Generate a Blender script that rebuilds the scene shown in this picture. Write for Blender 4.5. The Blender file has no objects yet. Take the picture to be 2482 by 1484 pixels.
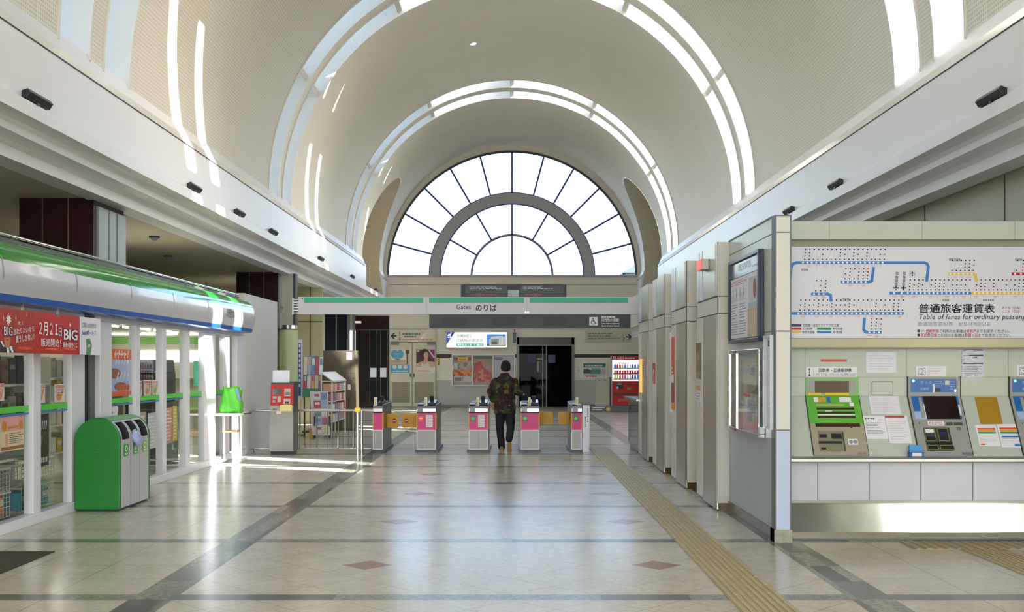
import bpy, bmesh, math, random
from mathutils import Vector, Matrix
random.seed(7)
SC = bpy.context.scene
COL = SC.collection
# ------------------------------------------------------------------ camera
FPX, CXP, HYP, CH = 2600.0, 1241.0, 887.0, 1.62       # focal length, axis column, horizon row (2482x1484), eye height
cam_d = bpy.data.cameras.new('camera')
cam_d.sensor_width = 36.0
cam_d.lens = 36.0 * FPX / 2482.0
cam_d.shift_y = (HYP - 742.0) / 2482.0
cam_d.clip_start = 0.05
cam_d.clip_end = 500
cam = bpy.data.objects.new('camera', cam_d)
cam.location = (0, 0, CH)
cam.rotation_euler = (math.radians(90), 0, 0)
COL.objects.link(cam)
SC.camera = cam
# ------------------------------------------------------------------ view, world, sun, daylight
SC.view_settings.view_transform = 'Standard'
SC.view_settings.look = 'None'
SC.view_settings.gamma = 1.0
SC.view_settings.use_curve_mapping = False
SC.view_settings.exposure = 0.95
SC.cycles.use_denoising = True
SC.cycles.max_bounces = 8
SC.cycles.diffuse_bounces = 5
SC.cycles.glossy_bounces = 4
SC.cycles.transparent_max_bounces = 12
SC.cycles.sample_clamp_indirect = 8.0
SC.cycles.caustics_reflective = False
SC.cycles.caustics_refractive = False
SUN_DIR = Vector((-1.0, 0.55, -0.72)).normalized()
w = bpy.data.worlds.new('sky'); SC.world = w; w.use_nodes = True
wn = w.node_tree
sky = wn.nodes.new('ShaderNodeTexSky'); sky.sky_type = 'NISHITA'; sky.sun_disc = False
sky.sun_elevation = math.asin(-SUN_DIR.z); sky.sun_rotation = math.atan2(-SUN_DIR.x, -SUN_DIR.y)
sky.air_density = 1.0; sky.dust_density = 2.5; sky.ozone_density = 1.0
wn.links.new(sky.outputs[0], wn.nodes['Background'].inputs['Color'])
wn.nodes['Background'].inputs['Strength'].default_value = 0.60
def add_light(name, kind, loc, direction, energy, color=(1, 1, 1), size=None, size_y=None, angle=None):
    d = bpy.data.lights.new(name, kind); d.energy = energy; d.color = color
    if kind == 'AREA':
        d.shape = 'RECTANGLE'; d.size = size; d.size_y = size_y
    if angle is not None: d.angle = angle
    o = bpy.data.objects.new(name, d); COL.objects.link(o); o.location = loc
    o.rotation_euler = Vector(direction).to_track_quat('-Z', 'Y').to_euler()
    return o
add_light('sun', 'SUN', (30, -15, 30), SUN_DIR, 17.0, (1.0, 0.98, 0.95), angle=math.radians(0.6))
# daylight entering by the glazed entrance behind the camera
add_light('entrance_daylight', 'AREA', (-.2, -9.6, 2.0), (0, 1, 0.12), 480.0, (0.94, 0.97, 1.0), 9.6, 3.4)
# ------------------------------------------------------------------ small helpers
def C(h):
    h = h.lstrip('#'); out = []
    for i in (0, 2, 4):
        c = int(h[i:i+2], 16) / 255
        out.append(c / 12.92 if c <= .04045 else ((c + .055) / 1.055) ** 2.4)
    return (out[0], out[1], out[2])
class E:                                              # arithmetic on node sockets
    nt = None
    def __init__(s, sock): s.s = sock
    @staticmethod
    def op(kind, *a):
        n = E.nt.nodes.new('ShaderNodeMath'); n.operation = kind
        for i, v in enumerate(a):
            if isinstance(v, E): E.nt.links.new(v.s, n.inputs[i])
            else: n.inputs[i].default_value = float(v)
        return E(n.outputs[0])
    def __add__(s, o): return E.op('ADD', s, o)
    def __radd__(s, o): return E.op('ADD', o, s)
    def __sub__(s, o): return E.op('SUBTRACT', s, o)
    def __rsub__(s, o): return E.op('SUBTRACT', o, s)
    def __mul__(s, o): return E.op('MULTIPLY', s, o)
    def __rmul__(s, o): return E.op('MULTIPLY', s, o)
    def __truediv__(s, o): return E.op('DIVIDE', s, o)
    def __lt__(s, o): return E.op('LESS_THAN', s, o)
    def __gt__(s, o): return E.op('GREATER_THAN', s, o)
    def abs(s): return E.op('ABSOLUTE', s)
    def frac(s): return E.op('FRACT', s)
    def floor(s): return E.op('FLOOR', s)
    def mx(s, o): return E.op('MAXIMUM', s, o)
    def mn(s, o): return E.op('MINIMUM', s, o)
def mixc(nt, f, a, b):
    n = nt.nodes.new('ShaderNodeMix'); n.data_type = 'RGBA'
    for v, k in ((f, 0), (a, 6), (b, 7)):
        if isinstance(v, E): nt.links.new(v.s, n.inputs[k])
        elif hasattr(v, 'is_output'): nt.links.new(v, n.inputs[k])
        elif k == 0: n.inputs[0].default_value = v
        else: n.inputs[k].default_value = (v[0], v[1], v[2], 1)
    return n.outputs[2]
MATS = {}
def mat(name, col, rough=.5, metal=0.0, var=.06, scale=6.0, bump=0.0, bscale=60.0, emit=0.0, ecol=None, spec=.5, coat=0.0, stretch=None):
    if name in MATS: return MATS[name]
    m = bpy.data.materials.new(name); m.use_nodes = True; nt = m.node_tree
    b = nt.nodes['Principled BSDF']
    if isinstance(col, str): col = C(col)
    b.inputs['Roughness'].default_value = rough; b.inputs['Metallic'].default_value = metal
    b.inputs['Specular IOR Level'].default_value = spec
    b.inputs['Coat Weight'].default_value = coat
    tc = nt.nodes.new('ShaderNodeTexCoord'); src = tc.outputs['Object']
    if stretch:
        mp = nt.nodes.new('ShaderNodeMapping'); mp.inputs['Scale'].default_value = stretch
        nt.links.new(src, mp.inputs['Vector']); src = mp.outputs[0]
    nz = nt.nodes.new('ShaderNodeTexNoise'); nz.inputs['Scale'].default_value = scale; nz.inputs['Detail'].default_value = 4
    nt.links.new(src, nz.inputs['Vector'])
    lo = tuple(max(0, c * (1 - var)) for c in col); hi = tuple(min(1, c * (1 + var)) for c in col)
    nt.links.new(mixc(nt, E(nz.outputs['Fac']), lo, hi), b.inputs['Base Color'])
    if bump:
        n2 = nt.nodes.new('ShaderNodeTexNoise'); n2.inputs['Scale'].default_value = bscale; nt.links.new(src, n2.inputs['Vector'])
        bp = nt.nodes.new('ShaderNodeBump'); bp.inputs['Strength'].default_value = bump; bp.inputs['Distance'].default_value = .01
        nt.links.new(n2.outputs['Fac'], bp.inputs['Height']); nt.links.new(bp.outputs[0], b.inputs['Normal'])
    if emit:
        ec = ecol or col
        if isinstance(ec, str): ec = C(ec)
        b.inputs['Emission Color'].default_value = (*ec, 1); b.inputs['Emission Strength'].default_value = emit
    MATS[name] = m
    return m
def glass_mat(name, tint=(1, 1, 1), refl=.08, rough=.0, haze=0.0):
    if name in MATS: return MATS[name]
    m = bpy.data.materials.new(name); m.use_nodes = True; nt = m.node_tree; nt.nodes.clear()
    out = nt.nodes.new('ShaderNodeOutputMaterial'); tr = nt.nodes.new('ShaderNodeBsdfTransparent'); gl = nt.nodes.new('ShaderNodeBsdfGlossy')
    tr.inputs[0].default_value = (*tint, 1); gl.inputs['Roughness'].default_value = rough
    E.nt = nt; ge = nt.nodes.new('ShaderNodeNewGeometry'); dp = nt.nodes.new('ShaderNodeVectorMath'); dp.operation = 'DOT_PRODUCT'
    nt.links.new(ge.outputs['Normal'], dp.inputs[0]); nt.links.new(ge.outputs['Incoming'], dp.inputs[1])
    k = 1.0 - E(dp.outputs['Value']).abs(); k2 = k * k
    f = ((k2 * k2 * k * .96 + .04) * (refl / .04)).mn(.9)
    mx = nt.nodes.new('ShaderNodeMixShader'); nt.links.new(f.s, mx.inputs[0]); nt.links.new(tr.outputs[0], mx.inputs[1]); nt.links.new(gl.outputs[0], mx.inputs[2])
    last = mx
    if haze:
        df = nt.nodes.new('ShaderNodeBsdfDiffuse'); df.inputs[0].default_value = (.8, .8, .8, 1)
        m2 = nt.nodes.new('ShaderNodeMixShader'); m2.inputs[0].default_value = haze
        nt.links.new(mx.outputs[0], m2.inputs[1]); nt.links.new(df.outputs[0], m2.inputs[2]); last = m2
    nt.links.new(last.outputs[0], out.inputs[0]); MATS[name] = m
    return m
# ---- frames: a plane with its own u (reading direction), v (up) and n (towards the viewer)
class Fr:
    def __init__(s, o, u, v, n): s.o, s.u, s.v, s.n = Vector(o), Vector(u), Vector(v), Vector(n)
    def pt(s, a, b, h=0.0): return s.o + s.u * a + s.v * b + s.n * h
def front(Y): return Fr((0, Y, 0), (1, 0, 0), (0, 0, 1), (0, -1, 0))
def facing_hall(X): return Fr((X, 0, 0), (0, 1, 0), (0, 0, 1), (1, 0, 0))        # left side, looks to +X
def facing_left(X): return Fr((X, 0, 0), (0, -1, 0), (0, 0, 1), (-1, 0, 0))      # right side, looks to -X; u = -Y
def ux(x, Y): return (x - CXP) * Y / FPX
def vz(y, Y): return CH - (y - HYP) * Y / FPX
TXT = {}
def text_geo(body, bold=0.0):
    k = (body, bold)
    if k not in TXT:
        cu = bpy.data.curves.new('t', 'FONT'); cu.body = body; cu.resolution_u = 2; cu.offset = bold; cu.fill_mode = 'FRONT'
        ob = bpy.data.objects.new('t', cu); COL.objects.link(ob)
        ev = ob.evaluated_get(bpy.context.evaluated_depsgraph_get()); me = ev.to_mesh()
        vs = [(v.co.x, v.co.y) for v in me.vertices]; fs = [tuple(p.vertices) for p in me.polygons]
        ev.to_mesh_clear(); bpy.data.objects.remove(ob); bpy.data.curves.remove(cu)
        x0 = min(v[0] for v in vs); x1 = max(v[0] for v in vs); y0 = min(v[1] for v in vs); y1 = max(v[1] for v in vs)
        TXT[k] = (vs, fs, x0, x1, y0, y1)
    return TXT[k]
WL = {}
class MB:
    def __init__(s): s.v = []; s.f = []; s.m = []
    def add(s, vs, fs, m=0):
        b = len(s.v); s.v += [Vector(p) for p in vs]
        for f in fs: s.f.append(tuple(b + i for i in f)); s.m.append(m)
        return s
    def quad(s, a, b, c, d, m=0): return s.add((a, b, c, d), ((0, 1, 2, 3),), m)
    def box(s, x0, x1, y0, y1, z0, z1, m=0):
        vs = [(x, y, z) for z in (z0, z1) for y in (y0, y1) for x in (x0, x1)]
        return s.add(vs, ((0, 2, 3, 1), (4, 5, 7, 6), (0, 1, 5, 4), (2, 6, 7, 3), (0, 4, 6, 2), (1, 3, 7, 5)), m)
    def slab(s, fr, a0, a1, b0, b1, h0, h1, m=0):
        vs = [fr.pt(a, b, h) for h in (h0, h1) for b in (b0, b1) for a in (a0, a1)]
        return s.add(vs, ((0, 2, 3, 1), (4, 5, 7, 6), (0, 1, 5, 4), (2, 6, 7, 3), (0, 4, 6, 2), (1, 3, 7, 5)), m)
    def rect(s, fr, a0, a1, b0, b1, h=.003, m=0):
        return s.add([fr.pt(a0, b0, h), fr.pt(a1, b0, h), fr.pt(a1, b1, h), fr.pt(a0, b1, h)], ((0, 1, 2, 3),), m)
    def poly(s, fr, pts, h=.003, m=0): return s.add([fr.pt(a, b, h) for a, b in pts], (tuple(range(len(pts))),), m)
    def plate(s, fr, pts, h0, h1, m=0):
        n = len(pts); vs = [fr.pt(a, b, h) for h in (h0, h1) for a, b in pts]
        return s.add(vs, [tuple(range(n))[::-1], tuple(range(n, 2 * n))] + [(i, (i + 1) % n, n + (i + 1) % n, n + i) for i in range(n)], m)
    def disc(s, fr, a, b, r, h=.003, m=0, n=16, ry=None):
        ry = ry or r
        return s.poly(fr, [(a + r * math.cos(2 * math.pi * i / n), b + ry * math.sin(2 * math.pi * i / n)) for i in range(n)], h, m)
    def rim(s, fr, a0, a1, b0, b1, wd, h0, h1, m=0):
        s.slab(fr, a0, a1, b0, b0 + wd, h0, h1, m); s.slab(fr, a0, a1, b1 - wd, b1, h0, h1, m)
        s.slab(fr, a0, a0 + wd, b0 + wd, b1 - wd, h0, h1, m); return s.slab(fr, a1 - wd, a1, b0 + wd, b1 - wd, h0, h1, m)
    def stroke(s, fr, pts, wd, h=.003, m=0):
        for i in range(len(pts) - 1):
            p, q = Vector(pts[i]), Vector(pts[i + 1]); d = (q - p); L = d.length
            if L < 1e-6: continue
            d /= L; nn = Vector((-d.y, d.x)) * wd / 2; e = d * (wd * .3)
            s.poly(fr, [tuple(p - e - nn), tuple(q + e - nn), tuple(q + e + nn), tuple(p - e + nn)], h + i * 1e-5, m)
        return s
    def text(s, fr, body, a0, a1, b0, b1, h=.004, m=0, shear=0.0, bold=0.0, keep=False, tilt=0.0):
        vs, fs, x0, x1, y0, y1 = text_geo(body, bold)
        sx = (a1 - a0) / (x1 - x0); sy = (b1 - b0) / (y1 - y0)
        if keep: sx = sy = min(sx, sy)
        ct, st = math.cos(tilt), math.sin(tilt)
        out = []
        for x, y in vs:
            a = (x - x0) * sx; b = (y - y0) * sy
            a += shear * b
            out.append(fr.pt(a0 + a * ct - b * st, b0 + a * st + b * ct, h))
        return s.add(out, fs, m)
    def lines(s, fr, a0, a1, b0, b1, n, h=.004, m=0, fill=.45, seed=1):
        r = random.Random(seed); dy = (b1 - b0) / n
        for i in range(n):
            y = b1 - (i + .5) * dy; x = a0 + r.random() * .02 * (a1 - a0); end = a0 + (a1 - a0) * (.6 + .4 * r.random())
            while x < end:
                L = (a1 - a0) * (.04 + .14 * r.random()); e = min(x + L, a1)
                s.rect(fr, x, e, y - dy * fill / 2, y + dy * fill / 2, h, m); x = e + (a1 - a0) * .025
        return s
    def cyl(s, p0, p1, r0, r1=None, n=16, m=0, caps=True):
        r1 = r0 if r1 is None else r1; p0, p1 = Vector(p0), Vector(p1); d = (p1 - p0).normalized()
        t = Vector((1, 0, 0)) if abs(d.x) < .9 else Vector((0, 1, 0)); a = d.cross(t).normalized(); b = d.cross(a)
        ring = lambda p, r: [p + a * (r * math.cos(2 * math.pi * i / n)) + b * (r * math.sin(2 * math.pi * i / n)) for i in range(n)]
        fs = [(i, (i + 1) % n, n + (i + 1) % n, n + i) for i in range(n)]
        if caps: fs += [tuple(range(n))[::-1], tuple(range(n, 2 * n))]
        return s.add(ring(p0, r0) + ring(p1, r1), fs, m)
    def tube(s, pts, r, n=8, m=0):
        for i in range(len(pts) - 1): s.cyl(pts[i], pts[i + 1], r, r, n, m)
        return s
    def lathe(s, cx, cy, prof, n=20, m=0):
        vs = []; k = len(prof)
        for r, z in prof:
            vs += [(cx + r * math.cos(2 * math.pi * i / n), cy + r * math.sin(2 * math.pi * i / n), z) for i in range(n)]
        fs = [(j * n + i, j * n + (i + 1) % n, (j + 1) * n + (i + 1) % n, (j + 1) * n + i) for j in range(k - 1) for i in range(n)]
        fs += [tuple(range(n))[::-1], tuple(range((k - 1) * n, k * n))]
        return s.add(vs, fs, m)
    def prism(s, poly, axis, t0, t1, m=0):
        # poly of (p, q): axis 'x' -> (y, z); 'y' -> (x, z); 'z' -> (x, y)
        mk = {'x': lambda p, q, t: (t, p, q), 'y': lambda p, q, t: (p, t, q), 'z': lambda p, q, t: (p, q, t)}[axis]
        n = len(poly); vs = [mk(p, q, t) for t in (t0, t1) for p, q in poly]
        return s.add(vs, [tuple(range(n))[::-1], tuple(range(n, 2 * n))] + [(i, (i + 1) % n, n + (i + 1) % n, n + i) for i in range(n)], m)
    def build(s, name, mats, parent=None, smooth=False, bevel=0.0, recalc=True, loc=None):
        off = Vector(loc) if loc is not None else (WL[parent.name] if parent is not None else Vector((0, 0, 0)))
        me = bpy.data.meshes.new(name); me.from_pydata([tuple(p - off) for p in s.v], [], s.f)
        if not isinstance(mats, (list, tuple)): mats = [mats]
        for mm in mats: me.materials.append(mm)
        me.polygons.foreach_set('material_index', s.m)
        me.update()
        if recalc:
            bm = bmesh.new(); bm.from_mesh(me); bmesh.ops.recalc_face_normals(bm, faces=bm.faces); bm.to_mesh(me); bm.free()
        if smooth:
            me.polygons.foreach_set('use_smooth', [True] * len(me.polygons))
            try: me.set_sharp_from_angle(angle=math.radians(38))
            except Exception: pass
        o = bpy.data.objects.new(name, me); COL.objects.link(o)
        if parent is not None:
            o.parent = parent; o.location = off - WL[parent.name]
        else: o.location = off
        WL[o.name] = Vector(off)
        if bevel:
            md = o.modifiers.new('edge', 'BEVEL'); md.width = bevel; md.segments = 2; md.limit_method = 'ANGLE'; md.angle_limit = math.radians(50)
        return o
def thing(name, label, cat, loc, group=None):
    o = bpy.data.objects.new(name, None); COL.objects.link(o); o.location = loc; o.empty_display_size = .1
    o['label'] = label; o['category'] = cat
    if group: o['group'] = group
    WL[o.name] = Vector(loc); return o
def tag(o, label, cat, group=None, kind=None):
    o['label'] = label; o['category'] = cat
    if group: o['group'] = group
    if kind: o['kind'] = kind
    return o
def struct(o): o['kind'] = 'structure'; return o
def copy_tree(o, loc=None, label=None, parent=None):
    c = o.copy(); COL.objects.link(c)
    if parent is not None: c.parent = parent
    if loc is not None: c.location = loc
    if label: c['label'] = label
    for ch in list(o.children): copy_tree(ch, parent=c)
    return c
# ------------------------------------------------------------------ materials
M_cream = mat('cream_panel', '#d4d0c6', .32, var=.03, scale=2)
M_beam = mat('beam_paint', '#e4e4e6', .38, var=.02, scale=1.5)
M_ledge = mat('ledge_gloss', '#dcdad2', .12, var=.02, scale=2)
M_white = mat('white_paint', '#e2e3e4', .35, var=.02)
M_white2 = mat('white_board', '#e6e6ec', .45, var=.015)
M_greencream = mat('green_cream_panel', '#bbc5ba', .28, var=.03, scale=3)
M_bluegrey = mat('blue_grey_panel', '#a9b3bd', .4, var=.05, scale=30)
M_ltblue = mat('pale_blue_panel', '#b9c8e2', .4, var=.02)
M_steel = mat('brushed_steel', '#c9c5b8', .34, 1.0, .05, 40, stretch=(1, 1, .03))
M_steel2 = mat('satin_steel', '#c2c2c0', .34, 1.0, .05, 30, stretch=(.05, 1, 1))
M_chrome = mat('polished_steel', '#d6d6d4', .12, 1.0, .02)
M_dark = mat('black_plastic', '#1b1c20', .35, var=.1)
M_charcoal = mat('charcoal_panel', '#3b3f44', .5, var=.04)
M_joint = mat('grey_joint', '#6d7178', .5)
M_djoint = mat('dark_joint', '#3a3430', .6)
M_stone = mat('brown_stone', '#5c4a2a', .18, var=.55, scale=9)
M_marble = mat('pale_stone', '#a8a294', .25, var=.35, scale=25)
M_maroon = mat('dark_maroon_stone', '#2a1416', .12, var=.5, scale=5)
M_brownglass = mat('dark_brown_glass', '#24171a', .1, var=.5, scale=2)
M_greenstripe = mat('sign_green', '#2fae86', .45, var=.03)
M_red = mat('red_paint', '#b3120e', .4, var=.08)
M_redg = mat('red_gloss', '#cc1f1f', .25, var=.05)
M_orange = mat('orange_paint', '#e8501e', .45, var=.05)
M_yellow = mat('yellow_paint', '#e0a414', .45, var=.05)
M_magenta = mat('magenta_panel', '#d6307e', .4, var=.06)
M_blue = mat('blue_paint', '#1f5fa8', .4, var=.06)
M_navy = mat('navy_ink', '#1d2350', .5)
M_black = mat('black_ink', '#15161a', .55)
M_grey = mat('grey_ink', '#6f7280', .55)
M_redink = mat('red_ink', '#c23a3a', .55)
M_pinkink = mat('faint_pink_ink', '#d7b4b6', .55)
M_lgrey = mat('light_grey_print', '#b9bcc4', .55)
M_paper = mat('paper', '#dfe0ea', .6, var=.03)
M_route = mat('route_blue', '#2a78c6', .45, var=.03)
M_routey = mat('route_yellow', '#e2bd4c', .45, var=.03)
M_routeg = mat('route_green', '#1f8a50', .45)
M_vgreen = mat('vivid_green', '#25a83a', .3, var=.06)
M_storegreen = mat('canopy_green', '#0a8a20', .1, var=.06, scale=3, coat=.25)
M_canopyw = mat('canopy_grey', '#c3c8d0', .22, var=.03, coat=.3)
M_storeblue = mat('canopy_blue', '#1858ae', .2, var=.05)
M_alum = mat('white_aluminium', '#d5dae2', .3, var=.02)
M_bingrey = mat('bin_grey', '#b4b9bd', .35, var=.04, scale=20)
M_bingreen = mat('bin_green', '#0c7624', .4, var=.1, scale=30, bump=.15, bscale=120)
M_bingreen2 = mat('bin_lid_green', '#58a663', .4, var=.08)
M_pgreen = mat('pale_green_column', '#b5c79c', .35, var=.03)
M_glass = glass_mat('shop_glass', (.95, .98, .96), .026)
M_caseglass = glass_mat('case_glass', (.97, .98, .97), .03)
M_head = mat('gate_head_steel', '#8d8d8e', .3, 1.0, .05, 20)
M_kick = mat('dull_steel', '#8f8e8a', .5, .85, .06, 20)
M_roofglass = glass_mat('roof_glass', (.97, .98, 1.0), .05)
M_tube = mat('fluorescent_tube', (1, 1, 1), .5, emit=18.0, ecol=(1, .98, .92), var=0)
M_wgreen = mat('machine_green', '#5fb03c', .35, var=.08)
M_beige = mat('machine_beige', '#a39c86', .38, var=.05)
M_mgrey = mat('machine_grey', '#9b9d9a', .35, var=.05)
M_mblue = mat('machine_blue', '#2767b3', .3, var=.08)
M_screen = mat('dark_screen', '#1c0c0c', .08, var=.2)
M_screen2 = mat('grey_screen', '#6a5f52', .15, var=.15)
M_skin = mat('skin', '#b98a68', .5, var=.06)
# ------------------------------------------------------------------ floor
SM, Y0B, HB = 2.43, 7.5, .095                          # module length, first cross band, half band width
def floor_material():
    m = bpy.data.materials.new('polished_stone_floor'); m.use_nodes = True; nt = m.node_tree; E.nt = nt
    b = nt.nodes['Principled BSDF']
    tc = nt.nodes.new('ShaderNodeTexCoord'); sp = nt.nodes.new('ShaderNodeSeparateXYZ'); nt.links.new(tc.outputs['Object'], sp.inputs[0])
    x, y = E(sp.outputs[0]), E(sp.outputs[1])
    ax = x.abs()
    t = ((y - Y0B) / SM).frac() * SM                    # 0..SM from the middle of a band
    tb = t.mn(SM - t)
    cross = (tb < HB) * (y < 34.0)
    main = (ax < 2.35)
    side = (ax > 2.35) * (ax < 2.65)
    # diagonal lattice of the middle field
    u = x / .5875; wv = (t - HB) / (SM - 2 * HB) * 4.0
    d1 = ((u + wv + .5).frac() - .5).abs(); d2 = ((u - wv + .5).frac() - .5).abs()
    near = (y < 20.3)
    diag = (d1.mn(d2) < .0055) * main * near
    # square grid elsewhere
    gx = ((ax - 2.65) / .6 + .5).frac(); gx = (gx - .5).abs() * .6
    gy = ((t - HB) / ((SM - 2 * HB) / 4) + .5).frac(); gy = (gy - .5).abs() * ((SM - 2 * HB) / 4)
    grid = (gx.mn(gy) < .003) * (1.0 - main) * (1.0 - side) * near
    far = 1.0 - near
    fy = ((y / .6).frac() - .5).abs() * .6; fx = ((x / .6).frac() - .5).abs() * .6
    fgrid = (fy.mn(fx) > .29) * far * (1.0 - side)
    dia = (((u.abs() - 2.0).abs() + (wv - 2.0).abs()) < .35) * main * (y < 18.5)
    # mottled stone colours
    n1 = nt.nodes.new('ShaderNodeTexNoise'); n1.inputs['Scale'].default_value = 2.2; n1.inputs['Detail'].default_value = 8; n1.inputs['Roughness'].default_value = .7
    nt.links.new(tc.outputs['Object'], n1.inputs['Vector'])
    n2 = nt.nodes.new('ShaderNodeTexNoise'); n2.inputs['Scale'].default_value = 26; n2.inputs['Detail'].default_value = 5; nt.links.new(tc.outputs['Object'], n2.inputs['Vector'])
    nf = (E(n1.outputs['Fac']) + E(n2.outputs['Fac'])) / 2.0
    beige = mixc(nt, ((nf - .38) * 4.0).mx(0.0).mn(1.0), C('#b6ae9d'), C('#cbc4b4'))
    # band slabs, each about 0.62 long, alternating tone
    cell = ((y / .62).floor() * 7.13 + (ax / .1501).floor() * 3.7 + (x / 2.0).floor() * 11.3)
    wnz = nt.nodes.new('ShaderNodeTexWhiteNoise'); wnz.noise_dimensions = '1D'; nt.links.new(cell.s, wnz.inputs['W'])
    cellx = ((x / .62).floor() * 5.31 + (y / 1.2).floor() * 2.17)
    wnx = nt.nodes.new('ShaderNodeTexWhiteNoise'); wnx.noise_dimensions = '1D'; nt.links.new(cellx.s, wnx.inputs['W'])
    tone = E(wnz.outputs['Value']) * side + E(wnx.outputs['Value']) * (1.0 - side)
    dk = mixc(nt, tone, C('#262c22'), C('#989a88'))
    blot = ((E(n2.outputs['Fac']) - .42) * 5.0).mx(0.0).mn(1.0)
    dk = mixc(nt, blot * .4, dk, C('#1c211a'))
    col = mixc(nt, (diag.mx(grid)) * .75, beige, C('#5d5346'))
    col = mixc(nt, fgrid * .3, col, C('#6b6255'))
    col = mixc(nt, dia, col, C('#94695a'))
    bands = cross.mx(side)
    col = mixc(nt, bands, col, dk)
    nt.links.new(col, b.inputs['Base Color'])
    rg = E(n1.outputs['Fac']) * .07 + .17
    nt.links.new(rg.s, b.inputs['Roughness'])
    bp = nt.nodes.new('ShaderNodeBump'); bp.inputs['Strength'].default_value = .035; bp.inputs['Distance'].default_value = .02
    n3 = nt.nodes.new('ShaderNodeTexNoise'); n3.inputs['Scale'].default_value = 5.0; nt.links.new(tc.outputs['Object'], n3.inputs['Vector'])
    nt.links.new(n3.outputs['Fac'], bp.inputs['Height']); nt.links.new(bp.outputs[0], b.inputs['Normal'])
    return m
struct(MB().quad((-14, -12, 0), (10, -12, 0), (10, 46, 0), (-14, 46, 0)).build('floor', floor_material()))
# tactile paving strips set in the floor: raised bars along the walking line
def tactile(name, x0, x1, y0, y1, along='y'):
    M_t = mat('tactile_base', '#a69a78', .5, var=.12, scale=40); M_tb = mat('tactile_bar', '#b2a57f', .5, var=.15, scale=50)
    b = MB(); b.box(x0, x1, y0, y1, .0, .004, 0)
    n = 8
    if along == 'y':
        wd = (x1 - x0) / n
        for i in range(n):
            yy = y0
            while yy < y1 - .02:
                e = min(yy + .29, y1); b.box(x0 + wd * (i + .22), x0 + wd * (i + .78), yy + .008, e - .008, .004, .009, 1); yy += .3
    else:
        k = int((x1 - x0) / .09); wd = (x1 - x0) / k
        for i in range(k): b.box(x0 + wd * (i + .2), x0 + wd * (i + .8), y0 + .01, y1 - .01, .004, .009, 1)
    return struct(b.build(name, [M_t, M_tb]))
tactile('trim_1', 1.505, 1.895, 4.0, 21.6)
tactile('trim_2', 3.55, 6.2, 9.45, 9.85, 'x')
tactile('trim_3', 3.95, 4.35, 6.0, 9.44)
# dark entrance mat, flush in the floor by the shop door
tag(MB().box(-4.75, -3.975, 8.2, 9.33, .0, .008).build('door_mat', mat('mat_pile', '#3c3626', .9, var=.25, scale=90, bump=.4, bscale=300)), 'dark brown entrance mat on the floor in front of the shop door', 'mat')
# ------------------------------------------------------------------ barrel vault
R, ZC = 5.0, 5.22
RINGS = [-8.6] + [11.8 + 10.2 * k for k in range(3)]  # unseen roof closed near the camera, to keep a sun patch off
BW, GAP = .85, .45
def vault_material():
    m = bpy.data.materials.new('perforated_vault'); m.use_nodes = True; nt = m.node_tree; E.nt = nt
    b = nt.nodes['Principled BSDF']; b.inputs['Roughness'].default_value = .6
    tc = nt.nodes.new('ShaderNodeTexCoord'); sp = nt.nodes.new('ShaderNodeSeparateXYZ'); nt.links.new(tc.outputs['Object'], sp.inputs[0])
    x, y, z = E(sp.outputs[0]), E(sp.outputs[1]), E(sp.outputs[2])
    an = E.op('ARCTAN2', z - ZC, x)
    pu = ((an * (R / .05)).frac() - .5).abs(); pv = ((y / .05).frac() - .5).abs()
    dot = ((pu * pu + pv * pv) < .075) * ((y < 22.0) * 1.0)
    seam = (((an * (180 / math.pi) / 15.0 + .5).frac() - .5).abs() < .0016).mx((((y / 1.5).frac() - .5).abs() < .003))
    nz = nt.nodes.new('ShaderNodeTexNoise'); nz.inputs['Scale'].default_value = .7; nz.inputs['Detail'].default_value = 4; nt.links.new(tc.outputs['Object'], nz.inputs['Vector'])
    base = mixc(nt, E(nz.outputs['Fac']), C('#d9d5c8'), C('#e2ded2'))
    c = mixc(nt, dot * .42, base, C('#8e8675'))
    c = mixc(nt, seam * .3, c, C('#8f8878'))
    nt.links.new(c, b.inputs['Base Color'])
    return m
M_vault = vault_material()
def vpt(a, y, r=R): return (-r * math.cos(a), y, ZC + r * math.sin(a))
NA = 72
ANG = [math.pi * i / NA for i in range(NA + 1)]
def strip(b, y0, y1, r=R, m=0, angs=ANG):
    vs = [vpt(a, y, r) for a in angs for y in (y0, y1)]
    b.add(vs, [(2 * i, 2 * i + 1, 2 * i + 3, 2 * i + 2) for i in range(len(angs) - 1)], m)
LY, LW, LZ = 38.1, 2.3, 8.27                             # lunette: middle, half width, apex
def lw(z): return LW * math.sqrt(max(0, 1 - ((z - ZC) / (LZ - ZC)) ** 2))
vb = MB(); rev = MB()
edges = [-10.5]
for y0 in RINGS: edges += [y0, y0 + BW, y0 + BW + GAP, y0 + 2 * BW + GAP]
last = edges[-1]
for i in range(0, len(edges), 2):
    y0 = edges[i]; y1 = edges[i + 1] if i + 1 < len(edges) else None
    if y1 is not None: strip(vb, y0, y1)
aA = math.asin((LZ - ZC) / R)
low = [aA * (1 - (1 - i / 26) ** 2) for i in range(27)]
for sgn in (1, -1):
    for i in range(26):
        a0, a1 = low[i], low[i + 1]; w0, w1 = lw(ZC + R * math.sin(a0)), lw(ZC + R * math.sin(a1))
        for e0, e1, q0, q1 in ((last, last, LY - w0, LY - w1), (LY + w0, LY + w1, 41.7, 41.7)):
            P = [vpt(a0, e0), vpt(a0, q0), vpt(a1, q1), vpt(a1, e1)]
            vb.quad(*[(sgn * p[0], p[1], p[2]) for p in P])
strip(vb, last, 41.7, angs=[aA + (math.pi - 2 * aA) * i / 48 for i in range(49)])
struct(vb.build('ceiling', M_vault, smooth=True, recalc=False))
RD = .75
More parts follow.
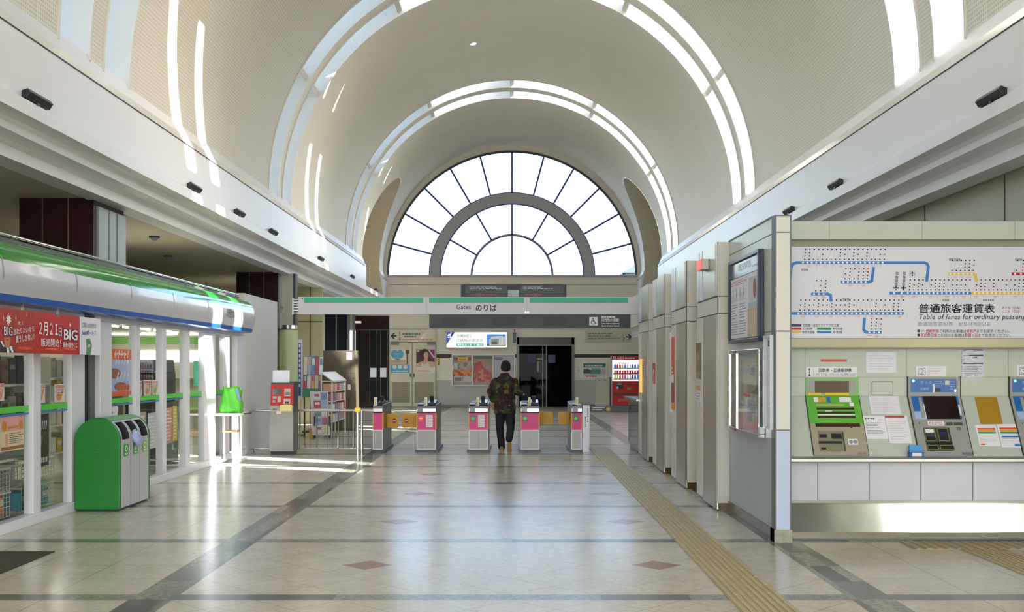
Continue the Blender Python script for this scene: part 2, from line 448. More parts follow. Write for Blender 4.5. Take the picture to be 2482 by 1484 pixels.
for k, y0 in enumerate(RINGS):
    for j in range(2):
        ya = y0 + j * (BW + GAP); yb = ya + BW
        gl = MB(); strip(gl, ya, yb, R + RD * .9)
        wnd = struct(gl.build('window_%d' % (2 + 2 * k + j), M_roofglass, smooth=True, recalc=False))
        fb = MB()
        for yy in (ya, yb):
            vs = [vpt(a, yy, r) for a in ANG for r in (R, R + RD)]
            fb.add(vs, [(2 * i, 2 * i + 1, 2 * i + 3, 2 * i + 2) for i in range(NA)], 0)
        for ye in ((ya - .03, ya + .012), (yb - .012, yb + .03)):      # thin metal edge on the vault face
            vs = [vpt(a, yy, r) for a in ANG for yy, r in ((ye[0], R - .002), (ye[0], R - .025), (ye[1], R - .025), (ye[1], R - .002))]
            fb.add(vs, [(4 * i + q, 4 * i + q + 1, 4 * i + q + 5, 4 * i + q + 4) for i in range(NA) for q in range(3)], 0)
        for g in range(1, 6):                                           # cross bars every 30 degrees
            a0, a1 = math.radians(30 * g - .7), math.radians(30 * g + .7)
            P = [vpt(a, y, r) for y in (ya, yb) for r in (R + .05, R + .6) for a in (a0, a1)]
            fb.add(P, ((0, 1, 3, 2), (4, 6, 7, 5), (0, 4, 5, 1), (2, 3, 7, 6), (0, 2, 6, 4), (1, 5, 7, 3)), 0)
        fb.build('window_frame', mat('roof_frame', '#d9d7ce', .4, var=.02), wnd, recalc=False)
# small lamps let into the crown, and sprinkler heads on the centre line
M_spot = mat('spot_lens', (1, .97, .9), .3, emit=6.0, ecol=(1, .95, .85), var=0)
for i, (px, yy, lab) in enumerate(((-1.02, 18.2, 'small lit ceiling spotlight in the vault, nearer of the two side by side'), (-1.02, 18.9, 'small lit ceiling spotlight in the vault, just beyond its twin'), (-1.02, 28.2, 'single lit ceiling spotlight in the vault between the two far roof window rings'))):
    a = math.pi / 2 - math.asin(-px / R); c = Vector(vpt(a, yy, R - .012)); ax = (Vector((0, yy, ZC)) - c).normalized()
    t = thing('ceiling_spotlight', lab, 'ceiling light', c, 'spotlights in the vault')
    MB().cyl(c - ax * .03, c + ax * .02, .1, .1, 16).build('rim', M_white, t)
    MB().cyl(c + ax * .02, c + ax * .026, .075, .075, 16).build('lens', M_spot, t)
# lunette tunnels on both sides at the far end
M_lun = mat('lunette_plaster', '#c9c0ab', .6, var=.05, scale=1.5)
for sgn, nm in ((1, 'wall_left_lunette'), (-1, 'wall_right_lunette')):
    prof = [(LY - LW, 4.29), (LY - LW, ZC)] + [(LY - lw(z), z) for z in [ZC + (LZ - ZC) * math.sin(math.pi / 2 * i / 14) for i in range(1, 15)]]
    prof += [(2 * LY - p, q) for p, q in prof[::-1][1:]]
    b = MB(); vs = []
    for yy, z in prof:
        xi = -4.86 if z < ZC else -math.sqrt(max(0, R * R - (z - ZC) ** 2))
        vs += [(sgn * xi, yy, z), (sgn * -6.6, yy, z)]
    b.add(vs, [(2 * i, 2 * i + 1, 2 * i + 3, 2 * i + 2) for i in range(len(prof) - 1)], 0)
    b.add([(sgn * -6.6, yy, z) for yy, z in prof], [tuple(range(len(prof)))], 0)
    b.quad((sgn * -4.86, LY - LW, 4.29), (sgn * -6.6, LY - LW, 4.29), (sgn * -6.6, LY + LW, 4.29), (sgn * -4.86, LY + LW, 4.29))
    struct(b.build(nm, M_lun, recalc=False))
# ------------------------------------------------------------------ beams: ledge, tall fascia and the stepped cornice under it
for sgn, nm in ((-1, 'left'), (1, 'right')):
    b = MB()
    for y0, y1 in ((-10.4, LY - LW), (LY + LW + .012, 41.7)):
        b.prism([(sgn * p, q) for p, q in ((-4.99, 5.235), (-4.86, 4.93), (-4.86, 4.29), (-5.3, 4.29), (-5.3, 5.3), (-5.02, 5.3))], 'y', y0, y1, 0)
    b.prism([(sgn * p, q) for p, q in ((-4.86, 4.29), (-4.82, 4.265), (-4.82, 4.115), (-4.93, 4.115), (-5.0, 4.1), (-5.04, 4.06), (-5.05, 3.99), (-5.16, 3.99), (-5.24, 3.975), (-5.29, 3.93), (-5.3, 3.81), (-5.6, 3.81), (-5.6, 4.29))], 'y', -10.4, 41.7, 0)
    struct(b.build('wall_%s_beam' % nm, M_beam))
    b = MB()
    for y0, y1 in ((-10.4, LY - LW - .002), (LY + LW + .014, 41.69)):
        b.quad((sgn * -4.995, y0, 5.232), (sgn * -4.857, y0, 4.935), (sgn * -4.857, y1, 4.935), (sgn * -4.995, y1, 5.232), 0)
        b.box(min(sgn * -4.853, sgn * -4.861), max(sgn * -4.853, sgn * -4.861), y0, y1, 4.922, 4.936, 1)
    struct(b.build('trim_%d' % (4 if sgn < 0 else 5), [M_ledge, M_djoint]))
# floodlights standing on the cornice lip
def floodlight(sgn, yy, lab, tilt=.0):
    t = thing('floodlight', lab, 'floodlight', (sgn * 4.83, yy, 4.32), 'floodlights along the beams')
    c = Vector((sgn * 4.83, yy, 4.33)); b = MB()
    pts = [(-.01, -.05), (.05, -.045), (.085, .01), (.06, .045), (-.01, .02)]
    b.prism([(sgn * (4.86 - p), 4.33 + q) for p, q in pts], 'y', yy - .27, yy + .27, 0)
    b.build('housing', M_dark, t, bevel=.004)
    MB().quad((sgn * 4.803, yy - .24, 4.376), (sgn * 4.803, yy + .24, 4.376), (sgn * 4.858, yy + .24, 4.361), (sgn * 4.858, yy - .24, 4.361)).build('lens', mat('floodlight_lens', '#4a4c50', .1), t)
    MB().box(min(sgn * 4.81, sgn * 4.86), max(sgn * 4.81, sgn * 4.86), yy - .03, yy + .03, 4.262, 4.3).build('bracket', M_dark, t)
ordn = ('closest to the viewer', 'second along', 'third along', 'fourth along', 'fifth along', 'sixth along', 'at the far end')
for i, yy in enumerate((10.9, 16.3, 19.0, 21.7, 27.1, 32.5, 38.2)): floodlight(-1, yy, 'black floodlight on the beam above the shop side, ' + ordn[i])
for i, yy in enumerate((10.8, 16.0, 18.7)): floodlight(1, yy, 'black floodlight on the beam above the ticket machine side, ' + ordn[i])
# ------------------------------------------------------------------ side aisles: ceilings and outer walls
M_aisle = mat('aisle_ceiling', '#b3ad9c', .55, var=.05, scale=2)
struct(MB().quad((-5.5, -10.5, 3.83), (-12, -10.5, 3.83), (-12, 42, 3.83), (-5.5, 42, 3.83)).build('ceiling_left', M_aisle))
struct(MB().quad((5.5, -10.5, 3.83), (9.2, -10.5, 3.83), (9.2, 42, 3.83), (5.5, 42, 3.83)).build('ceiling_right', M_aisle))
b = MB(); b.box(-12.2, -12, -10.5, 30.6, 0, 3.9); b.box(-12.2, -12, 41.2, 42, 0, 3.9); b.box(-12.2, -12, 30.6, 41.2, 3.6, 3.9)   # gap out of view, added to let daylight into the far end
struct(b.build('wall_left', M_greencream))
b = MB(); b.box(5.7, 5.8, 10.75, 42, 0, 3.9); b.box(9.1, 9.2, -10.5, -4.33, 0, 3.9); b.box(9.1, 9.2, .84, 10.85, 0, 3.9); b.box(9.1, 9.2, -4.33, .84, 3.3, 3.9); b.box(5.7, 9.2, 10.75, 10.85, 0, 3.9)  # gap in the unseen wall, added so the kick plate mirrors brightness
for yy in (12.4, 14.8): b.box(5.692, 5.7, yy, yy + .012, 0, 3.83, 1)
struct(b.build('wall_right', [mat('aisle_wall', '#a9ad98', .4, var=.08, scale=3), M_djoint]))
# wall behind the camera: fan of glass over a wide glazed entrance
b = MB(); fr = front(-10.45)
b.box(-12, -5.2, -10.6, -10.45, 0, 3.9); b.box(5, 9.2, -10.6, -10.45, 0, 3.9, 1); b.box(-5.2, 5, -10.6, -10.45, 3.55, 5.2); b.box(-12, 9.2, -10.6, -10.45, 3.8, 3.95)
struct(b.build('wall_behind', [M_cream, mat('behind_dark', '#3f382e', .4, var=.3)]))  # dark part added out of view, for the kick plate to mirror
# ------------------------------------------------------------------ far wall and fan window
YB = 41.7; KB = YB / FPX; FB = front(YB)
X = lambda x: ux(x, YB)
Z = lambda y: vz(y, YB)
M_wallu = mat('far_wall_cream', '#dbd4c6', .45, var=.04, scale=2); M_walll = mat('far_wall_grey', '#b0aea8', .4, var=.05, scale=20)
ox0, ox1, oz = X(1252), X(1392), Z(818)
b = MB()
for x0, x1 in ((X(943), ox0), (ox1, 5.75)):
    b.box(x0, x1, YB, YB + .2, 0, Z(922), 1); b.box(x0, x1, YB, YB + .2, Z(922), oz, 0)
    b.box(x0, x1, YB - .006, YB, Z(867), Z(859), 2); b.box(x0, x1, YB - .02, YB, 0, .12, 3)
b.box(X(943), 5.75, YB, YB + .2, oz, 5.13, 0)
b.box(-12, X(943), YB, YB + .2, 3.0, 5.13, 0)
b.box(-12, X(788), YB, YB + .2, 0, 3.0, 0)
for yj in (690, 798): b.box(X(943), 5.0, YB - .004, YB, Z(yj) - .012, Z(yj) + .012, 4)
n = 60
for i in range(n):
    a0, a1 = math.pi * i / n, math.pi * (i + 1) / n
    P = [(r * math.cos(a), ZC - .09 + r * math.sin(a)) for a in (a0, a1) for r in (4.84, 5.25)]
    b.poly(FB, [P[0], P[1], P[3], P[2]], 0, 0)
struct(b.build('wall_back', [M_wallu, M_walll, M_djoint, M_stone, M_joint], recalc=False))
M_wframe = mat('fan_window_frame', '#2f3f96', .4, var=.05); M_fanband = mat('fan_window_band', '#a6a6ac', .5, var=.03); M_outer = mat('fan_window_edge', '#3a3c46', .4)
fz = 5.13
gl = MB(); gl.poly(front(YB + .06), [(4.84 * math.cos(math.pi * i / 48), fz + 4.84 * math.sin(math.pi * i / 48)) for i in range(49)], 0, 0)
win = struct(gl.build('window_1', M_roofglass))
def ringplate(b, r0, r1, h0, h1, m, n=60):
    for i in range(n):
        a0, a1 = math.pi * i / n, math.pi * (i + 1) / n
        c = lambda r, a: (r * math.cos(a), fz + r * math.sin(a))
        b.plate(FB, [c(r0, a0), c(r1, a0), c(r1, a1), c(r0, a1)], h0, h1, m)
def bar(b, a, r0, r1, wd, h0, h1, m):
    d = (math.cos(a), math.sin(a)); nn = (-d[1] * wd / 2, d[0] * wd / 2)
    b.plate(FB, [(d[0] * r + s * nn[0], fz + d[1] * r + s * nn[1]) for r, s in ((r0, -1), (r1, -1), (r1, 1), (r0, 1))], h0, h1, m)
fb = MB(); ringplate(fb, 4.78, 4.86, -.05, .03, 1)
for k in range(1, 12): bar(fb, math.pi * k / 12, 3.2, 4.8, .07, -.05, .02, 0)
for k in range(1, 6): bar(fb, math.pi * k / 6, 1.58, 2.8, .07, -.05, .02, 0)
bar(fb, math.pi / 2, 0, 1.6, .07, -.05, .02, 0)
ringplate(fb, 1.53, 1.57, -.05, .03, 0); ringplate(fb, 1.57, 1.62, -.05, .015, 2)
fb.slab(FB, -4.86, 4.86, fz - .06, fz + .02, -.05, .06, 2)
fb.build('window_frame', [M_wframe, M_outer, M_fanband], win)
fb = MB(); ringplate(fb, 2.8, 3.2, -.12, .10, 0); ringplate(fb, 2.76, 2.8, -.05, .03, 1); ringplate(fb, 3.2, 3.24, -.05, .03, 1)
fb.build('arched_band', [M_fanband, M_wframe], win)
# houses beyond the glass, low at the right-hand foot of the fan
def far_box(name, lab, x0, x1, y0, y1, Y, col, roof=None):
    b = MB(); fx = lambda x: ux(x, Y); fzz = lambda y: vz(y, Y)
    b.box(fx(x0), fx(x1), Y, Y + 12, 0, fzz(y1), 0)
    if roof: b.prism([(fx(x0) - .3, fzz(y1)), (fx(x1) + .3, fzz(y1)), (fx(x1) + .3, fzz(y1) + .5), ((fx(x0) * .6 + fx(x1) * .4), fzz(y0))], 'y', Y - .3, Y + 12.3, 1)
    return tag(b.build(name, [mat('far_wall_' + col, col, .7), mat('far_roof', '#46566a', .5)]), lab, 'building')
far_box('distant_building', 'dark roofed building seen through the foot of the fan window', 1516, 1560, 646, 662, 90, '#5f6f80', True)
b = MB(); Y = 88; f88 = front(Y)
for xx in range(1471, 1512, 6): b.slab(f88, ux(xx, Y) - .03, ux(xx, Y) + .03, 0, vz(644, Y), 0, .06)
b.slab(f88, ux(1470, Y), ux(1510, Y), vz(645.5, Y), vz(643, Y), 0, .08); b.slab(f88, ux(1490, Y), ux(1507, Y), vz(640, Y), vz(637, Y), 0, .08); b.slab(f88, ux(1498, Y), ux(1500, Y), 0, vz(638, Y), 0, .08)
tag(b.build('rooftop_railing', mat('far_rail', '#c2c8d0', .6)), 'thin grey rooftop railing seen through the foot of the fan window', 'railing')
# ------------------------------------------------------------------ dark corridor behind the far wall
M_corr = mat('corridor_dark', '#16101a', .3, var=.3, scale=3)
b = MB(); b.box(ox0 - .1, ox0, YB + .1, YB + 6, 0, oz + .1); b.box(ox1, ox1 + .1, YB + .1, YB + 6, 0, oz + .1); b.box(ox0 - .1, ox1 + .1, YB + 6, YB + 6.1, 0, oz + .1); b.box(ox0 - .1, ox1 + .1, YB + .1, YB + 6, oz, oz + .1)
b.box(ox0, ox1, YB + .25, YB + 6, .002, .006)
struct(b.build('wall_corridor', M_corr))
b = MB(); FD = front(YB)
b.slab(FD, ox0, ox0 + .1, 0, oz, -.15, .03, 0); b.slab(FD, ox1 - .1, ox1, 0, oz, -.15, .03, 0); b.slab(FD, ox0, ox1, oz - .28, oz, -.15, .03, 1)
b.slab(FD, ox0 + .1, ox1 - .1, oz - .33, oz - .28, -.12, -.02, 0)
struct(b.build('door_1', [mat('door_jamb', '#4c5248', .3, .6), mat('door_head', '#2e1b18', .3)]))
b = MB(); fg = front(YB + .3); b.slab(fg, ox0 + .1, ox1 - .1, 0, oz - .3, 0, .012, 0)
d2 = struct(b.build('door_2', glass_mat('tinted_glass', (.35, .33, .4), .003)))
b = MB()
for xx in (1316, 1325): b.slab(fg, X(xx) - .02, X(xx) + .02, 0, oz - .3, .012, .05, 0)
b.slab(fg, X(1302), X(1315), Z(872), Z(868), .012, .045, 1)
for xx in (1288, 1338): b.rect(fg, X(xx) - .14, X(xx) + .14, Z(880), Z(860), .02, 2)
for k, xx in enumerate((1304, 1310, 1318)): b.rect(fg, X(xx) - .03, X(xx) + .04, Z(902), Z(876), .021, (1, 2, 2)[k])
b.build('door_rails', [mat('door_rail', '#56584c', .3, .7), mat('door_sticker_edge', '#9a8f6a', .5), mat('door_sticker', '#4d5470', .6)], d2)
# ------------------------------------------------------------------ convenience shop on the left: shell
XS = -4.9
FS = facing_hall(XS)
def sy(x, Xp=XS): return -Xp * FPX / (CXP - x)          # depth of an image column on the plane X = Xp
def sp(x, y, Xp=XS): Y = sy(x, Xp); return Y, vz(y, Y)
M_shopw = mat('shop_wall', '#bab6a2', .5, var=.03)
b = MB()
b.box(-10.6, -10.5, 3.9, 28, 0, 2.5); b.box(-10.6, -5.7, 28, 28.1, 0, 2.5); b.box(-5.72, -5.62, 22.4, 28.1, 0, 2.9); b.box(-10.6, -4.9, 3.8, 3.9, 0, 2.5)
b.rect(front(27.99), -10.5, -5.7, 2.19, 2.37, 0, 1); b.rect(facing_hall(-10.49), 4, 27.9, 2.15, 2.35, 0, 1)
struct(b.build('wall_shop', [M_shopw, mat('shop_green_band', '#6aa33f', .5)], recalc=False))
b = MB(); b.box(-10.6, -4.98, 3.8, 22.35, 2.45, 2.5); b.box(-10.6, -5.7, 22.35, 28.1, 2.45, 2.5)
struct(b.build('ceiling_shop', mat('shop_ceiling', '#d9d6c4', .6, var=.02)))
b = MB(); b.box(-5.62, -4.9, 19.66, 22.4, 0, 2.94, 0); b.box(-4.898, -4.895, 19.66, 22.4, 2.93, 2.95, 1); b.box(-5.62, -4.9, 19.6, 22.4, 2.94, 2.95, 1)
struct(b.build('wall_shop_end', [mat('shop_end_panel', '#d3d4d2', .4, var=.03), M_alum]))
struct(MB().box(-5.1, -4.9, 3.9, 19.66, 2.205, 2.5).build('wall_shop_lintel', M_alum))
# glazing bays: glass, posts, sill, coloured safety stripe on the glass
def bay(n, y0, y1, posts, stripe=True):
    w_ = struct(MB().quad((-4.935, y0, .1), (-4.935, y1, .1), (-4.935, y1, 2.21), (-4.935, y0, 2.21)).build('window_%d' % n, M_glass))
    fb = MB(); fb.box(-4.99, -4.865, y0, y1, 0, .105, 0); fb.box(-4.98, -4.89, y0, y1, 2.15, 2.21, 0)
    for a, c in posts: fb.box(-4.985, -4.885, a, c, .105, 2.15, 0)
    fb.build('window_frame', M_alum, w_, bevel=.006)
    if stripe:
        s_ = MB(); s_.rect(facing_hall(-4.931), y0, y1, 1.155, 1.215, 0, 0); s_.rect(facing_hall(-4.931), y0, y1, 1.125, 1.145, 0, 1)
        s_.build('stripe', [mat('stripe_green', '#4fc23e', .4), mat('stripe_blue', '#2a76b8', .4)], w_)
    return w_
bay(20, 4.0, 9.85, [(4.0, 4.1), (9.3, 9.4)])
bay(21, 9.85, 12.27, [(9.80, 9.88), (10.95, 11.13), (11.9, 12.27)])
bay(22, 12.73, 17.2, [(12.73, 13.1), (13.94, 14.1), (15.0, 15.17), (16.07, 16.27), (17.03, 17.2)])
bay(23, 17.2, 19.66, [(17.2, 17.68), (18.28, 18.55), (19.07, 19.66)])
b = MB(); b.box(-4.99, -4.95, 12.27, 12.73, 0, 2.21, 0); b.box(-4.95, -4.93, 12.47, 12.5, 0, 2.21, 1); b.box(-4.95, -4.935, 12.28, 12.72, 0, .1, 1)
struct(b.build('door_3', [mat('door_pocket', '#2a352c', .15, var=.3, scale=4), M_charcoal]))
# canopy
def swept(name, prof, y0, y1, m, parent, smooth=True):
    b = MB(); vs = [(p, y, q) for p, q in prof for y in (y0, y1)]
    b.add(vs, [(2 * i, 2 * i + 1, 2 * i + 3, 2 * i + 2) for i in range(len(prof) - 1)], 0)
    return b.build(name, m, parent, smooth=smooth, recalc=False)
YC0, YC1 = 4.0, 19.45
cp = thing('shop_canopy', 'green white and blue canopy running along the top of the shop front', 'canopy', (-4.9, 12, 2.2))
swept('blue_edge', [(-4.9, 2.205), (-4.735, 2.215), (-4.71, 2.23), (-4.705, 2.29)], YC0, YC1, M_storeblue, cp)
swept('grey_fascia', [(-4.705, 2.29), (-4.675, 2.36), (-4.66, 2.44), (-4.66, 2.52), (-4.675, 2.60)], YC0, YC1, M_canopyw, cp)
swept('green_hood', [(-4.675, 2.60), (-4.69, 2.66), (-4.72, 2.72), (-4.77, 2.77), (-4.83, 2.805), (-4.95, 2.83)], YC0, YC1, M_storegreen, cp)
swept('gutter', [(-4.95, 2.83), (-4.95, 2.87), (-5.1, 2.87)], YC0, YC1, mat('gutter_dark', '#4a4a40', .4), cp, False)
MB().cyl((-4.95, YC0, 2.90), (-4.95, YC1 - .1, 2.90), .02, .02, 10).build('top_rail', M_chrome, cp, smooth=True)
prof = [(-4.9, 2.205), (-4.735, 2.215), (-4.705, 2.29), (-4.66, 2.44), (-4.66, 2.52), (-4.675, 2.60), (-4.72, 2.72), (-4.83, 2.805), (-4.95, 2.83), (-4.95, 2.4)]
MB().prism(prof, 'y', YC1 - .012, YC1, 0).build('end_cap', M_canopyw, cp)
b = MB()
for yj in (6.5, 8.17, 9.83, 11.5, 13.15, 14.8, 16.5, 18.15):
    P = [(-4.7045, 2.29), (-4.6595, 2.44), (-4.6595, 2.52), (-4.6745, 2.60), (-4.7195, 2.72), (-4.7695, 2.77), (-4.8295, 2.805)]
    vs = [(p + .003, y, q + .002) for p, q in P for y in (yj - .008, yj + .008)]
    b.add(vs, [(2 * i, 2 * i + 1, 2 * i + 3, 2 * i + 2) for i in range(len(P) - 1)], 0)
b.build('panel_joint', mat('canopy_joint', '#9aa0a4', .4), cp, recalc=False)
b = MB(); y0, z0 = sp(549, 786, -4.655); y1, z1 = sp(562, 757, -4.655)
b.text(facing_hall(-4.655), '印西牧の', y0 + .02, y0 + .52, 2.41, 2.56, 0, 0); b.build('lettering', M_black, cp)
# banner hung under the canopy
bn = thing('shop_banner', 'red lottery banner with a white end panel hung under the canopy edge', 'banner', (-4.7, 11, 2.1))
FBn = facing_hall(-4.70)
bm_ = MB(); bm_.slab(FBn, 8.9, 11.66, 1.742, 2.155, -.006, 0, 0); bm_.rect(FBn, 8.9, 10.55, 1.742, 2.155, .002, 1)
for k, (a, c) in enumerate(((9.95, 1.80), (10.35, 1.79), (10.95, 1.79), (11.4, 1.80))): bm_.disc(FBn, a, c, .16, .003, 2, 12, .012)
bm_.build('red_panel', [M_red, mat('banner_dark_red', '#a4261a', .45, var=.2, scale=5), mat('banner_flare', '#e2572c', .5)], bn)
MB().slab(FBn, 11.66, 12.26, 1.742, 2.155, -.006, 0, 0).build('white_panel', M_paper, bn)
def bt(b, s, x0, x1, y0, y1, m, **k):
    a0, zb = sp(x0, y1, -4.70); a1, _ = sp(x1, y1, -4.70); zt = vz(y0, a0); b.text(FBn, s, a0, a1, zb, zt, k.pop('h', .006), m, **k)
b = MB()
bt(b, '２月２１', 93, 139, 779, 813, 0, bold=.012); bt(b, '日', 141.5, 148.5, 794, 815, 0, bold=.012); bt(b, '販売開始！', 98, 146, 820, 840, 0, bold=.006)
bt(b, 'BIG', 152.7, 187.3, 795.5, 826, 1, bold=.06, h=.005); bt(b, 'BIG', 153.5, 186.5, 798, 824, 0, bold=.02)
bt(b, '最高6億円くじ', 151, 186, 829, 842, 0, bold=.01)
bt(b, '当たりたいなら', 32, 82, 797, 812, 0, bold=.012, tilt=.10); bt(b, '買うしかない！', 37, 82, 815, 832, 0, bold=.012, tilt=.10); bt(b, '史上', 42, 56, 779, 788, 0, tilt=.08)
bt(b, 'BIG', 7, 30, 789, 815, 1, bold=.06, h=.005); bt(b, 'BIG', 8, 29, 791, 813, 0, bold=.0)
a, c = sp(20, 775, -4.70)
b.poly(FBn, [(a + (.062 if i % 2 else .03) * math.cos(math.pi * i / 10), c + (.062 if i % 2 else .03) * math.sin(math.pi * i / 10)) for i in range(20)], .005, 0)
a, c = sp(169, 788, -4.70); b.poly(FBn, [(a + (.03 if i % 2 else .012) * math.cos(math.pi * i / 6), c + (.03 if i % 2 else .014) * math.sin(math.pi * i / 6)) for i in range(12)], .005, 0)
for xx, yy in ((7, 772), (37, 771), (64, 763)):
    a, c = sp(xx, yy, -4.70); b.poly(FBn, [(a, c - .03), (a + .008, c), (a, c + .03), (a - .008, c)], .005, 0)
b.build('lettering', [M_white2, M_black], bn, recalc=False)
b = MB(); pt = lambda x, y: sp(x, y, -4.70)
b.poly(FBn, [pt(-12, 853), pt(37, 855), pt(28, 838), pt(10, 828), pt(-12, 832)], .0040, 1); b.poly(FBn, [pt(8, 819), pt(25, 819), pt(24, 838), pt(16, 846), pt(10, 838)], .0044, 0)
b.poly(FBn, [pt(15, 855), pt(22, 855), pt(20, 843), pt(16, 843)], .0048, 2); b.poly(FBn, [pt(21, 842), pt(27, 838), pt(32, 854), pt(28, 855)], .0048, 2); b.poly(FBn, [pt(0, 828), pt(3, 826), pt(10, 840), pt(7, 841)], .0048, 2)
b.stroke(FBn, [pt(14, 823), pt(17, 825), pt(20, 823)], .008, .005, 1)
b.build('portrait', [mat('print_tan', '#b9774a', .5), mat('print_suit', '#2b2026', .5), M_white2], bn, recalc=False)
b = MB(); bt(b, 'ご購入は店内の', 197, 232, 781, 794, 0); bt(b, 'Famiポート', 197, 226, 799, 812, 1, bold=.02); bt(b, 'で', 227, 232, 802, 813, 0)
b.poly(FBn, [pt(208, 860), pt(219, 860), pt(222, 838), pt(217, 820), pt(208, 823), pt(210, 842)], .004, 2); b.poly(FBn, [pt(211, 836), pt(217, 834), pt(218, 840), pt(212, 843)], .0045, 3)
b.build('printed_notice', [M_grey, M_blue, mat('print_green', '#4f8f62', .5), M_lgrey], bn, recalc=False)
for xx in (54, 140):
    a, _ = sp(xx, 750, -4.71); b = MB(); b.box(-4.712, -4.704, a - .02, a - .012, 2.14, 2.225); b.box(-4.712, -4.704, a + .012, a + .02, 2.14, 2.225); b.box(-4.715, -4.699, a - .03, a + .03, 2.125, 2.16); b.build('hook', M_chrome, bn)
# fluorescent tubes on the shop ceiling
def tubelight(x, y, along, L, lab):
    t = thing('fluorescent_light', lab, 'ceiling light', (x, y, 2.45), 'fluorescent lights in the shop')
    d = Vector((1, 0, 0)) if along == 'x' else Vector((0, 1, 0)); c = Vector((x, y, 2.41))
    b = MB(); q = c + Vector((0, 0, .025)); 
    if along == 'x': b.box(x - L / 2, x + L / 2, y - .05, y + .05, 2.428, 2.45)
    else: b.box(x - .05, x + .05, y - L / 2, y + L / 2, 2.428, 2.45)
    b.build('housing', M_white, t)
    MB().cyl(c - d * L / 2, c + d * L / 2, .02, .02, 8).build('tube', M_tube, t, smooth=True)
for y in (5.5, 7.4, 9.3, 11.2, 13.1, 15.0, 16.9, 18.8, 20.7, 22.6, 24.5): tubelight(-7.9, y, 'y', 1.6, 'bare fluorescent tube on the shop ceiling in the row running along the hall')
for x in (-10.0, -8.9, -7.8): tubelight(x, 26.9, 'x', 1.0, 'bare fluorescent tube on the shop ceiling in the crosswise row before the back wall')
# posters and papers stuck inside the glass
FG = facing_hall(-4.942)
def window_poster(name, lab, x0, x1, y0, y1, cols, fn, cat='poster', group=None):
    a0, zt = sp(x0, y0); a1, _ = sp(x1, y0); zb = vz(y1, a0)
    b = MB(); b.slab(FG, a0, a1, zb, zt, -.004, 0, 0)
    fn(b, a0, a1, zb, zt)
    return tag(b.build(name, cols, recalc=False), lab, cat, group)
def fn_big(b, a0, a1, z0, z1):
    w, h = a1 - a0, z1 - z0
    b.rect(FG, a0, a1, z1 - h * .22, z1, .002, 1); b.rect(FG, a0, a1, z0, z0 + h * .09, .002, 1)
    for k in range(5): b.stroke(FG, [(a0 + w * (.32 + .13 * k), z1 - h * .18), (a0 + w * (.36 + .13 * k), z1 - h * .04)], w * .03, .003, 2)
    for k in range(4): b.stroke(FG, [(a0 + w * (.3 + .13 * k), z1 - h * .11 + .01 * (k % 2)), (a0 + w * (.4 + .13 * k), z1 - h * .11)], w * .03, .0032, 2)
    b.disc(FG, a0 + w * .1, z1 - h * .2, w * .14, .0035, 3, 14, h * .16); b.disc(FG, a0 + w * .1, z1 - h * .2, w * .10, .0038, 4, 14, h * .12)
    for k in range(5):
        b.stroke(FG, [(a0 + w * (.35 + .12 * k), z0 + h * .68), (a0 + w * (.39 + .12 * k), z0 + h * .76)], w * .03, .003, 2)
    b.disc(FG, a0 + w * .3, z0 + h * .48, w * .26, .003, 5, 16, h * .11); b.disc(FG, a0 + w * .55, z0 + h * .2, w * .26, .003, 5, 16, h * .09)
    for k in range(4): b.stroke(FG, [(a0 + w * (.4 + .14 * k), z0 + h * .35), (a0 + w * (.46 + .14 * k), z0 + h * .5)], w * .035, .0036, 2)
    for k in range(4):
        b.disc(FG, a0 + w * (.45 + .14 * k), z0 + h * .17, w * .07, .0038, 1, 12, h * .075); b.disc(FG, a0 + w * (.45 + .14 * k), z0 + h * .17, w * .035, .0042, 5, 12, h * .045)
P_or = mat('poster_orange', '#e5622c', .55, var=.1); P_lil = mat('poster_lilac', '#aab8e6', .55, var=.05); P_brown = mat('poster_brown', '#95604a', .55, var=.3, scale=20); P_dk = mat('poster_dark', '#3f2a20', .5, var=.6, scale=14); P_cream = mat('poster_cream', '#e3cfae', .55, var=.08); P_pink = mat('poster_pink', '#d98b86', .55, var=.2, scale=12)
window_poster('sale_poster', 'tall orange and lilac food poster inside the shop window', 267, 325, 845, 962, [P_lil, P_or, M_white2, M_yellow, mat('poster_gold', '#f2c22e', .5), P_brown], fn_big)
def fn_card(seed):
    def f(b, a0, a1, z0, z1):
        r = random.Random(seed); w, h = a1 - a0, z1 - z0
        b.rect(FG, a0 + w * .06, a1 - w * .06, z0 + h * .04, z1 - h * .04, .002, 1); b.rect(FG, a0 + w * .06, a1 - w * .06, z1 - h * .22, z1 - h * .05, .0024, 2)
        b.disc(FG, a0 + w * .4, z0 + h * .3, w * .25, .0026, 2 if seed % 2 else 3, 12, h * .2); b.stroke(FG, [(a0 + w * .55, z0 + h * .2), (a0 + w * .8, z0 + h * .7)], w * .12, .0028, 3)
        b.lines(FG, a0 + w * .15, a1 - w * .15, z0 + h * .5, z0 + h * .75, 3, .003, 4, .4, seed)
    return f
cards = [(340, 353, 924, 962), (356, 374, 922, 960), (377, 391, 922, 958)]
for i, (x0, x1, y0, y1) in enumerate(cards):
    window_poster('notice_card', ('pink and white card in the shop window, next to the tall orange poster', 'middle pink and white card of three in a row above the green stripe', 'last pink and white card of the three towards the gates')[i], x0, x1, y0, y1, [M_white2, mat('card_pale', '#e8d5d2', .5), P_pink, mat('card_green', '#86b454', .5), M_redink], fn_card(i), 'card', 'cards on the shop window')
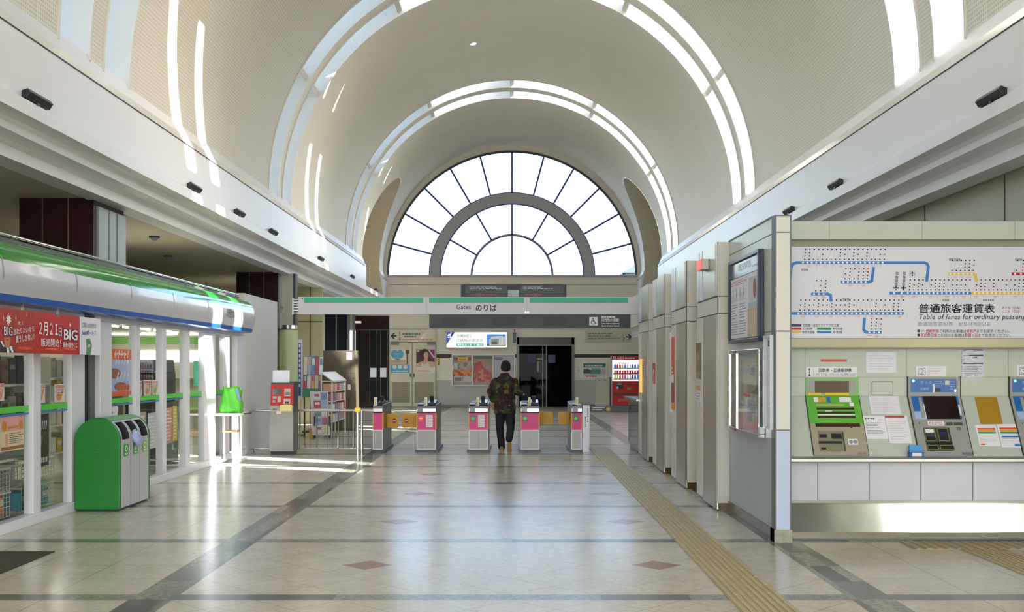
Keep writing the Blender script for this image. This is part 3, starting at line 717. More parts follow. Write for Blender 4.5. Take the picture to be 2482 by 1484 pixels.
for i, (x0, x1, y0, y1) in enumerate(((97, 119, 932, 978), (142, 166, 932, 976), (4, 21, 930, 973))):
    window_poster('hanging_card', ('pale pink card in the shop door glass beside the white post', 'pale pink card in the door glass next to the wide white frame', 'white price card at the edge of the picture in the door glass')[i], x0, x1, y0, y1, [M_white2, mat('card_pale', '#e8d5d2', .5), P_pink, mat('card_orange', '#d98a4a', .5), M_grey], fn_card(i + 5), 'card', 'cards on the shop window')
def fn_land(b, a0, a1, z0, z1):
    w, h = a1 - a0, z1 - z0
    b.rect(FG, a0 + w * .02, a1 - w * .02, z0 + h * .55, z1 - h * .02, .002, 1); b.rect(FG, a0 + w * .02, a1 - w * .02, z0 + h * .03, z0 + h * .12, .002, 3)
    b.disc(FG, a0 + w * .15, z0 + h * .7, w * .1, .0025, 4, 12, h * .14); b.disc(FG, a0 + w * .86, z0 + h * .7, w * .09, .0025, 4, 12, h * .12); b.rect(FG, a0 + w * .28, a1 - w * .25, z0 + h * .62, z0 + h * .68, .0028, 4)
    b.rect(FG, a0 + w * .2, a0 + w * .3, z0 + h * .14, z0 + h * .48, .0026, 1); b.lines(FG, a0 + w * .35, a1 - w * .05, z0 + h * .18, z0 + h * .5, 6, .003, 2, .4, 3)
window_poster('price_poster', 'pink and cream poster low in the shop door glass', 12, 68, 1008, 1097, [P_cream, mat('poster_rose', '#dba0a0', .5, var=.1), M_grey, P_brown, mat('poster_amber', '#cf8a3c', .5)], fn_land)
def fn_dark(b, a0, a1, z0, z1):
    w, h = a1 - a0, z1 - z0
    for k in range(4): b.stroke(FG, [(a0 + w * (.3 + .15 * k), z0 + h * .72), (a0 + w * (.36 + .15 * k), z0 + h * .86)], w * .07, .003, 1)
    for k in range(4): b.rect(FG, a0 + w * (.12 + .2 * k), a0 + w * (.26 + .2 * k), z0 + h * .07, z0 + h * .17, .003, 1)
    b.disc(FG, a0 + w * .3, z0 + h * .5, w * .2, .003, 2, 10, h * .1)
window_poster('dark_poster', 'tall dark brown poster low in the shop door glass', 96, 128, 1006, 1134, [P_dk, M_lgrey, P_brown], fn_dark)
window_poster('small_notice', 'white paper notice under the blue stripe beside the wide white frame', 267, 293, 988, 1010, [M_white2, M_grey], lambda b, a0, a1, z0, z1: b.lines(FG, a0 + .03, a1 - .03, z0 + .03, z1 - .06, 3, .003, 1, .4, 9))
for i, (x0, x1, y0, y1, cl) in enumerate(((343, 362, 1000, 1120, '#b9a7a0'), (366, 386, 1002, 1090, '#c3c6cc'), (404, 424, 990, 1078, '#cf8f86'), (426, 436, 985, 1070, '#c9b23f'))):
    window_poster('lower_poster', ('mauve poster below the blue stripe near the recycling bins', 'pale grey poster below the blue stripe', 'rose poster below the blue stripe', 'narrow yellow poster below the blue stripe')[i], x0, x1, y0, y1, [mat('lowposter%d' % i, cl, .55, var=.25, scale=9), M_white2, M_redink], lambda b, a0, a1, z0, z1: b.lines(FG, a0 + .02, a1 - .02, z0 + .03, z1 - .03, 9, .003, 1, .35, 4), group='posters below the stripe')
# ---- inside the shop: magazine rack, wire baskets, shelf units with goods, copier
M_shelf = mat('shelf_white', '#cfcfc8', .4); M_wire = mat('basket_wire', '#b8bcb4', .35, .6)
def rack(name, lab, y0, y1, x0, x1, zs, z_low=0):
    t = thing(name, lab, 'shelf', ((x0 + x1) / 2, (y0 + y1) / 2, 0))
    for y in (y0, y1): MB().box(x0, x1, y - .015, y + .015, z_low, zs[-1] + .3).build('side_panel', M_shelf, t)
    for z in zs: MB().box(x0, x1, y0, y1, z - .012, z + .012).build('shelf', M_shelf, t)
    return t
rack('magazine_rack', 'white magazine rack just inside the shop door glass', 9.9, 11.85, -5.5, -5.1, [.66, 1.02, 1.42], .66)
MB().box(-5.56, -5.5, 9.9, 11.85, 0, 1.72).build('back_panel', M_shelf, bpy.data.objects['magazine_rack'])
MAGC = [mat('mag%d' % i, c, .45, var=.3, scale=18) for i, c in enumerate(('#3b4438', '#5a4a40', '#8f9a90', '#2d3338', '#7a5a54', '#a9ad9f', '#44594c'))]
mg = None
for z, rowl in ((1.432, 'top'), (1.032, 'middle')):
    for k in range(11):
        y = 9.98 + k * .17
        b = MB(); b.box(-5.26, -5.235, y, y + .15, z, z + .24 + .03 * (k % 3), 0); b.rect(facing_hall(-5.234), y + .02, y + .13, z + .15, z + .2, 0, 1)
        tag(b.build('magazine', [MAGC[(k * 3 + int(z * 5)) % 7], MAGC[(k + 2) % 7]]), 'magazine standing face out on the %s shelf of the rack inside the shop door' % rowl, 'magazine', 'magazines on the %s rack shelf' % rowl)
def basket(y0, y1, z0, z1, lab):
    x0, x1 = -5.42, -5.02
    t = thing('wire_basket', lab, 'basket', ((x0 + x1) / 2, (y0 + y1) / 2, z0), 'wire baskets inside the shop door')
    b = MB(); n = 12
    for i in range(n + 1):
        y = y0 + (y1 - y0) * i / n; b.box(x1 - .004, x1, y - .003, y + .003, z0, z1); b.box(x0, x0 + .004, y - .003, y + .003, z0, z1)
    for i in range(6):
        z = z0 + (z1 - z0) * i / 5; b.box(x1 - .005, x1 + .001, y0, y1, z - .003, z + .003); b.box(x0, x0 + .005, y0, y1, z - .003, z + .003)
    for i in range(9): x = x0 + (x1 - x0) * i / 8; b.box(x - .003, x + .003, y0, y1, z0, z0 + .006)
    b.build('mesh', M_wire, t)
    MB().rim(Fr((0, 0, z1), (1, 0, 0), (0, 1, 0), (0, 0, 1)), x0 - .01, x1 + .01, y0 - .01, y1 + .01, .02, -.01, .01).build('rim', M_wire, t)
    if z0 < .3:
        for y in (y0 + .02, y1 - .02): MB().box(x0, x0 + .012, y - .006, y + .006, 0, z0).build('leg', M_wire, t)
basket(9.92, 10.72, .12, .36, 'wire basket on the shop floor holding orange packs, by the door glass'); basket(10.98, 11.75, .12, .36, 'wire basket on the shop floor holding blue packs, by the door glass')
basket(9.92, 10.72, .375, .6, 'upper wire basket above the orange packs'); basket(10.98, 11.75, .375, .6, 'upper wire basket above the blue packs')
GOODC = [mat('goods%d' % i, c, .45, var=.2, scale=20) for i, c in enumerate(('#c4662c', '#3c7f9a', '#b9b5a6', '#c7a23a', '#8a3f34', '#cfd0cc', '#5f8f55', '#9a8878', '#d8c7b5'))]
gi = 0
def pack(x, y, z, dx, dy, dz, c, lab, grp):
    b = MB(); b.box(x - dx / 2, x + dx / 2, y - dy / 2, y + dy / 2, z, z + dz, 0); b.rect(facing_hall(x + dx / 2 + .001), y - dy * .35, y + dy * .35, z + dz * .5, z + dz * .8, 0, 1)
    return tag(b.build('product_pack', [GOODC[c], GOODC[5]], bevel=.006), lab, 'packet', grp)
for k in range(3): pack(-5.2, 10.06 + k * .25, .13, .3, .22, .2, 0, 'orange pack in the wire basket inside the shop door', 'orange packs in the basket')
for k in range(3): pack(-5.2, 11.12 + k * .24, .13, .3, .2, .18, 1, 'blue pack in the wire basket inside the shop door', 'blue packs in the basket')
for u, (xa, ya, yb) in enumerate(((-6.6, 14.2, 16.4), (-6.6, 16.5, 18.2))):
    rack('shelf_unit', ('white shelf unit of goods seen past the tall orange poster', 'white shelf unit of goods nearer the copier')[u], ya, yb, xa - .4, xa, [.35, .75, 1.12, 1.45])
    for z in (.362, .762, 1.132, 1.462):
        k = 0; y = ya + .12
        while y < yb - .1:
            pack(xa - .12, y, z, .18, .15 + .02 * (k % 3), .2 + .05 * ((k * 7 + int(z * 9)) % 4) / 2, (2, 5, 8, 7, 2, 5, 3, 4)[(k * 5 + int(z * 10)) % 8], 'packet on the white shelf unit behind the shop window, unit %s' % ('past the poster', 'by the copier')[u], 'goods on the shop shelf %s' % ('past the poster', 'by the copier')[u]); y += .2; k += 1
t = thing('copier', 'dark green copier standing inside the shop window', 'copier', (-6.0, 18.2, 0))
MB().box(-6.35, -5.75, 17.6, 18.5, 0, 1.02).build('body', mat('copier_body', '#2c4a38', .35, var=.2), t, bevel=.02)
MB().box(-6.32, -5.78, 17.65, 18.45, 1.02, 1.5).build('upper_unit', mat('copier_dark', '#25352c', .3, var=.2), t, bevel=.02)
MB().prism([(17.62, 1.5), (18.48, 1.5), (18.40, 1.72), (17.75, 1.72)], 'x', -6.3, -5.8).build('lid', M_grey, t, bevel=.01)
b = MB(); b.box(-5.79, -5.74, 17.75, 18.2, 1.18, 1.35); b.build('control_panel', M_dark, t)
tag(MB().slab(FG, sy(476), sy(488), vz(935, 17), vz(875, 17), -.004, 0).build('flag_sign', mat('flag_cyan', '#3cc0a0', .5)), 'small turquoise sign just inside the glass by the sunlit post', 'sign')
t = thing('wall_fridge', 'bright lit open fridge along the back wall of the shop', 'fridge', (-8, 27.7, 0))
MB().box(-9.6, -6.2, 27.4, 27.95, 0, 2.05).build('cabinet', M_shopw, t)
MB().rect(front(27.39), -9.5, -6.3, 1.72, 2.0, .004).build('lit_header', mat('fridge_light', (1, 1, .95), .5, emit=3.0, ecol=(1, .97, .88), var=0), t)
for z in (.5, .9, 1.3): MB().box(-9.5, -6.3, 27.3, 27.4, z, z + .05).build('shelf_edge', M_shelf, t)
# ------------------------------------------------------------------ recycling bin with three openings
BX0, BX1, BY0, BY1 = -4.86, -4.36, 11.92, 12.92
bt_ = thing('recycling_bin', 'green and grey recycling bin with three round-topped openings by the shop', 'bin', ((BX0 + BX1) / 2, (BY0 + BY1) / 2, 0))
def dome(x0, x1, z1, n=16, r=None):
    r = (x1 - x0) / 2; cx = (x0 + x1) / 2; zc = z1 - r
    return [(x0, .02)] + [(cx - r * math.cos(math.pi * i / n), zc + r * math.sin(math.pi * i / n)) for i in range(n + 1)] + [(x1, .02)]
MB().prism(dome(BX0, BX1, 1.04), 'y', BY0, BY0 + .05).build('end_panel', M_bingreen, bt_, bevel=.008)
MB().prism(dome(BX0, BX1, 1.04), 'y', BY1 - .04, BY1).build('end_panel', M_bingreen, bt_, bevel=.008)
MB().box(BX0 + .03, BX1 - .03, BY0 + .03, BY1 - .03, 0, .03).build('plinth', M_dark, bt_)
b = MB(); b.slab(Fr((0, BY0, 0), (1, 0, 0), (0, 0, 1), (0, -1, 0)), -4.67, -4.59, .672, .69, .0, .004, 0); b.build('badge', mat('badge_green', '#0d6a1f', .4), bt_)
wb = (BY1 - BY0 - .09) / 3
zc_ = 1.03 - .24
for k in range(3):
    y0 = BY0 + .05 + k * wb + .004; y1 = y0 + wb - .008
    # shell of one bay: front sheet with a curved shoulder; the opening is cut high in the front
    front_pts = [(BX1, .03), (BX1, .70), (BX1, zc_)] ; nA = 14
    cx = (BX0 + BX1) / 2; rr = (BX1 - BX0) / 2 - .004
    arc_ = [(cx + rr * math.cos(math.pi / 2 * i / nA), zc_ + rr * math.sin(math.pi / 2 * i / nA)) for i in range(nA + 1)]
    b = MB(); m_ = .035
    pl = [(BX1 - .004, .03)] + arc_
    hole0, hole1 = 1, 9                                              # arc steps left open between the margins
    for i in range(len(pl) - 1):
        p, q = pl[i], pl[i + 1]
        segs = [(y0, y1)] if not (hole0 <= i < hole1) else [(y0, y0 + m_), (y1 - m_, y1)]
        for a, c in segs: b.quad((p[0], a, p[1]), (p[0], c, p[1]), (q[0], c, q[1]), (q[0], a, q[1]), 0)
    bay_ = b.build('front_sheet', M_bingrey, bt_, smooth=True, recalc=False)
    h = MB(); pA, pB = pl[hole0], pl[hole1]; ins = BX1 - .2
    h.quad((pA[0], y0 + m_, pA[1]), (pA[0], y1 - m_, pA[1]), (ins, y1 - m_, pA[1] - .02), (ins, y0 + m_, pA[1] - .02)); h.quad((ins, y0 + m_, pA[1] - .02), (ins, y1 - m_, pA[1] - .02), (ins, y1 - m_, pB[1]), (ins, y0 + m_, pB[1]))
    for yy in (y0 + m_, y1 - m_): h.add([(p[0], yy, p[1]) for p in pl[hole0:hole1 + 1]] + [(ins, yy, pB[1]), (ins, yy, pA[1] - .02)], [tuple(range(hole1 - hole0 + 3))])
    h.quad((ins, y0 + m_, pB[1]), (ins, y1 - m_, pB[1]), (pB[0], y1 - m_, pB[1]), (pB[0], y0 + m_, pB[1]))
    h.build('opening', mat('bin_inside', '#2b2a2c', .6), bay_, recalc=False)
    b = MB(); back = [(cx + rr * math.cos(math.pi / 2 + math.pi / 2 * i / nA), zc_ + rr * math.sin(math.pi / 2 + math.pi / 2 * i / nA)) for i in range(nA + 1)]
    pl2 = arc_[9:] + back[1:] + [(BX0 + .004, .03)]
    vs = [(p, y, q + .006) for p, q in pl2 for y in (y0, y1)]
    b.add(vs, [(2 * i, 2 * i + 1, 2 * i + 3, 2 * i + 2) for i in range(len(pl2) - 1)], 0); b.build('lid', M_bingreen2, bt_, smooth=True, recalc=False)
    fs_ = facing_hall(BX1); b = MB(); c0 = (y0 + y1) / 2
    b.rect(fs_, c0 - .07, c0 + .07, .60 - .02 * 0, .735, .002, 0); b.disc(fs_, c0, .685, .038, .003, 1, 14); b.disc(fs_, c0, .685, .024, .0035, 0, 14)
    if k == 1: b.rect(fs_, c0 - .012, c0 + .012, .66, .715, .0038, 1)
    b.lines(fs_, c0 - .05, c0 + .05, .61, .64, 1, .003, 1, .6, k)
    b.build('sorting_label', [(M_vgreen, M_vgreen, mat('label_lime', '#7fc53a', .5))[k], M_white2], bay_, recalc=False)
# plastic bag hanging out of the middle opening
bm = bmesh.new(); bmesh.ops.create_icosphere(bm, subdivisions=3, radius=.09)
c0 = BY0 + .05 + 1.55 * wb
for v in bm.verts:
    n_ = math.sin(v.co.x * 60 + v.co.z * 40) * .008 + math.sin(v.co.y * 75) * .006
    v.co = Vector((v.co.x * .55 + n_ + (-.04 if v.co.z > 0 else 0), v.co.y * 1.15 + n_, v.co.z * 1.1 + n_)) + Vector((-4.335, c0, .785))
me = bpy.data.meshes.new('plastic_bag'); bm.to_mesh(me); bm.free(); me.materials.append(mat('thin_bag', '#9fa9d8', .35, var=.15, scale=30)); me.polygons.foreach_set('use_smooth', [True] * len(me.polygons))
o = bpy.data.objects.new('plastic_bag', me); COL.objects.link(o); tag(o, 'lilac plastic bag bulging out of the middle bin opening', 'bag')
# ------------------------------------------------------------------ small table stand with a bright green bag by the sunlit post
t = thing('folding_stand', 'white topped trolley table standing before the sunlit shop post', 'table', (-4.62, 18.0, 0))
MB().box(-4.86, -4.46, 17.55, 18.25, .80, .835).build('table_top', M_white, t, bevel=.008)
for x in (-4.80, -4.52): MB().box(x - .015, x + .015, 17.88, 17.92, .06, .80).build('leg', M_white, t)
for x in (-4.80, -4.52): MB().cyl((x, 17.6, .045), (x, 18.2, .045), .025, .025, 10).build('foot', M_white, t, smooth=True)
b = MB(); b.box(-4.78, -4.54, 17.7, 18.1, .52, .54, 0)
for x in (-4.77, -4.55): b.box(x - .006, x + .006, 17.7, 17.712, .54, .80, 1); b.box(x - .006, x + .006, 18.088, 18.1, .54, .80, 1)
b.build('wire_shelf', [mat('tray_orange', '#d0825a', .5), M_wire], t)
MB().cyl((-4.46, 17.85, .82), (-4.33, 17.8, .835), .012, .014, 10).build('handle', M_dark, t)
bm = bmesh.new(); bmesh.ops.create_cube(bm, size=1.0); bmesh.ops.subdivide_edges(bm, edges=bm.edges, cuts=7, use_grid_fill=True)
for v in bm.verts:
    t_ = v.co.z + .5; f = 1 - .22 * t_
    c = Vector((v.co.x * .36 * f, v.co.y * .22 * (1 - .6 * t_), v.co.z * .43))
    c += Vector((math.sin(c.z * 30 + c.x * 22) * .012, math.sin(c.x * 40 + c.z * 13) * .014, math.sin(c.x * 33) * .01))
    v.co = c + Vector((-4.67, 17.88, 1.055))
me = bpy.data.meshes.new('green_bag'); bm.to_mesh(me); bm.free(); me.materials.append(mat('bag_green', '#4cb024', .35, var=.15, scale=8)); me.polygons.foreach_set('use_smooth', [True] * len(me.polygons))
o = bpy.data.objects.new('green_bag', me); COL.objects.link(o); WL[o.name] = Vector((0, 0, 0)); tag(o, 'crumpled bright green bag on the white trolley table', 'bag')
b = MB(); fr = Fr((0, 17.72, 0), (1, 0, 0), (0, 0, 1), (0, -1, 0)); b.plate(fr, [(-4.57, 1.24), (-4.53, 1.25), (-4.47, 1.06), (-4.51, 1.05)], .005, .02); b.build('strap', mat('strap_grey', '#6f87a8', .5), o)
# ------------------------------------------------------------------ pillars rising behind the shop roof
for i, yp in enumerate((14.15, 25.3)):
    t = thing('aisle_pillar', ('dark maroon pillar above the shop roof, close to the camera', 'dark maroon pillar above the far end of the shop roof')[i], 'pillar', (-6, yp + .5, 0), 'pillars in the shop aisle')
    MB().box(-6.5, -5.52, yp, yp + 1.1, 2.5, 3.83).build('stone_face', M_maroon, t); sf_ = t.children[-1]
    b = MB(); b.box(-6.2, -6.188, yp - .006, yp, 2.5, 3.83); b.box(-5.86, -5.848, yp - .006, yp, 2.5, 3.83); b.build('joint', mat('bronze_joint', '#6b5a44', .4), sf_)
    b = MB(); b.box(-5.52, -5.49, yp + .1, yp + 1.1, 2.5, 3.74, 0)
    for q in (.45, .75): b.box(-5.492, -5.484, yp + q, yp + q + .03, 2.5, 3.74, 1)
    b.box(-5.49, -5.475, yp + .1, yp + 1.1, 2.98, 3.04, 1)
    b.build('metal_side', [mat('pillar_metal', '#8c948f', .35, .3), M_joint], t)
for i, (x, y) in enumerate(((-6.1, 18.3), (-6.9, 21.5))):
    t = thing('ceiling_downlight', ('small dark downlight on the aisle ceiling beyond the first pillar', 'small dark downlight on the aisle ceiling further along')[i], 'ceiling light', (x, y, 3.83), 'aisle ceiling downlights')
    MB().cyl((x, y, 3.83), (x, y, 3.80), .09, .09, 14).build('rim', M_charcoal, t); MB().lathe(x, y, [(.07, 3.80), (.05, 3.765), (.02, 3.755)], 12).build('bulb', M_grey, t)
# ------------------------------------------------------------------ ticket hall corner on the right: partition, pilaster blocks
XP = 2.42
FL = facing_left(XP)
b = MB()
b.box(XP, XP + .1, 9.97, 11.95, 1.03, 3.0, 0); b.box(XP, XP + .1, 9.97, 11.95, .115, 1.03, 1); b.box(XP - .015, XP + .1, 9.84, 11.95, 0, .115, 2)
for z in (2.848, 1.94, 1.03): b.box(XP - .002, XP, 9.97, 11.93, z - .005, z + .005, 3)
b.box(XP - .01, XP + .12, 9.97, 11.95, 3.0, 3.012, 3)
b.box(XP + .1, 5.7, 9.99, 10.0, 0, .01, 3)
struct(b.build('wall_partition', [M_greencream, M_bluegrey, M_stone, M_joint]))
b = MB()
b.box(2.425, 2.55, 9.84, 9.97, 1.03, 3.0, 0); b.box(2.425, 2.55, 9.84, 9.97, .115, 1.03, 1); b.box(2.405, 2.565, 9.815, 9.99, 0, .115, 2)
for xa in (2.412, 2.549): b.box(xa, xa + .014, 9.836, 9.97, .115, 3.005, 3)
for z in (2.846, 1.938, 1.03, 2.998): b.box(2.42, 2.555, 9.837, 9.842, z - .006, z + .006, 3)
tag(b.build('corner_post', [mat('post_cream', '#d2d3cb', .35, var=.02), M_ltblue, M_marble, M_joint]), 'slim cream and pale blue corner post where the notice wall meets the ticket machines', 'post')
blk = [11.95, 14.07, 16.10, 18.05]
XB = 2.29
b = MB()
for k, y0 in enumerate(blk):
    b.box(XB + .004, 3.0, y0, y0 + 1.32, .09, 3.0, 0); b.box(XB + .02, 3.0, y0 + .01, y0 + 1.3, 0, .09, 1)
    b.box(XB - .001, XB + .006, y0 - .004, y0 + .0, .09, 3.0, 2)
    for z in (2.395, 2.205): b.box(XB - .002, 2.6, y0 - .003, y0 + 1.3, z - .004, z + .004, 2)
for k, y0 in enumerate(blk):
    y1 = blk[k + 1] if k < 3 else 21.8
    b.box(XP, 3.0, y0 + 1.32, y1, 2.4, 3.0, 0); b.box(2.62, 3.0, y0 + 1.32, y1, .1, 2.4, 0); b.box(2.6, 3.0, y0 + 1.32, y1, 0, .1, 1)
    b.box(XP + .01, XP + .05, y0 + 1.32, y1, 2.2, 2.4, 3); b.box(XP, 2.62, y0 + 1.32, y1, 2.39, 2.4, 3)
struct(b.build('wall_office', [M_cream, M_stone, M_djoint, mat('lintel_glass', '#8fa39b', .12, .4, var=.1)]))
tt = ('first', 'second', 'third', 'fourth')
for k, y0 in enumerate(blk):
    t = thing('pilaster_cladding', 'brushed steel cladding on the %s pilaster of the office wall, counted from the notice wall' % tt[k], 'cladding', (XB, y0, 0), 'steel pilasters')
    for nm, z0, z1 in (('upper_sheet', 2.405, 2.995), ('lower_sheet', .02, 2.195)):
        b = MB(); b.prism([(XB - .006, y0 + .005), (XB - .012, y0 + .10), (XB - .004, y0 + .88), (XB + .01, y0 + .90), (XB + .01, y0 + .005)], 'z', z0, z1); b.build(nm, M_steel, t)
    b = MB(); b.box(XB - .008, XB + .006, y0 + .93, y0 + 1.1, 2.405, 2.995, 0); b.box(XB - .008, XB + .006, y0 + 1.13, y0 + 1.3, 2.405, 2.995, 0); b.build('upper_strip', M_alum, t)
    b = MB(); b.box(XB - .008, XB + .006, y0 + .93, y0 + 1.1, .05, 2.195, 0); b.box(XB - .008, XB + .006, y0 + 1.13, y0 + 1.3, .05, 2.195, 0); b.build('lower_strip', M_cream, t)
# small projecting alarm sign on the first pilaster
t = thing('projecting_sign', 'small red faced box sign sticking out of the first steel pilaster', 'sign', (2.25, 12.55, 2.8))
MB().box(2.2, XB - .012, 12.42, 12.75, 2.74, 2.86).build('housing', M_cream, t); MB().box(2.192, 2.2, 12.42, 12.75, 2.74, 2.86).build('red_face', mat('sign_orange', '#ef4a12', .4, emit=.25, ecol='#ef4a12'), t)
# posters on the pilasters
def wallposter(name, lab, X_, ya, yb, za, zb, mats, fn, cat='poster', group=None):
    fr = facing_left(X_); b = MB(); b.slab(fr, -yb, -ya, za, zb, 0, .006, 0); fn(b, fr, -yb, -ya, za, zb)
    return tag(b.build(name, mats, recalc=False), lab, cat, group)
def fn_scene(b, fr, a0, a1, z0, z1):
    w, h = a1 - a0, z1 - z0
    b.rect(fr, a0, a1, z0 + h * .78, z1, .008, 1); b.rect(fr, a0 + w * .1, a1 - w * .1, z0 + h * .2, z0 + h * .6, .008, 2); b.disc(fr, (a0 + a1) / 2, z0 + h * .6, w * .3, .009, 3, 14, h * .12); b.lines(fr, a0 + w * .1, a1 - w * .1, z0, z0 + h * .18, 4, .008, 4, .4, 5)
XQ = XB - .008
wallposter('wall_poster', 'olive and brown scenery poster on the first pilaster', XQ, 12.93, 13.27, 1.46, 1.90, [mat('poster_olive', '#7d7a45', .5, var=.4, scale=9), P_brown, mat('poster_ochre', '#8d7630', .5, var=.3, scale=12), mat('poster_flesh', '#b07f6a', .5), M_lgrey], fn_scene, group='posters on the pilasters')
wallposter('paper_notice', 'white paper notice with a pink head under the scenery poster', XQ, 12.94, 13.22, 1.18, 1.38, [M_paper, P_pink, M_grey], lambda b, fr, a0, a1, z0, z1: (b.rect(fr, a0, a1, z1 - .06, z1, .008, 1), b.lines(fr, a0 + .03, a1 - .03, z0 + .02, z1 - .08, 3, .008, 2, .3, 2)), 'notice')
wallposter('wall_poster', 'tall orange poster on the second pilaster', XQ, 15.05, 15.33, 1.0, 2.03, [mat('poster_tall_orange', '#cf6a48', .5, var=.15, scale=5), mat('poster_salmon', '#d9755a', .5), P_brown, M_white2, M_yellow], lambda b, fr, a0, a1, z0, z1: (b.rect(fr, a0, a1, z0, z0 + .1, .008, 4), b.rect(fr, a0, a1, z0 + .1, z0 + .38, .008, 2), b.rect(fr, a0 + .02, a1 - .02, z0 + .38, z0 + .5, .009, 3), b.rect(fr, a0 + .03, a1 - .03, z0 + .6, z0 + .72, .009, 1), b.lines(fr, a0 + .04, a1 - .04, z0 + .5, z0 + .62, 2, .0095, 3, .5, 7)), group='posters on the pilasters')
MB_ = MB(); MB_.box(XQ - .02, XQ, 15.34, 15.37, .95, 2.1); tag(MB_.build('pilaster_rail', M_alum), 'white upright rail beside the tall orange poster', 'rail')
wallposter('wall_poster', 'small red poster on the third pilaster', XQ, 17.08, 17.38, 1.33, 1.66, [mat('poster_redpink', '#b5453f', .5, var=.3, scale=9), M_red, P_pink, P_cream, M_white2], fn_scene, group='posters on the pilasters')
wallposter('paper_notice', 'small white notice under the red poster on the third pilaster', XQ, 17.1, 17.36, 1.26, 1.32, [M_paper, M_grey], lambda b, fr, a0, a1, z0, z1: b.lines(fr, a0 + .02, a1 - .02, z0 + .01, z1 - .01, 2, .008, 1, .3, 2), 'notice')
wallposter('name_strip', 'narrow white strip of vertical writing on the fourth pilaster', XB - .013, 18.45, 18.6, 1.4, 1.72, [M_paper, M_black], lambda b, fr, a0, a1, z0, z1: [b.rect(fr, a0 + .04, a1 - .04, z0 + .015 + .038 * i, z0 + .04 + .038 * i, .008, 1) for i in range(8)], 'sign')
tag(MB().box(XB - .024, XB - .012, 18.8, 19.07, 1.15, 1.74).build('light_strip', mat('amber_strip', '#e8b860', .4, emit=.45, ecol='#f0b860')), 'glowing amber upright strip light on the fourth pilaster', 'light')
# information board
t = thing('information_board', 'large dark blue framed information board high on the notice wall', 'notice board', (XP, 11, 2.3))
A0, A1, B0, B1 = -11.72, -10.30, 1.86, 2.745
b = MB(); b.slab(FL, A0, A1, B0, B1, .002, .035, 0); b.rim(FL, A0, A1, B0, B1, .035, .035, .06, 0); b.build('frame', mat('board_frame', '#23304a', .3, var=.1), t, bevel=.004)
b = MB(); b.rect(FL, A0 + .035, A1 - .035, B1 - .19, B1 - .03, .037, 0); b.text(FL, 'INFORMATION', A0 + .42, A0 + 1.02, B1 - .135, B1 - .065, .04, 1); b.lines(FL, A0 + 1.1, A0 + 1.3, B1 - .15, B1 - .12, 1, .04, 1, .6, 3); b.build('header', [mat('board_header', '#4a4f66', .15), M_white2], t, recalc=False)
b = MB(); c0, c1 = A0 + .04, A1 - .04; wd = c1 - c0
b.rect(FL, c0, c0 + wd * .62, B0 + .05, B1 - .2, .037, 0); b.rect(FL, c0 + wd * .62, c1, B0 + .05, B0 + .33, .037, 1); b.rect(FL, c0 + wd * .62, c1, B0 + .33, B1 - .2, .037, 0)
for q in range(2):
    for j, (za, zb) in enumerate(((.08, .24), (.25, .42), (.44, .52))): b.lines(FL, c0 + .04 + q * wd * .3, c0 + wd * (.28 + .3 * q), B0 + za, B0 + zb, 6, .039, 2, .22, q * 3 + j)
b.lines(FL, c0 + .04, c0 + wd * .58, B1 - .28, B1 - .22, 3, .039, 3, .3, 11)
for j in range(4): b.rect(FL, c0 + .12 + j * .17, c0 + .135 + j * .17, B1 - .4, B1 - .31, .039, 3)
b.rect(FL, c0 + wd * .66, c1 - .03, B1 - .48, B1 - .24, .0385, 4); b.disc(FL, c0 + wd * .86, B1 - .36, .07, .039, 5, 12, .1); b.rect(FL, c0 + wd * .64, c1 - .03, B1 - .56, B1 - .49, .039, 6)
b.build('notices', [M_paper, mat('board_cork', '#c9b79c', .6), M_grey, M_redink, mat('print_pale', '#c5c2cf', .5, var=.3, scale=14), P_brown, M_bluegrey], t, recalc=False)
# glazed display case under it
t = thing('display_case', 'silver framed glass display case low on the notice wall', 'display case', (XP, 11, 1.35))
A0, A1, B0, B1 = -11.67, -10.25, .93, 1.785
b = MB(); b.rim(FL, A0, A1, B0, B1, .035, .002, .07, 0); b.slab(FL, A0 + .36, A0 + .40, B0, B1, .03, .07, 0); b.build('frame', M_chrome, t, bevel=.004)
b = MB(); b.rect(FL, A0 + .03, A1 - .03, B0 + .03, B1 - .03, .006, 0); c0 = A0 + .45; wd = A1 - .06 - c0
b.rect(FL, c0, A1 - .06, B0 + .41, B0 + .50, .009, 1); b.rect(FL, c0, A1 - .06, B0 + .375, B0 + .40, .009, 2); b.rect(FL, c0 + wd * .4, A1 - .2, B0 + .36, B0 + .40, .010, 3)
b.rect(FL, c0 + wd * .25, c0 + wd * .7, B0 + .26, B0 + .35, .009, 4); b.rect(FL, c0 + wd * .3, c0 + wd * .5, B0 + .14, B0 + .22, .009, 4); b.rect(FL, c0 + wd * .6, c0 + wd * .85, B0 + .05, B0 + .19, .009, 5)
b.disc(FL, c0 + wd * .5, B0 + .63, .09, .009, 6, 12, .05); b.lines(FL, c0 + wd * .1, A1 - .12, B0 + .56, B0 + .8, 8, .009, 6, .25, 4); b.lines(FL, c0 + wd * .1, A1 - .12, B0 + .05, B0 + .36, 10, .0095, 7, .2, 8); b.lines(FL, A0 + .06, A0 + .32, B0 + .08, B0 + .8, 16, .009, 7, .2, 9)
b.build('posters', [mat('case_back', '#cfcdc6', .6), mat('case_brown', '#8a7e70', .5), M_redink, M_bluegrey, mat('case_blue', '#9fb2c6', .5), mat('case_pink', '#d9a9c0', .5), mat('case_pale', '#b4bfcc', .5), M_lgrey], t, recalc=False)
MB().rect(FL, A0 + .03, A1 - .03, B0 + .03, B1 - .03, .055).build('glass', M_caseglass, t)
t = thing('narrow_frame', 'narrow upright silver frame between the display case and the corner post', 'frame', (XP, 10, 1.5))
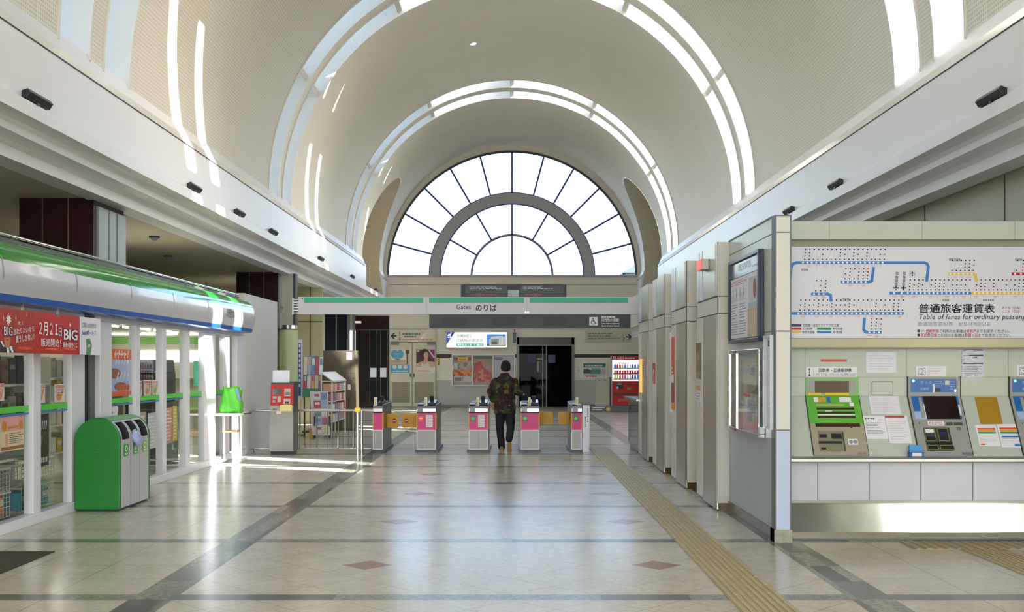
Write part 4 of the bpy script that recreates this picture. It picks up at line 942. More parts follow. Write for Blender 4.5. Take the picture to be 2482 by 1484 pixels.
b = MB(); b.rim(FL, -10.18, -9.9, 1.03, 1.905, .02, .002, .04, 0); b.build('frame', M_alum, t)
b = MB(); b.rect(FL, -10.16, -9.92, 1.05, 1.885, .008, 0); b.rect(FL, -10.1, -9.97, 1.8, 1.86, .01, 1)
for j in range(14): b.rect(FL, -10.06, -9.99, 1.12 + j * .045, 1.13 + j * .045 + .012 * (j % 2), .01, 2 if j % 3 else 3)
b.build('printed_list', [M_paper, M_charcoal, M_lgrey, M_redink], t, recalc=False)
# ------------------------------------------------------------------ ticket machine wall
YT = 10.55
X0T, X1T = 2.56, 6.9
M_tjoint = mat('panel_joint_grey', '#a2a896', .5)
b = MB(); FT = front(YT)
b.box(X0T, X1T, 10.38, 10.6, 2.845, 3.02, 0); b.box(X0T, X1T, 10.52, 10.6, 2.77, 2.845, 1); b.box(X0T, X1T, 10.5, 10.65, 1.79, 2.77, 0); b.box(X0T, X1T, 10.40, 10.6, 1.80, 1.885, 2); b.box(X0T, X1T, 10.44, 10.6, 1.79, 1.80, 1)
b.box(X0T, X1T, YT, 10.65, 1.324, 1.79, 0)
b.prism([(YT, 1.324), (10.65, 1.324), (10.65, .70), (10.25, .70), (10.25, .76)], 'x', X0T, X1T, 0)
for xx in (2010, 2235, 2460, 2685): b.slab(front(10.38), ux(xx, 10.38) - .004, ux(xx, 10.38) + .004, 2.845, 3.02, 0, .002, 3)
for xx in (1951, 2197, 2444, 2690): b.slab(FT, ux(xx, YT) - .004, ux(xx, YT) + .004, 1.51, 1.79, 0, .002, 3)
b.slab(FT, X0T, X1T, 1.505, 1.512, 0, .002, 3); b.slab(FT, X0T, X1T, 1.322, 1.326, 0, .002, 3)
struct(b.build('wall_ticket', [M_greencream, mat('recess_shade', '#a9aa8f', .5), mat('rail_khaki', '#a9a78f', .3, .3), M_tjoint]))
t = thing('ticket_counter', 'long steel counter with white apron and mirror kick plate under the ticket machines', 'counter', (4.5, 10.3, 0))
b = MB(); b.prism([(10.30, .70), (10.15, .70), (10.125, .715), (10.125, .74), (10.15, .755), (10.30, .755)], 'x', X0T, X1T, 0); b.build('worktop_edge', M_steel2, t)
b = MB(); b.box(X0T, X1T, 10.28, 10.34, .33, .70, 0)
for xx in (1982, 2107, 2232, 2358, 2484, 2610): b.slab(front(10.28), ux(xx, 10.28) - .004, ux(xx, 10.28) + .004, .33, .70, 0, .001, 1)
b.build('apron', [mat('apron_white', '#c6c9d2', .3, .15, .03), M_joint], t)
b = MB(); b.box(X0T, X1T, 10.27, 10.5, .305, .33, 0); b.build('apron_lip', mat('lip_steel', '#9b9a90', .3, .8), t)
b = MB(); b.prism([(10.425, 0), (10.465, .305), (10.5, .305), (10.5, 0)], 'x', X0T, X1T, 0); b.build('kick_plate', mat('mirror_steel', '#c9cac8', .13, 1.0, .03, 3, bump=.5, bscale=1.3), t)
sv = Vector((0, .30, .564)).normalized(); SLEN = math.sqrt(.30 ** 2 + .564 ** 2)
SL = Fr((0, 10.25, .76), (1, 0, 0), sv, (0, -sv.z, sv.y))
def slp(x, y): bb = (1105 - y) / 145 * SLEN; return ux(x, 10.25 + .30 * bb / SLEN), bb
def srect(b, x0, x1, y0, y1, h, m, dx=None):
    # rectangle on the slope from image columns at its top edge
    a0, bt2 = slp(x0, y0); a1, _ = slp(x1, y0); _, bb = slp(x0, y1); b.rect(SL, a0, a1, bb, bt2, h, m)
def sslab(b, x0, x1, y0, y1, h0, h1, m):
    a0, bt2 = slp(x0, y0); a1, _ = slp(x1, y0); _, bb = slp(x0, y1); b.slab(SL, a0, a1, bb, bt2, h0, h1, m)
def frect(b, x0, x1, y0, y1, h, m): b.rect(FT, ux(x0, YT), ux(x1, YT), vz(y1, YT), vz(y0, YT), h, m)
def fslab(b, x0, x1, y0, y1, h0, h1, m): b.slab(FT, ux(x0, YT), ux(x1, YT), vz(y1, YT), vz(y0, YT), h0, h1, m)
# machine 1: green front, beige base
t = thing('ticket_machine', 'green and beige ticket machine numbered one', 'ticket machine', (3.15, 10.4, 1.2), 'ticket machines')
b = MB(); fslab(b, 1952, 2080, 916, 960, 0, .014, 0); up_ = b.build('upper_panel', mat('machine_light_green', '#86b873', .35, var=.08), t)
b = MB(); frect(b, 1956, 2073, 922, 954, .016, 1); fslab(b, 1974, 2056, 924, 953, .014, .02, 0); b.build('display', [M_screen2, M_mgrey], up_)
b = MB(); frect(b, 1957, 1988, 952, 959, .024, 0); frect(b, 1998, 2055, 952, 959, .024, 0); b.build('yellow_label', mat('label_yellow', '#e6c12e', .5), up_)
a0, _ = slp(1952, 960); a1, _ = slp(2080, 960)
b = MB(); b.slab(SL, a0, a1, slp(0, 1030)[1], SLEN, 0, .014, 0); bp_ = b.build('button_panel', M_wgreen, t)
b = MB(); b.slab(SL, a0, a1, 0, slp(0, 1030)[1], 0, .018, 0); lp_ = b.build('lower_panel', M_beige, t)
b = MB(); b.slab(SL, a0 - .006, a0, 0, SLEN, 0, .016, 0); b.slab(SL, a1, a1 + .006, 0, SLEN, 0, .016, 0); b.build('edge_gap', M_djoint, t)
b = MB(); sx = lambda f: a0 + (a1 - a0) * f
for k, (f0, f1, y0, y1, m) in enumerate(((.14, .22, 965, 977, 1), (.22, .29, 965, 977, 2), (.30, .36, 965, 977, 2), (.385, .45, 964, 978, 3), (.62, .84, 965, 977, 1), (.80, .88, 978, 988, 1), (.17, .7, 982, 987, 4))): b.rect(SL, sx(f0), sx(f1), slp(0, y1)[1], slp(0, y0)[1], .0165, m)
for y0, m in ((991, 0), (1001, 0), (1011.5, 0)): b.slab(SL, sx(.17), sx(.87), slp(0, y0 + 4.5)[1], slp(0, y0)[1], .014, .02, m)
for i in range(13): 
    for y0 in (991, 1001, 1011.5): b.rect(SL, sx(.18 + .053 * i), sx(.215 + .053 * i), slp(0, y0 + 3.6)[1], slp(0, y0 + .8)[1], .0205, 5)
b.rect(SL, sx(.17), sx(.87), slp(0, 1010)[1], slp(0, 1007)[1], .017, 1); b.rect(SL, sx(.33), sx(.45), slp(0, 1000.5)[1], slp(0, 998)[1], .017, 1)
b.build('buttons', [M_dark, M_white2, mat('btn_orange', '#d99a2b', .4), M_mblue, mat('btn_olive', '#b7b06c', .4), mat('btn_maroon', '#4a2326', .4)], bp_, recalc=False)
b = MB(); b.slab(SL, sx(.10), sx(.93), slp(0, 1038)[1], slp(0, 1030)[1], .018, .024, 0); b.rect(SL, sx(.2), sx(.92), slp(0, 1036)[1], slp(0, 1032)[1], .0245, 1); b.build('note_slot', [M_dark, mat('slot_red', '#5a1f22', .3)], lp_)
b = MB(); b.slab(SL, sx(.12), sx(.60), slp(0, 1097)[1], slp(0, 1048)[1], .018, .02, 0)
for f0, f1, y0, y1 in ((.14, .28, 1056, 1064), (.36, .55, 1055, 1067), (.11, .54, 1073, 1078), (.14, .23, 1088, 1092)): b.slab(SL, sx(f0), sx(f1), slp(0, y1)[1], slp(0, y0)[1], .02, .026, 1)
b.rect(SL, sx(.57), sx(.585), slp(0, 1096)[1], slp(0, 1050)[1], .022, 1); b.build('ticket_tray', [mat('tray_shade', '#85806c', .4), M_dark], lp_)
b = MB(); b.rect(SL, sx(.66), sx(.84), slp(0, 1081)[1], slp(0, 1067)[1], .0195, 0)
for f in (.71, .79): b.disc(SL, sx(f), slp(0, 1074)[1], .02, .021, 1, 12)
b.slab(SL, sx(.80), sx(.96), slp(0, 1104)[1], slp(0, 1099)[1], .018, .021, 2); b.rect(SL, sx(.74), sx(.78), slp(0, 1041)[1], slp(0, 1039)[1], .02, 3); b.build('sticker', [M_white2, mat('sticker_grey', '#8f93a8', .5), mat('latch', '#8d8872', .4), M_dark], lp_, recalc=False)
# machines 2 and 3: blue head, dark touch screen
def bluemachine(xa, lab):
    t = thing('ticket_machine', lab, 'ticket machine', (ux(xa + 60, YT), 10.4, 1.2), 'ticket machines')
    o = xa - 2200
    b = MB(); fslab(b, 2200 + o, 2325 + o, 915, 960, 0, .02, 0); fslab(b, 2198 + o, 2200 + o, 913, 960, 0, .021, 1); fslab(b, 2325 + o, 2327 + o, 913, 960, 0, .021, 1); up_ = b.build('upper_panel', [M_mgrey, M_djoint], t)
    b = MB(); frect(b, 2205 + o, 2316 + o, 919, 951, .022, 0); b.text(FT, 'きっぷ', ux(2229 + o, YT), ux(2256 + o, YT), vz(931, YT), vz(923, YT), .024, 1); b.text(FT, '定期券', ux(2229 + o, YT), ux(2249 + o, YT), vz(946, YT), vz(939, YT), .024, 1)
    frect(b, 2258 + o, 2263 + o, 931, 951, .025, 2); frect(b, 2264 + o, 2278 + o, 941, 950, .024, 3); frect(b, 2288 + o, 2299 + o, 923, 933, .024, 4)
    b.lines(FT, ux(2262 + o, YT), ux(2285 + o, YT), vz(938, YT), vz(923, YT), 3, .024, 1, .35, 3); b.lines(FT, ux(2300 + o, YT), ux(2313 + o, YT), vz(946, YT), vz(923, YT), 4, .024, 1, .3, 6); b.build('head_sign', [M_mblue, mat('pale_blue_ink', '#a9c4e8', .5), M_white2, M_charcoal, mat('sign_beige', '#d8cfc6', .5)], up_, recalc=False)
    b = MB(); b.disc(FT, ux(2211.5 + o, YT), vz(923.5, YT), .013, .026, 0, 12); b.build('green_lamp', mat('lamp_green', '#3ff0b0', .3, emit=2.5, ecol='#4ff5b5'), up_)
    b = MB(); frect(b, 2311 + o, 2315 + o, 944, 950, .026, 0); b.build('white_lamp', mat('lamp_white', '#e8f4ff', .3, emit=1.5, ecol='#e8f4ff'), up_)
    a0, _ = slp(2200 + o, 960); a1, _ = slp(2325 + o, 960); sx = lambda f: a0 + (a1 - a0) * f; yb = lambda y: slp(0, y)[1]
    b = MB(); b.slab(SL, a0, a1, 0, SLEN, 0, .016, 0); b.slab(SL, a0 - .008, a0, 0, SLEN, 0, .017, 1); b.slab(SL, a1, a1 + .008, 0, SLEN, 0, .017, 1); lp_ = b.build('lower_panel', [M_mgrey, M_djoint], t)
    b = MB(); b.rect(SL, sx(.05), sx(.95), yb(1019), yb(963), .0175, 0); b.rect(SL, sx(.05), sx(.24), yb(1019), yb(1000), .0178, 1); b.slab(SL, sx(.18), sx(.24), yb(1016), yb(966), .0175, .022, 2); b.rect(SL, sx(.25), sx(.28), yb(1019), yb(982), .019, 3); b.rect(SL, sx(.92), sx(.95), yb(1010), yb(984), .019, 3); b.build('screen_surround', [M_mblue, mat('blue_fade', '#9fbbe0', .4), M_mgrey, M_white2], lp_, recalc=False)
    b = MB(); b.slab(SL, sx(.27), sx(.91), yb(1019), yb(963), .0175, .021, 0); b.build('touch_screen', M_screen, lp_)
    b = MB(); b.rect(SL, sx(.27), sx(.58), yb(1035), yb(1024), .018, 0); b.text(SL, 'PASMO', sx(.30), sx(.55), yb(1033), yb(1026), .02, 1); b.build('card_label', [M_white2, M_redink], lp_, recalc=False)
    b = MB(); b.slab(SL, sx(.16), sx(.66), yb(1095), yb(1040), .016, .018, 0)
    for f0, f1, y0, y1 in ((.17, .37, 1042, 1072), (.42, .62, 1042, 1072), (.17, .38, 1082, 1093), (.41, .68, 1082, 1093)):
        b.rim(SL, sx(f0), sx(f1), yb(y1), yb(y0), .006, .018, .022, 1); b.rect(SL, sx(f0) + .006, sx(f1) - .006, yb(y1) + .006, yb(y0) - .006, .0195, 2)
    b.rect(SL, sx(.19), sx(.35), yb(1052), yb(1044), .0215, 3); b.rect(SL, sx(.19), sx(.35), yb(1062), yb(1053), .0212, 0); b.rect(SL, sx(.46), sx(.60), yb(1060), yb(1046), .0212, 4); b.rect(SL, sx(.18), sx(.66), yb(1079), yb(1075), .0195, 2); b.build('coin_and_note_slots', [M_charcoal, mat('slot_yellow', '#8f8a3a', .4), M_dark, M_white2, M_navy], lp_, recalc=False)
    b = MB(); b.slab(SL, sx(.62), sx(.74), yb(1034), yb(1027), .016, .019, 0); b.slab(SL, sx(.76), sx(.93), yb(1034), yb(1027), .016, .019, 0); b.slab(SL, sx(.80), sx(.88), yb(1045), yb(1038), .016, .019, 1); b.rect(SL, sx(.10), sx(.12), yb(1031), yb(1027), .018, 0); b.slab(SL, sx(.80), sx(.98), yb(1104), yb(1099), .016, .019, 2); b.build('reader', [mat('reader_dark', '#4c4f45', .4), mat('reader_green', '#6a7a5a', .4), M_joint], lp_, recalc=False)
    return t
bluemachine(2200, 'grey and blue ticket machine numbered two'); bluemachine(2446, 'grey and blue ticket machine numbered three, cut by the picture edge')
# number plates and papers on the wall
def plate_on(fn_rect, name, lab, x0, x1, y0, y1, mats, fn, cat='notice', group=None):
    b = MB()
    if fn_rect == 'f': fr = FT; A = (ux(x0, YT), ux(x1, YT), vz(y1, YT), vz(y0, YT))
    else:
        fr = SL; a0, bt2 = slp(x0, y0); a1, _ = slp(x1, y0); A = (a0, a1, slp(0, y1)[1], bt2)
    b.slab(fr, *A, .002, .006, 0); fn(b, fr, *A)
    return tag(b.build(name, mats, recalc=False), lab, cat, group)
def fn_one(b, fr, a0, a1, z0, z1):
    w = a1 - a0; h = z1 - z0
    b.text(fr, '１', a0 + w * .045, a0 + w * .09, z0 + h * .12, z1 - h * .12, .008, 1, bold=.03); b.rect(fr, a0 + w * .145, a0 + w * .15, z0 + h * .1, z1 - h * .15, .008, 2)
    b.text(fr, '回数券・普通乗車券', a0 + w * .25, a0 + w * .9, z0 + h * .48, z0 + h * .88, .008, 1, bold=.012); b.text(fr, '一万円・五千円札、パスネットカードもご利用になれます', a0 + w * .17, a1 - w * .02, z0 + h * .1, z0 + h * .38, .008, 1)
plate_on('f', 'number_plate', 'white plate with a bold number one over the green machine', 1953, 2076, 890, 914, [M_white2, M_black, M_grey], fn_one, 'sign', 'ticket machine number plates')
def fn_num(nn):
    def f(b, fr, a0, a1, z0, z1):
        w = a1 - a0; h = z1 - z0
        b.rim(fr, a0 + w * .09, a0 + w * .32, z0 + h * .15, z1 - h * .2, .004, .006, .0075, 1); b.text(fr, {'2': '２', '3': '３'}[nn], a0 + w * .15, a0 + w * .26, z0 + h * .2, z1 - h * .25, .008, 1); b.lines(fr, a0 + w * .38, a1 - w * .06, z0 + h * .1, z1 - h * .15, 5, .008, 2, .3, 5)
    return f
plate_on('f', 'number_plate', 'white plate with a boxed number two over the middle machine', 2219, 2292, 888, 913, [M_white2, M_grey, M_pinkink], fn_num('2'), 'sign', 'ticket machine number plates')
plate_on('f', 'number_plate', 'white plate with a boxed number three at the picture edge', 2464, 2537, 885, 912, [M_white2, M_grey, M_pinkink], fn_num('3'), 'sign', 'ticket machine number plates')
plate_on('f', 'red_strip', 'thin red strip above the number one plate', 1989, 2052, 871, 877, [mat('strip_red', '#d0513c', .5)], lambda *a: None, 'label')
fl = lambda n, m, s, f=.3: (lambda b, fr, a0, a1, z0, z1: b.lines(fr, a0 + (a1 - a0) * .1, a1 - (a1 - a0) * .1, z0 + (z1 - z0) * .12, z1 - (z1 - z0) * .12, n, .0075, m, f, s))
plate_on('f', 'paper_notice', 'pale paper notice on the wall above the blank flap', 2098, 2172, 853, 904, [M_paper, M_pinkink], fl(6, 1, 3, .2), group='notices by the ticket machines')
def fn_crinkle(b, fr, a0, a1, z0, z1):
    r = random.Random(3); w, h = a1 - a0, z1 - z0
    for y in (.9, .72, .45): b.rect(fr, a0 + w * .05, a1 - w * .05, z0 + h * y, z0 + h * (y + .04), .0075, 1)
    b.lines(fr, a0 + w * .1, a1 - w * .1, z0 + h * .05, z0 + h * .4, 6, .0075, 2, .25, 2)
    for i in range(14):
        x, y = r.random() * .8, r.random() * .9
        b.stroke(fr, [(a0 + w * x, z0 + h * y), (a0 + w * min(1, x + .3), z0 + h * min(1, y + .08 * (r.random() - .3)))], .006, .008, 3)
plate_on('f', 'sleeved_notice', 'notice in a shiny crinkled plastic sleeve above the ochre plate', 2331, 2385, 843, 915, [mat('sleeve', '#c6cadb', .12, var=.15, scale=20, bump=.6, bscale=25), M_charcoal, M_grey, M_white2], fn_crinkle)
plate_on('f', 'blank_flap', 'blank outlined service flap beside the green machine', 2113, 2164, 925, 958, [M_djoint, M_greencream], lambda b, fr, a0, a1, z0, z1: b.rect(fr, a0 + .004, a1 - .004, z0 + .004, z1 - .004, .0075, 1), 'flap')
plate_on('s', 'paper_notice', 'wide pale paper notice on the slope under the blank flap', 2104, 2176, 961, 1006, [M_paper, M_pinkink, M_grey], fl(8, 1, 7, .2), group='notices by the ticket machines')
plate_on('s', 'paper_notice', 'white card of black print low beside the green machine', 2088, 2143, 1010, 1066, [M_white2, M_grey, M_black], lambda b, fr, a0, a1, z0, z1: (b.lines(fr, a0 + .02, a1 - .02, z0 + .05, z1 - .05, 9, .0075, 1, .25, 5), [b.rect(fr, a0 + .03 + .025 * i, a0 + .042 + .025 * i, z1 - .035, z1 - .022, .0078, 2) for i in range(4)]), group='notices by the ticket machines')
plate_on('s', 'paper_notice', 'white notice with a red heading beside the middle machine', 2144, 2198, 1010, 1076, [M_white2, M_pinkink, M_redink], lambda b, fr, a0, a1, z0, z1: (b.lines(fr, a0 + .02, a1 - .02, z0 + .03, z1 - .05, 9, .0075, 1, .25, 8), b.rect(fr, a0, a1 - .03, z1 - .02, z1, .008, 2)), group='notices by the ticket machines')
plate_on('s', 'ochre_plate', 'plain ochre plate on the slope between the blue machines', 2362, 2415, 963, 1029, [mat('ochre_card', '#a87f1a', .5, var=.08)], lambda *a: None, 'plate')
def fn_card2(blue):
    def f(b, fr, a0, a1, z0, z1):
        w, h = a1 - a0, z1 - z0
        for i, m in enumerate((1, 2, 3)): b.rect(fr, a0 + w * .08, a1 - w * .08, z1 - h * (.23 + .09 * i) - h * .0, z1 - h * (.15 + .09 * i), .0075, m)
        if blue: b.rect(fr, a0 + w * .1, a1 - w * .05, z0 + h * .42, z0 + h * .49, .0075, 4); b.rect(fr, a0 + w * .62, a1 - w * .03, z0 + h * .05, z0 + h * .16, .0075, 4)
        else: b.rect(fr, a0 + w * .08, a0 + w * .28, z0 + h * .05, z0 + h * .12, .0075, 1)
        b.lines(fr, a0 + w * .08, a1 - w * .1, z0 + h * .2, z0 + h * .4, 3, .0075, 5, .3, 3)
    return f
cm = [M_white2, M_orange, M_yellow, mat('stripe_teal', '#2f8f7a', .5), mat('stripe_mid_blue', '#3f80bf', .5), M_lgrey]
plate_on('s', 'striped_card', 'white card with orange and teal stripes under the ochre plate', 2362, 2413, 1032, 1083, cm, fn_card2(False), 'card', 'striped cards')
plate_on('s', 'striped_card', 'white card with an extra blue stripe next to the third machine', 2415, 2466, 1030, 1086, cm, fn_card2(True), 'card', 'striped cards')
t = thing('leaflet_box', 'small blue leaflet box on the counter beside the second machine', 'box', (3.87, 10.2, .755))
MB().box(3.775, 3.905, 10.17, 10.235, .755, .80).build('tray', M_blue, t)
MB().prism([(10.19, .775), (10.20, .865), (10.225, .865), (10.22, .775)], 'x', 3.78, 3.90).build('leaflets', mat('leaflet_blue', '#3f97d6', .45, var=.2, scale=12), t)
b = MB(); b.slab(front(10.17), 3.795, 3.885, .762, .795, .0, .003); b.build('label', M_white2, t)
# ------------------------------------------------------------------ fare table
t = thing('fare_board', 'wide white railway fare table board above the ticket machines', 'sign', (4.5, 10.45, 2.3))
YF = 10.42; FF = front(YF); q = lambda x, y: (ux(x, YF), vz(y, YF))
MB().box(X0T, X1T - .1, YF, 10.52, 1.888, 2.778).build('board', mat('fare_white', '#d8d9e4', .4, var=.01), t)
b = MB(); LW_ = 7 * YF / FPX
def route(pts, m, h=.002):
    pq = [q(*p) for p in pts]
    for i in range(len(pq) - 1): b.stroke(FF, pq[i:i + 2], LW_, h + i * 6e-5, m)
route([(2142, 637), (1930, 637), (1922, 640), (1917, 650), (1909, 760), (1895, 760)], 0); route([(2140, 637), (2240, 637), (2247, 640), (2250, 647), (2246, 681)], 0, .0024); route([(2040, 684), (2106, 684), (2113, 681), (2117, 650)], 0)
route([(1968, 713), (2006, 713), (2013, 716), (2014, 729)], 0); route([(1895, 760), (2188, 760)], 0); route([(2095, 773), (2093, 798), (2097, 805), (2105, 806), (2135, 806)], 0)
route([(2158, 711), (2354, 711)], 0); route([(2356, 711), (2700, 711)], 1, .0026); route([(2300, 664), (2358, 664), (2364, 666), (2366, 681)], 1); route([(2454, 664), (2600, 664)], 2)
for y, x0, x1, m in ((789, 1895, 1942, 3), (797, 1895, 1942, 2), (805, 1895, 1942, 1), (797, 1980, 2015, 4), (805, 1980, 2015, 0)): b.rect(FF, *(q(x0, 0)[0], q(x1, 0)[0]), vz(y + 3, YF), vz(y - 3, YF), .002, m)
b.build('route_lines', [M_route, M_routey, M_red, M_navy, M_routeg], t, recalc=False)
b = MB(); s = MB(); rr_ = random.Random(5)
def stations(x0, x1, n, yl, hgt=27):
    for i in range(n):
        x = x0 + (x1 - x0) * i / max(1, n - 1)
        a, z = q(x, yl); s.disc(FF, a, z, .0105, .0035, 0, 10)
        k = rr_.randint(2, 4); 
        for j in range(k):
            yy = yl - 8 - hgt * (1 - j / (k - 1)) * .9; xx = x + 3.5 - (yl - yy) * -.08
            a, z = q(xx, yy); d = .0064; b.rect(FF, a - d, a + d, z - d, z + d, .002, 0 if rr_.random() > .07 else 1)
        a, z = q(x - 1, yl - 8); a2, z2 = q(x + 2, yl - 8 - hgt * (.5 + .5 * rr_.random())); b.stroke(FF, [(a, z), (a2, z2)], .004, .002, 2)
def fares(x0, x1, y, n):
    for i in range(n):
        x = x0 + (x1 - x0) * i / max(1, n - 1); a, z = q(x, y); b.rect(FF, a - .022, a + .022, z - .003, z + .006, .002, 3); b.rect(FF, a - .014, a + .014, z - .014, z - .007, .002, 3)
        a, z = q(x + 18, y - 6); b.rect(FF, a - .002, a + .002, z - .05, z, .002, 2)
stations(1946, 2139, 19, 637); stations(2044, 2098, 6, 684); stations(1973, 1996, 3, 713); stations(1935, 2183, 24, 760); stations(2107, 2130, 3, 806); stations(2200, 2345, 15, 711); stations(2362, 2475, 12, 711); stations(2485, 2640, 15, 711); stations(2303, 2355, 6, 664); stations(2460, 2560, 8, 664)
stations(2167, 2185, 2, 711, 8)
fares(1961, 2116, 645, 5); fares(2060, 2093, 692, 2); fares(1978, 1996, 721, 2); fares(1946, 2180, 767, 8); fares(2108, 2124, 814, 2); fares(2168, 2186, 719, 2); fares(2214, 2335, 719, 4); fares(2365, 2460, 719, 3); fares(2315, 2348, 672, 2)
for x in (2171, 2189):
    for j in range(4): a, z = q(x + 3 - j * .6, 663 + j * 9); b.rim(FF, a - .012, a + .012, z - .014, z + .014, .006, .001, .0022, 4); b.rect(FF, a - .003, a + .003, z - .012, z + .012, .0023, 4)
    a0, z0 = q(x - 6, 700); a1, z1 = q(x + 8, 696); b.rect(FF, a0, a1, z0, z1, .002, 4)
a, z = q(2211, 664); b.rim(FF, a - .03, a + .03, z - .03, z + .03, .003, .001, .0022, 2)
b.poly(FF, [(a - .004, z - .022), (a + .004, z - .022), (a + .005, z + .02), (a, z + .026), (a - .005, z + .02)], .003, 5); b.poly(FF, [(a - .024, z - .006), (a, z + .012), (a + .024, z - .006), (a + .024, z), (a, z + .02), (a - .024, z)], .0032, 5); b.poly(FF, [(a - .010, z - .022), (a, z - .016), (a + .010, z - .022), (a + .010, z - .018), (a, z - .01), (a - .010, z - .018)], .0034, 5)
b.build('station_print', [M_black, M_redink, M_lgrey, M_pinkink, M_grey, M_navy], t, recalc=False)
s.build('station_dots', M_white2, t, recalc=False)
b = MB()
def ft(sx_, x0, x1, y0, y1, m, **k): b.text(FF, sx_, ux(x0, YF), ux(x1, YF), vz(y1, YF), vz(y0, YF), .003, m, **k)
ft('普通旅客運賃表', 2227, 2410, 737, 759, 0); ft('普通旅客運賃表', 2227.8, 2410.8, 736.5, 758.5, 0); ft('Table of fares for ordinary passengers', 2225, 2507, 762, 778, 0, shear=.16); ft('普通旅客票价表', 2224, 2310, 780, 791, 1); ft('보통여객운임표', 2323, 2401, 781, 791, 1)
ft('●', 2223, 2230, 799, 806, 2); ft('JR', 2232, 2243, 800, 806, 1); ft('武蔵野線', 2244, 2275, 799, 807, 3, bold=.01); ft('ご利用のお客様は', 2277, 2341, 799, 807, 0); ft('東松戸', 2342, 2366, 799, 807, 3, bold=.01); ft('までお求めください。', 2367, 2446, 799, 807, 0)
ft('●', 2223, 2230, 809, 816, 0); ft('東武野田線', 2231, 2271, 808, 817, 3, bold=.01); ft('ご利用のお客様は', 2273, 2337, 809, 817, 0); ft('新鎌ヶ谷', 2338, 2370, 808, 817, 3, bold=.01); ft('までお求めください。', 2371, 2450, 809, 817, 0)
ft('おとな（上段）', 2429, 2472, 743, 750, 0); ft('こども（下段）', 2429, 2472, 752, 758, 3)
ft('北総線・成田スカイアクセス線', 1945, 2033, 785, 793, 0); ft('京成線', 1944, 1969, 794, 800, 0); ft('新京成線', 2018, 2042, 794, 800, 0); ft('都営浅草線', 1944, 1974, 802, 809, 0); ft('京急線', 2018, 2041, 802, 809, 0)
ft('京急線', 1942, 1958, 651, 657, 0); ft('京急線', 2042, 2058, 722, 729, 0); ft('都営浅草線', 2300, 2328, 626, 633, 0); ft('京成線', 2460, 2477, 626, 633, 0); ft('京急線', 2284, 2300, 725, 731, 0); ft('都営浅草線', 2382, 2409, 725, 731, 0)
b.build('lettering', [M_black, mat('mid_grey_ink', '#8b8ea0', .5), mat('plum_ink', '#4a1f4a', .5), M_redink], t, recalc=False)
# ------------------------------------------------------------------ gantry sign over the gates
YG0 = 20.4; FGy = front(YG0); gx = lambda x: ux(x, YG0); gz = lambda y: vz(y, YG0)
t = thing('gate_gantry', 'long white and green overhead sign beam spanning the ticket gates', 'sign', (gx(1120), YG0, gz(762)))
M_gw = mat('gantry_white', '#cfcdd2', .4, var=.02)
b = MB(); b.box(gx(722), 2.41, YG0, YG0 + .14, gz(762), gz(720)); b.build('beam', M_gw, t, bevel=.006)
b = MB()
for a, c in ((737, 1026), (1040, 1270), (1284, 1522)): b.rect(FGy, gx(a), gx(c), gz(734), gz(721.5), .003, 0)
b.build('green_stripe', M_greenstripe, t)
b = MB()
for xx in (1033, 1277): b.rect(FGy, gx(xx) - .005, gx(xx) + .005, gz(762), gz(720.5), .003, 0)
b.disc(FGy, gx(733), gz(724), .012, .003, 1, 10); b.build('seam', [M_lgrey, M_dark], t)
b = MB(); b.text(FGy, 'Gates', gx(1106), gx(1141), gz(750), gz(738.5), .004, 0, bold=.012); b.text(FGy, 'のりば', gx(1153), gx(1204), gz(755), gz(737.5), .004, 0, bold=.02); b.build('lettering', M_navy, t, recalc=False)
b = MB()
for xx in (1274, 1280): b.disc(FGy, gx(xx), gz(757.5), .016, .004, 0, 12)
b.build('indicator_lamp', mat('lamp_soft_white', '#ffffff', .3, emit=1.2), t)
b = MB()
for k in range(6): b.box(gx(709), gx(722), YG0 + .02, YG0 + .12, gz(726 + k * 6.5) - .008, gz(726 + k * 6.5) + .008)
b.box(gx(709) - .01, gx(709) + .01, YG0 + .02, YG0 + .12, gz(762), gz(722)); b.build('end_grille', M_steel2, t)
t = thing('gate_notice_board', 'dark grey hanging sign with a wheelchair symbol under the gantry', 'sign', (gx(1280), YG0 + .03, gz(795)))
b = MB(); b.box(gx(1040), gx(1528), YG0 + .03, YG0 + .12, gz(795), gz(763)); b.build('board', M_charcoal, t, bevel=.004)
Fq = front(YG0 + .03); b = MB()
for a, c in ((1074, 1130), (1194, 1250), (1318, 1374)): b.rect(Fq, gx(a), gx(c), gz(789), gz(769), .003, 0)
b.build('blank_display', mat('blank_display', '#2e3236', .5), t)
b = MB(); b.rect(Fq, gx(1428.5), gx(1449), gz(789), gz(768.5), .003, 0)
cx, cz = gx(1438), gz(779); s_ = .0078
b.disc(Fq, cx - .4 * s_, cz + 7 * s_, 1.5 * s_, .005, 1, 12); b.stroke(Fq, [(cx - .3 * s_, cz + 5 * s_), (cx, cz - .5 * s_), (cx + 4 * s_, cz - .5 * s_), (cx + 5.5 * s_, cz - 5.5 * s_), (cx + 7.5 * s_, cz - 5 * s_)], 1.6 * s_, .005, 1); b.stroke(Fq, [(cx - .2 * s_, cz + 2.2 * s_), (cx + 3.3 * s_, cz + 2.2 * s_)], 1.3 * s_, .005, 1)
arc_ = [(cx + s_ * (.2 + 5 * math.cos(math.radians(a))), cz + s_ * (-2.5 + 5 * math.sin(math.radians(a)))) for a in range(115, 360, 20)]; b.stroke(Fq, arc_, 1.4 * s_, .006, 1)
b.build('wheelchair_symbol', [M_white2, M_navy], t, recalc=False)
